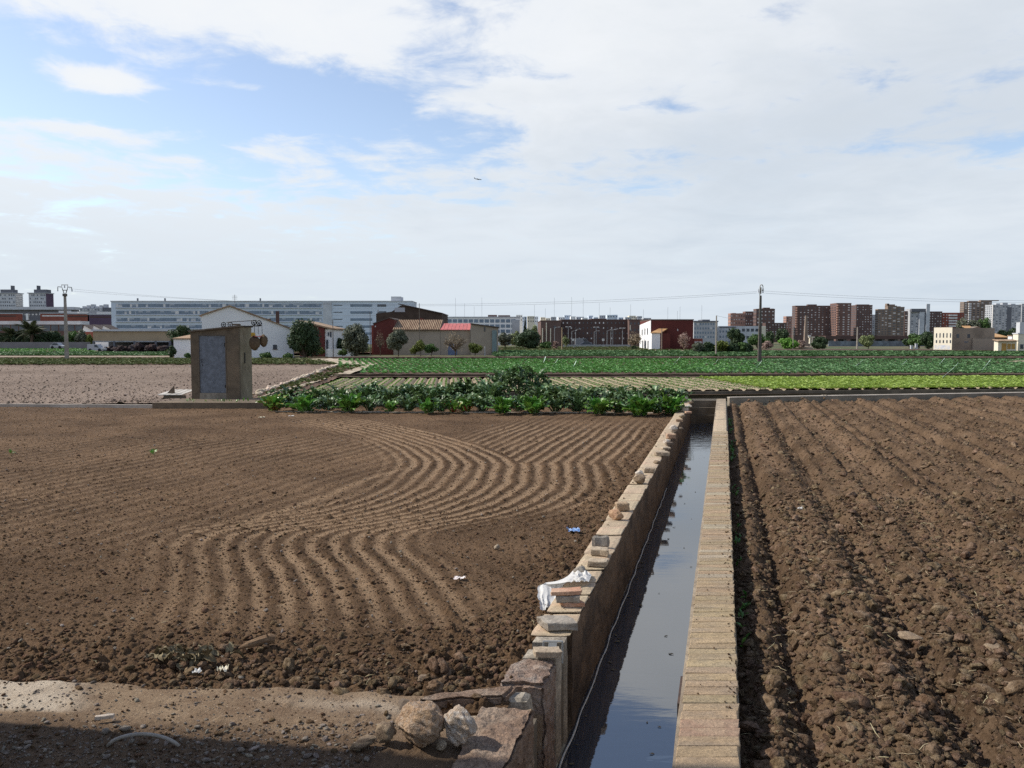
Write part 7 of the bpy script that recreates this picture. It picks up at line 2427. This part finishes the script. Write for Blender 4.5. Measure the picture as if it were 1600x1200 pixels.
def tree(name, label, pxc, py0, py1, wpx, Y, leaf='dark', n=2600, trunk=.25, ls=.22, seed=0, cat='tree', group=None, shape='round', z=ZB, bare=False, lumps=14):
    rs_ = np.random.RandomState(seed + int(pxc))
    k = Y / FPX
    H_, W_ = AZ(py0, Y) - z, wpx * k
    o = thing(name, label, cat, (AX(pxc, Y), Y, z), 0, group)
    th = H_ * trunk
    ch = H_ - th * .75
    cz = H_ - ch / 2
    # limbs
    mb = MB()
    r0 = max(.05, W_ * .035)
    mb.tube([(0, 0, -.1), (.02 * W_, 0, th * .6), (.0, .02 * W_, th + ch * .25)], [r0, r0 * .8, r0 * .5], 7)
    tips = []
    for i in range(9 if not bare else 22):
        a = rs_.uniform(0, 6.28)
        e = rs_.uniform(.25, 1.0)
        t = (math.cos(a) * W_ * .42 * math.cos(e) * 1.1, math.sin(a) * W_ * .38 * math.cos(e), th * .8 + ch * (.25 + .6 * math.sin(e) * rs_.uniform(.6, 1)))
        b0 = (0, 0, th * rs_.uniform(.6, 1.0))
        mid = ((b0[0] + t[0]) * .4, (b0[1] + t[1]) * .4, (b0[2] + t[2]) * .52)
        mb.tube([b0, mid, t], [r0 * .45, r0 * .3, r0 * .12], 5)
        tips.append((mid, t))
        if bare:
            for q in range(5):
                f_ = rs_.uniform(.4, 1)
                s0 = [mid[j] + (t[j] - mid[j]) * f_ for j in range(3)]
                mb.tube([s0, [s0[0] + rs_.normal() * W_ * .1, s0[1] + rs_.normal() * W_ * .1, s0[2] + abs(rs_.normal()) * H_ * .1]], [r0 * .13, r0 * .06], 4)
    mb.build('trunk', M_BARK, o)
    # crown: leaf-sized faces gathered in clumps
    lc = []
    for i in range(lumps):
        a, u = rs_.uniform(0, 6.28), rs_.uniform(-1, 1)
        rr_ = rs_.uniform(.35, .72)
        s_ = math.sqrt(1 - u * u)
        lc.append((math.cos(a) * s_ * rr_, math.sin(a) * s_ * rr_, u * rr_, rs_.uniform(.34, .52), rs_.uniform(0, 1)))
    lc = np.array(lc)
    li = rs_.randint(0, lumps, n)
    d_ = rs_.normal(size=(n, 3))
    d_ /= np.linalg.norm(d_, axis=1)[:, None]
    rad = rs_.uniform(.35, 1, n) ** .6
    P = lc[li, :3] + d_ * (lc[li, 3] * rad)[:, None]
    if shape == 'cone':
        P[:, 0:2] *= np.clip(.95 - P[:, 2:3], .1, 2) * .62
    if shape == 'dome':
        P[:, 2] = np.where(P[:, 2] < -.3, -.3 + (P[:, 2] + .3) * .3, P[:, 2])
    P = P * np.array([W_ / 2, W_ / 2 * .9, ch / 2]) * 1.08 + np.array([0, 0, cz])
    P[:, 2] = np.clip(P[:, 2], .05, None)
    nn_ = d_ + rs_.normal(size=(n, 3)) * .55
    nn_ /= np.linalg.norm(nn_, axis=1)[:, None]
    t1 = np.cross(nn_, rs_.normal(size=(n, 3)))
    t1 /= np.linalg.norm(t1, axis=1)[:, None]
    t2 = np.cross(nn_, t1)
    s_ = (ls * rs_.uniform(.6, 1.3, n))[:, None]
    V = np.stack([P - t1 * s_ * .9, P - t2 * s_ * .45, P + t1 * s_ * .9, P + t2 * s_ * .45], 1).reshape(-1, 3)
    F_ = np.arange(4 * n).reshape(n, 4)
    tint = np.clip(lc[li, 4] * .5 + rs_.uniform(0, .6, n), 0, 1)
    me = mesh_np('crown', V, F_, LV[leaf], False, {'tint': np.repeat(tint, 4)})
    link('crown', me, o)
    return o


T = tree
T('dark_tree', 'dense round dark tree against the right side of the white farmhouse', 476, 500.5, 558, 50, 95, 'dark', 10000, .06, .18, 1, lumps=24)
T('olive_tree', 'round olive tree standing alone before the office block', 556, 507, 555, 43, 112, 'olive', 9000, .1, .19, 2, lumps=26)
T('olive_tree', 'smaller olive tree in front of the tiled barn', 622, 516, 556, 35, 118, 'olive', 6500, .25, .18, 3, lumps=20)
T('dark_tree', 'dark clipped tree behind the white outhouse', 288, 509.5, 527, 48, 112, 'dark', 5000, .5, .17, 4, lumps=20)
T('bare_tree', 'bare leafless tree against the red gabled wall', 594, 515, 556, 20, 121, 'dry', 160, .3, .10, 5, bare=True)
T('bare_tree', 'bare brownish tree in front of the metal roofed shed', 711, 519, 556, 44, 120, 'dry', 900, .25, .12, 6, bare=True)
T('citrus_bush', 'yellowish citrus bush in front of the barn wall', 648, 540, 556, 18, 121, 'lemon', 1000, .2, .15, 7, 'bush')
T('citrus_tree', 'thin citrus tree with yellowing leaves in front of the barn', 657, 529, 557, 18, 119, 'lemon', 900, .35, .15, 8)
T('citrus_tree', 'dark green citrus tree right of the yellowing one', 674, 535, 557, 22, 120, 'green', 2000, .2, .15, 9)
T('citrus_tree', 'yellow green citrus tree before the beige shed', 742, 536, 557, 24, 120, 'lemon', 2200, .2, .15, 10)
T('bush', 'dark bush between the red house and the garden wall', 532, 529, 546, 30, 122, 'dark', 2400, .1, .16, 11, 'bush')
T('bush', 'small green bush before the low white garden wall', 535, 544, 554, 16, 113, 'green', 900, .1, .13, 12, 'bush')
T('bush', 'green bush at the foot of the white farmhouse wall', 414, 549, 561, 19, 93, 'green', 1500, .1, .12, 13, 'bush')
T('bush', 'green bush near the right corner of the white farmhouse', 450, 551, 561, 16, 93, 'green', 1300, .1, .12, 14, 'bush')
T('shrub', 'straggling shrub at the left corner of the outhouse', 268, 538, 557, 14, 94, 'dark', 1100, .2, .13, 15)
T('citrus_bush', 'yellowish bush at the foot of the red house', 500, 541, 553, 16, 114, 'lemon', 800, .15, .14, 16, 'bush')
T('bush', 'bluish bush before the outhouse wall near the pump hut', 293, 550, 559, 10, 93, 'green', 700, .1, .1, 17, 'bush')
for px, y0, y1, w_, lf, lb in ((68, 517, 534, 26, 'dark', 'dark shrub right of the tall palm'), (88, 516, 535, 24, 'dark', 'dark shrub just left of the left pole'), (112, 516, 534, 22, 'green', 'dark shrub just right of the left pole'), (126, 517, 535, 16, 'olive', 'greyish shrub at the end of the factory front'), (8, 519, 536, 22, 'dark', 'dark shrub at the far left edge'), (34, 520, 536, 24, 'dark', 'dark shrub between the two palms'), (51, 521, 536, 24, 'dark', 'dark shrub at the foot of the taller palm'), (139, 522, 534, 9, 'lemon', 'yellow bush at the corner of the warehouse')):
    T('shrub', lb, px, y0, y1, w_ * 1.15, 182, lf, 2600, .05, .32, int(px), 'shrub')
T('dark_tree', 'big dark tree in front of the brown brick wing', 826, 514.5, 546, 40, 172, 'dark', 7500, .06, .28, 18, lumps=20)
T('olive_tree', 'greyish olive tree right of the beige shed', 789, 520, 546, 26, 180, 'olive', 2600, .2, .25, 19)
T('olive_tree', 'loose olive tree between beige shed and big dark tree', 806, 517, 546, 22, 185, 'willow', 2000, .25, .25, 20)
T('cypress', 'narrow dark cypress rising in front of the white block', 820.5, 495.5, 520, 7.5, 230, 'cyp', 1800, .05, .28, 21, shape='cone', lumps=26)
T('tree', 'pale green tree right of the cypress', 836, 509, 530, 17, 220, 'willow', 1300, .2, .35, 22)
T('bush', 'low green bush right of the big dark tree', 853, 533, 546, 18, 170, 'green', 1300, .1, .25, 23, 'bush')
T('bush', 'pinkish bush at the foot of the brown brick wing', 868, 533, 544, 12, 172, 'pink', 700, .1, .25, 24, 'bush')
T('bush', 'yellow green bush by the wooden post', 884, 524, 543, 11, 190, 'willow', 600, .2, .25, 25, 'bush')
T('bare_tree', 'bare tan tree left of the red and white house', 992, 516, 546, 24, 172, 'dry', 900, .25, .2, 26, bare=True)
T('bush', 'dark bush at the foot of the bare tan tree', 991, 540, 547, 14, 163, 'dark', 600, .1, .2, 27, 'bush')
T('bare_tree', 'dull bare tree in front of the deep red wall', 1068, 519, 547, 22, 150, 'pink', 700, .25, .15, 28, bare=True)
for px, y0, w_, lf, lb, sd in ((1090, 535, 24, 'olive', 'greyish bush right of the deep red wall', 1), (1106, 533, 22, 'dark', 'dark bush beside the slim concrete pole', 2), (1128, 532, 26, 'lemon', 'olive yellow bush right of the slim concrete pole', 3),
                              (1145, 536, 22, 'dark', 'low dark bush below the conifer', 4), (1158, 534, 20, 'green', 'green bush right below the conifer', 5), (1170, 537, 18, 'dark', 'low dark bush left of the dark pole', 6)):
    T('bush', lb, px, y0, 550, w_, 128, lf, 1800, .1, .2, sd * 11, 'bush')
T('conifer', 'dark conifer rising above the bushes left of the dark pole', 1150, 513, 548, 26, 150, 'dark', 3500, .12, .25, 31)
T('tree', 'dull green tree behind the dark power pole', 1184, 520, 546, 32, 170, 'green', 2800, .15, .25, 32)
T('tree', 'reddish bare tree at the foot of the dark power pole', 1198, 533, 547, 22, 160, 'pink', 900, .2, .2, 33)
T('bush', 'dark tree by the white frame right of the dark pole', 1203, 517, 544, 16, 210, 'dark', 1500, .15, .3, 34, 'tree')
T('tree', 'slender dark tree before the salmon block', 1222, 512, 545, 22, 215, 'dark', 2000, .15, .3, 35)
T('bush', 'bright lime green bush left of the brick chimney', 1231, 529, 546, 32, 172, 'lime', 3200, .1, .24, 36, 'bush')
T('bush', 'pinkish dry bush beside the lime green one', 1251, 530, 543, 14, 185, 'pink', 700, .1, .25, 37, 'bush')
T('dark_tree', 'dark bushy tree right of the brick chimney', 1280, 524.5, 546, 26, 172, 'dark', 2800, .12, .25, 38)
T('willow', 'pale round willow beside the slim concrete pole', 1357, 521.5, 545, 26, 190, 'willow', 3000, .15, .25, 39)
T('dark_tree', 'dark tree before the right end of the graffiti wall', 1436, 521, 546, 34, 190, 'green', 3200, .1, .28, 40)
T('dark_tree', 'dark bushy tree against the old cream house', 1452, 517, 545, 24, 185, 'dark', 2600, .1, .28, 41)
T('bush', 'low dark bush left of the tree by the graffiti wall', 1421, 527, 543, 16, 195, 'dark', 1200, .1, .28, 42, 'bush')
for px, y0, w_, lf, lb in ((1502, 498, 22, 'olive', 'brownish tree behind the old cream house'), (1520, 496, 22, 'olive', 'olive tree rising over the dark stone wall'), (1535, 495, 22, 'green', 'green tree over the ochre roof'),
                          (1568, 514, 26, 'dark', 'dark tree right of the ochre roof'), (1585, 512, 18, 'dark', 'dark tree below the grey tower at the right')):
    T('tree', lb, px, y0, 548, w_, 215, lf, 2200, .3, .32, int(px))


def palm(label, pxc, ytop, ybase, wpx, Y, seed):
    rr_ = random.Random(seed)
    k = Y / FPX
    o = thing('palm_tree', label, 'palm tree', (AX(pxc, Y), Y, ZB))
    H_ = AZ(ytop, Y) - ZB
    th = H_ * .50
    mb = MB()
    pts, rs_ = [], []
    for i in range(9):
        pts.append((0.05 * math.sin(i), 0, th * i / 8))
        rs_.append(.34 if i % 2 else .29)
    mb.tube(pts, rs_, 8)
    mb.build('trunk', M_BARK, o)
    L_ = wpx * k * .80
    vs, fs = [], []
    n = 12
    for i in range(n):
        t = i / (n - 1)
        x = L_ * (t - .10 * t * t)
        z_ = L_ * (.52 * t - .78 * t * t)
        w_ = L_ * .17 * math.sin(math.pi * min(1, t * .93 + .07)) + .015
        vs += [(x, -w_, z_ - w_ * .55), (x, 0, z_), (x, w_, z_ - w_ * .55)]
        if i:
            a = (i - 1) * 3
            # leaflets with gaps: every second strip only
            vs += [(x - L_ * .035, -w_ * 1.0, z_ - w_ * .6), (x - L_ * .035, w_ * 1.0, z_ - w_ * .6)]
    vs, fs = [], []
    for i in range(26):
        t = (i + 1) / 27
        x = L_ * (t - .10 * t * t)
        z_ = L_ * (.52 * t - .78 * t * t)
        w_ = L_ * .20 * math.sin(math.pi * min(1, t * .9 + .1)) ** .7
        for s in (-1, 1):
            q = len(vs)
            vs += [(x, 0, z_), (x + .05 * L_, 0, z_ + .01 * L_), (x + .10 * L_, s * w_, z_ - w_ * .5)]
            fs.append((q, q + 1, q + 2))
    q = len(vs)
    for i in range(8):
        t = i / 7
        x, z_ = L_ * (t - .10 * t * t), L_ * (.52 * t - .78 * t * t)
        vs += [(x, -.03, z_), (x, .03, z_)]
        if i:
            fs.append((q + i * 2 - 2, q + i * 2 - 1, q + i * 2 + 1))
            fs.append((q + i * 2 - 2, q + i * 2 + 1, q + i * 2))
    me = bpy.data.meshes.new('frond')
    me.from_pydata(vs, [], fs)
    me.materials.append(LV['palm'])
    for i in range(34):
        f = link('frond', me, o, (0, 0, th), (0, R.uniform(-1.15, .25), i * 2.399))
        s = rr_.uniform(.75, 1.1)
        f.scale = (s, s, s)
    return o


palm('taller palm tree standing before the factory windows', 50, 499, 534, 36, 180, 1)
palm('lower palm tree near the left edge of the photo', 20, 510, 534, 34, 182, 2)
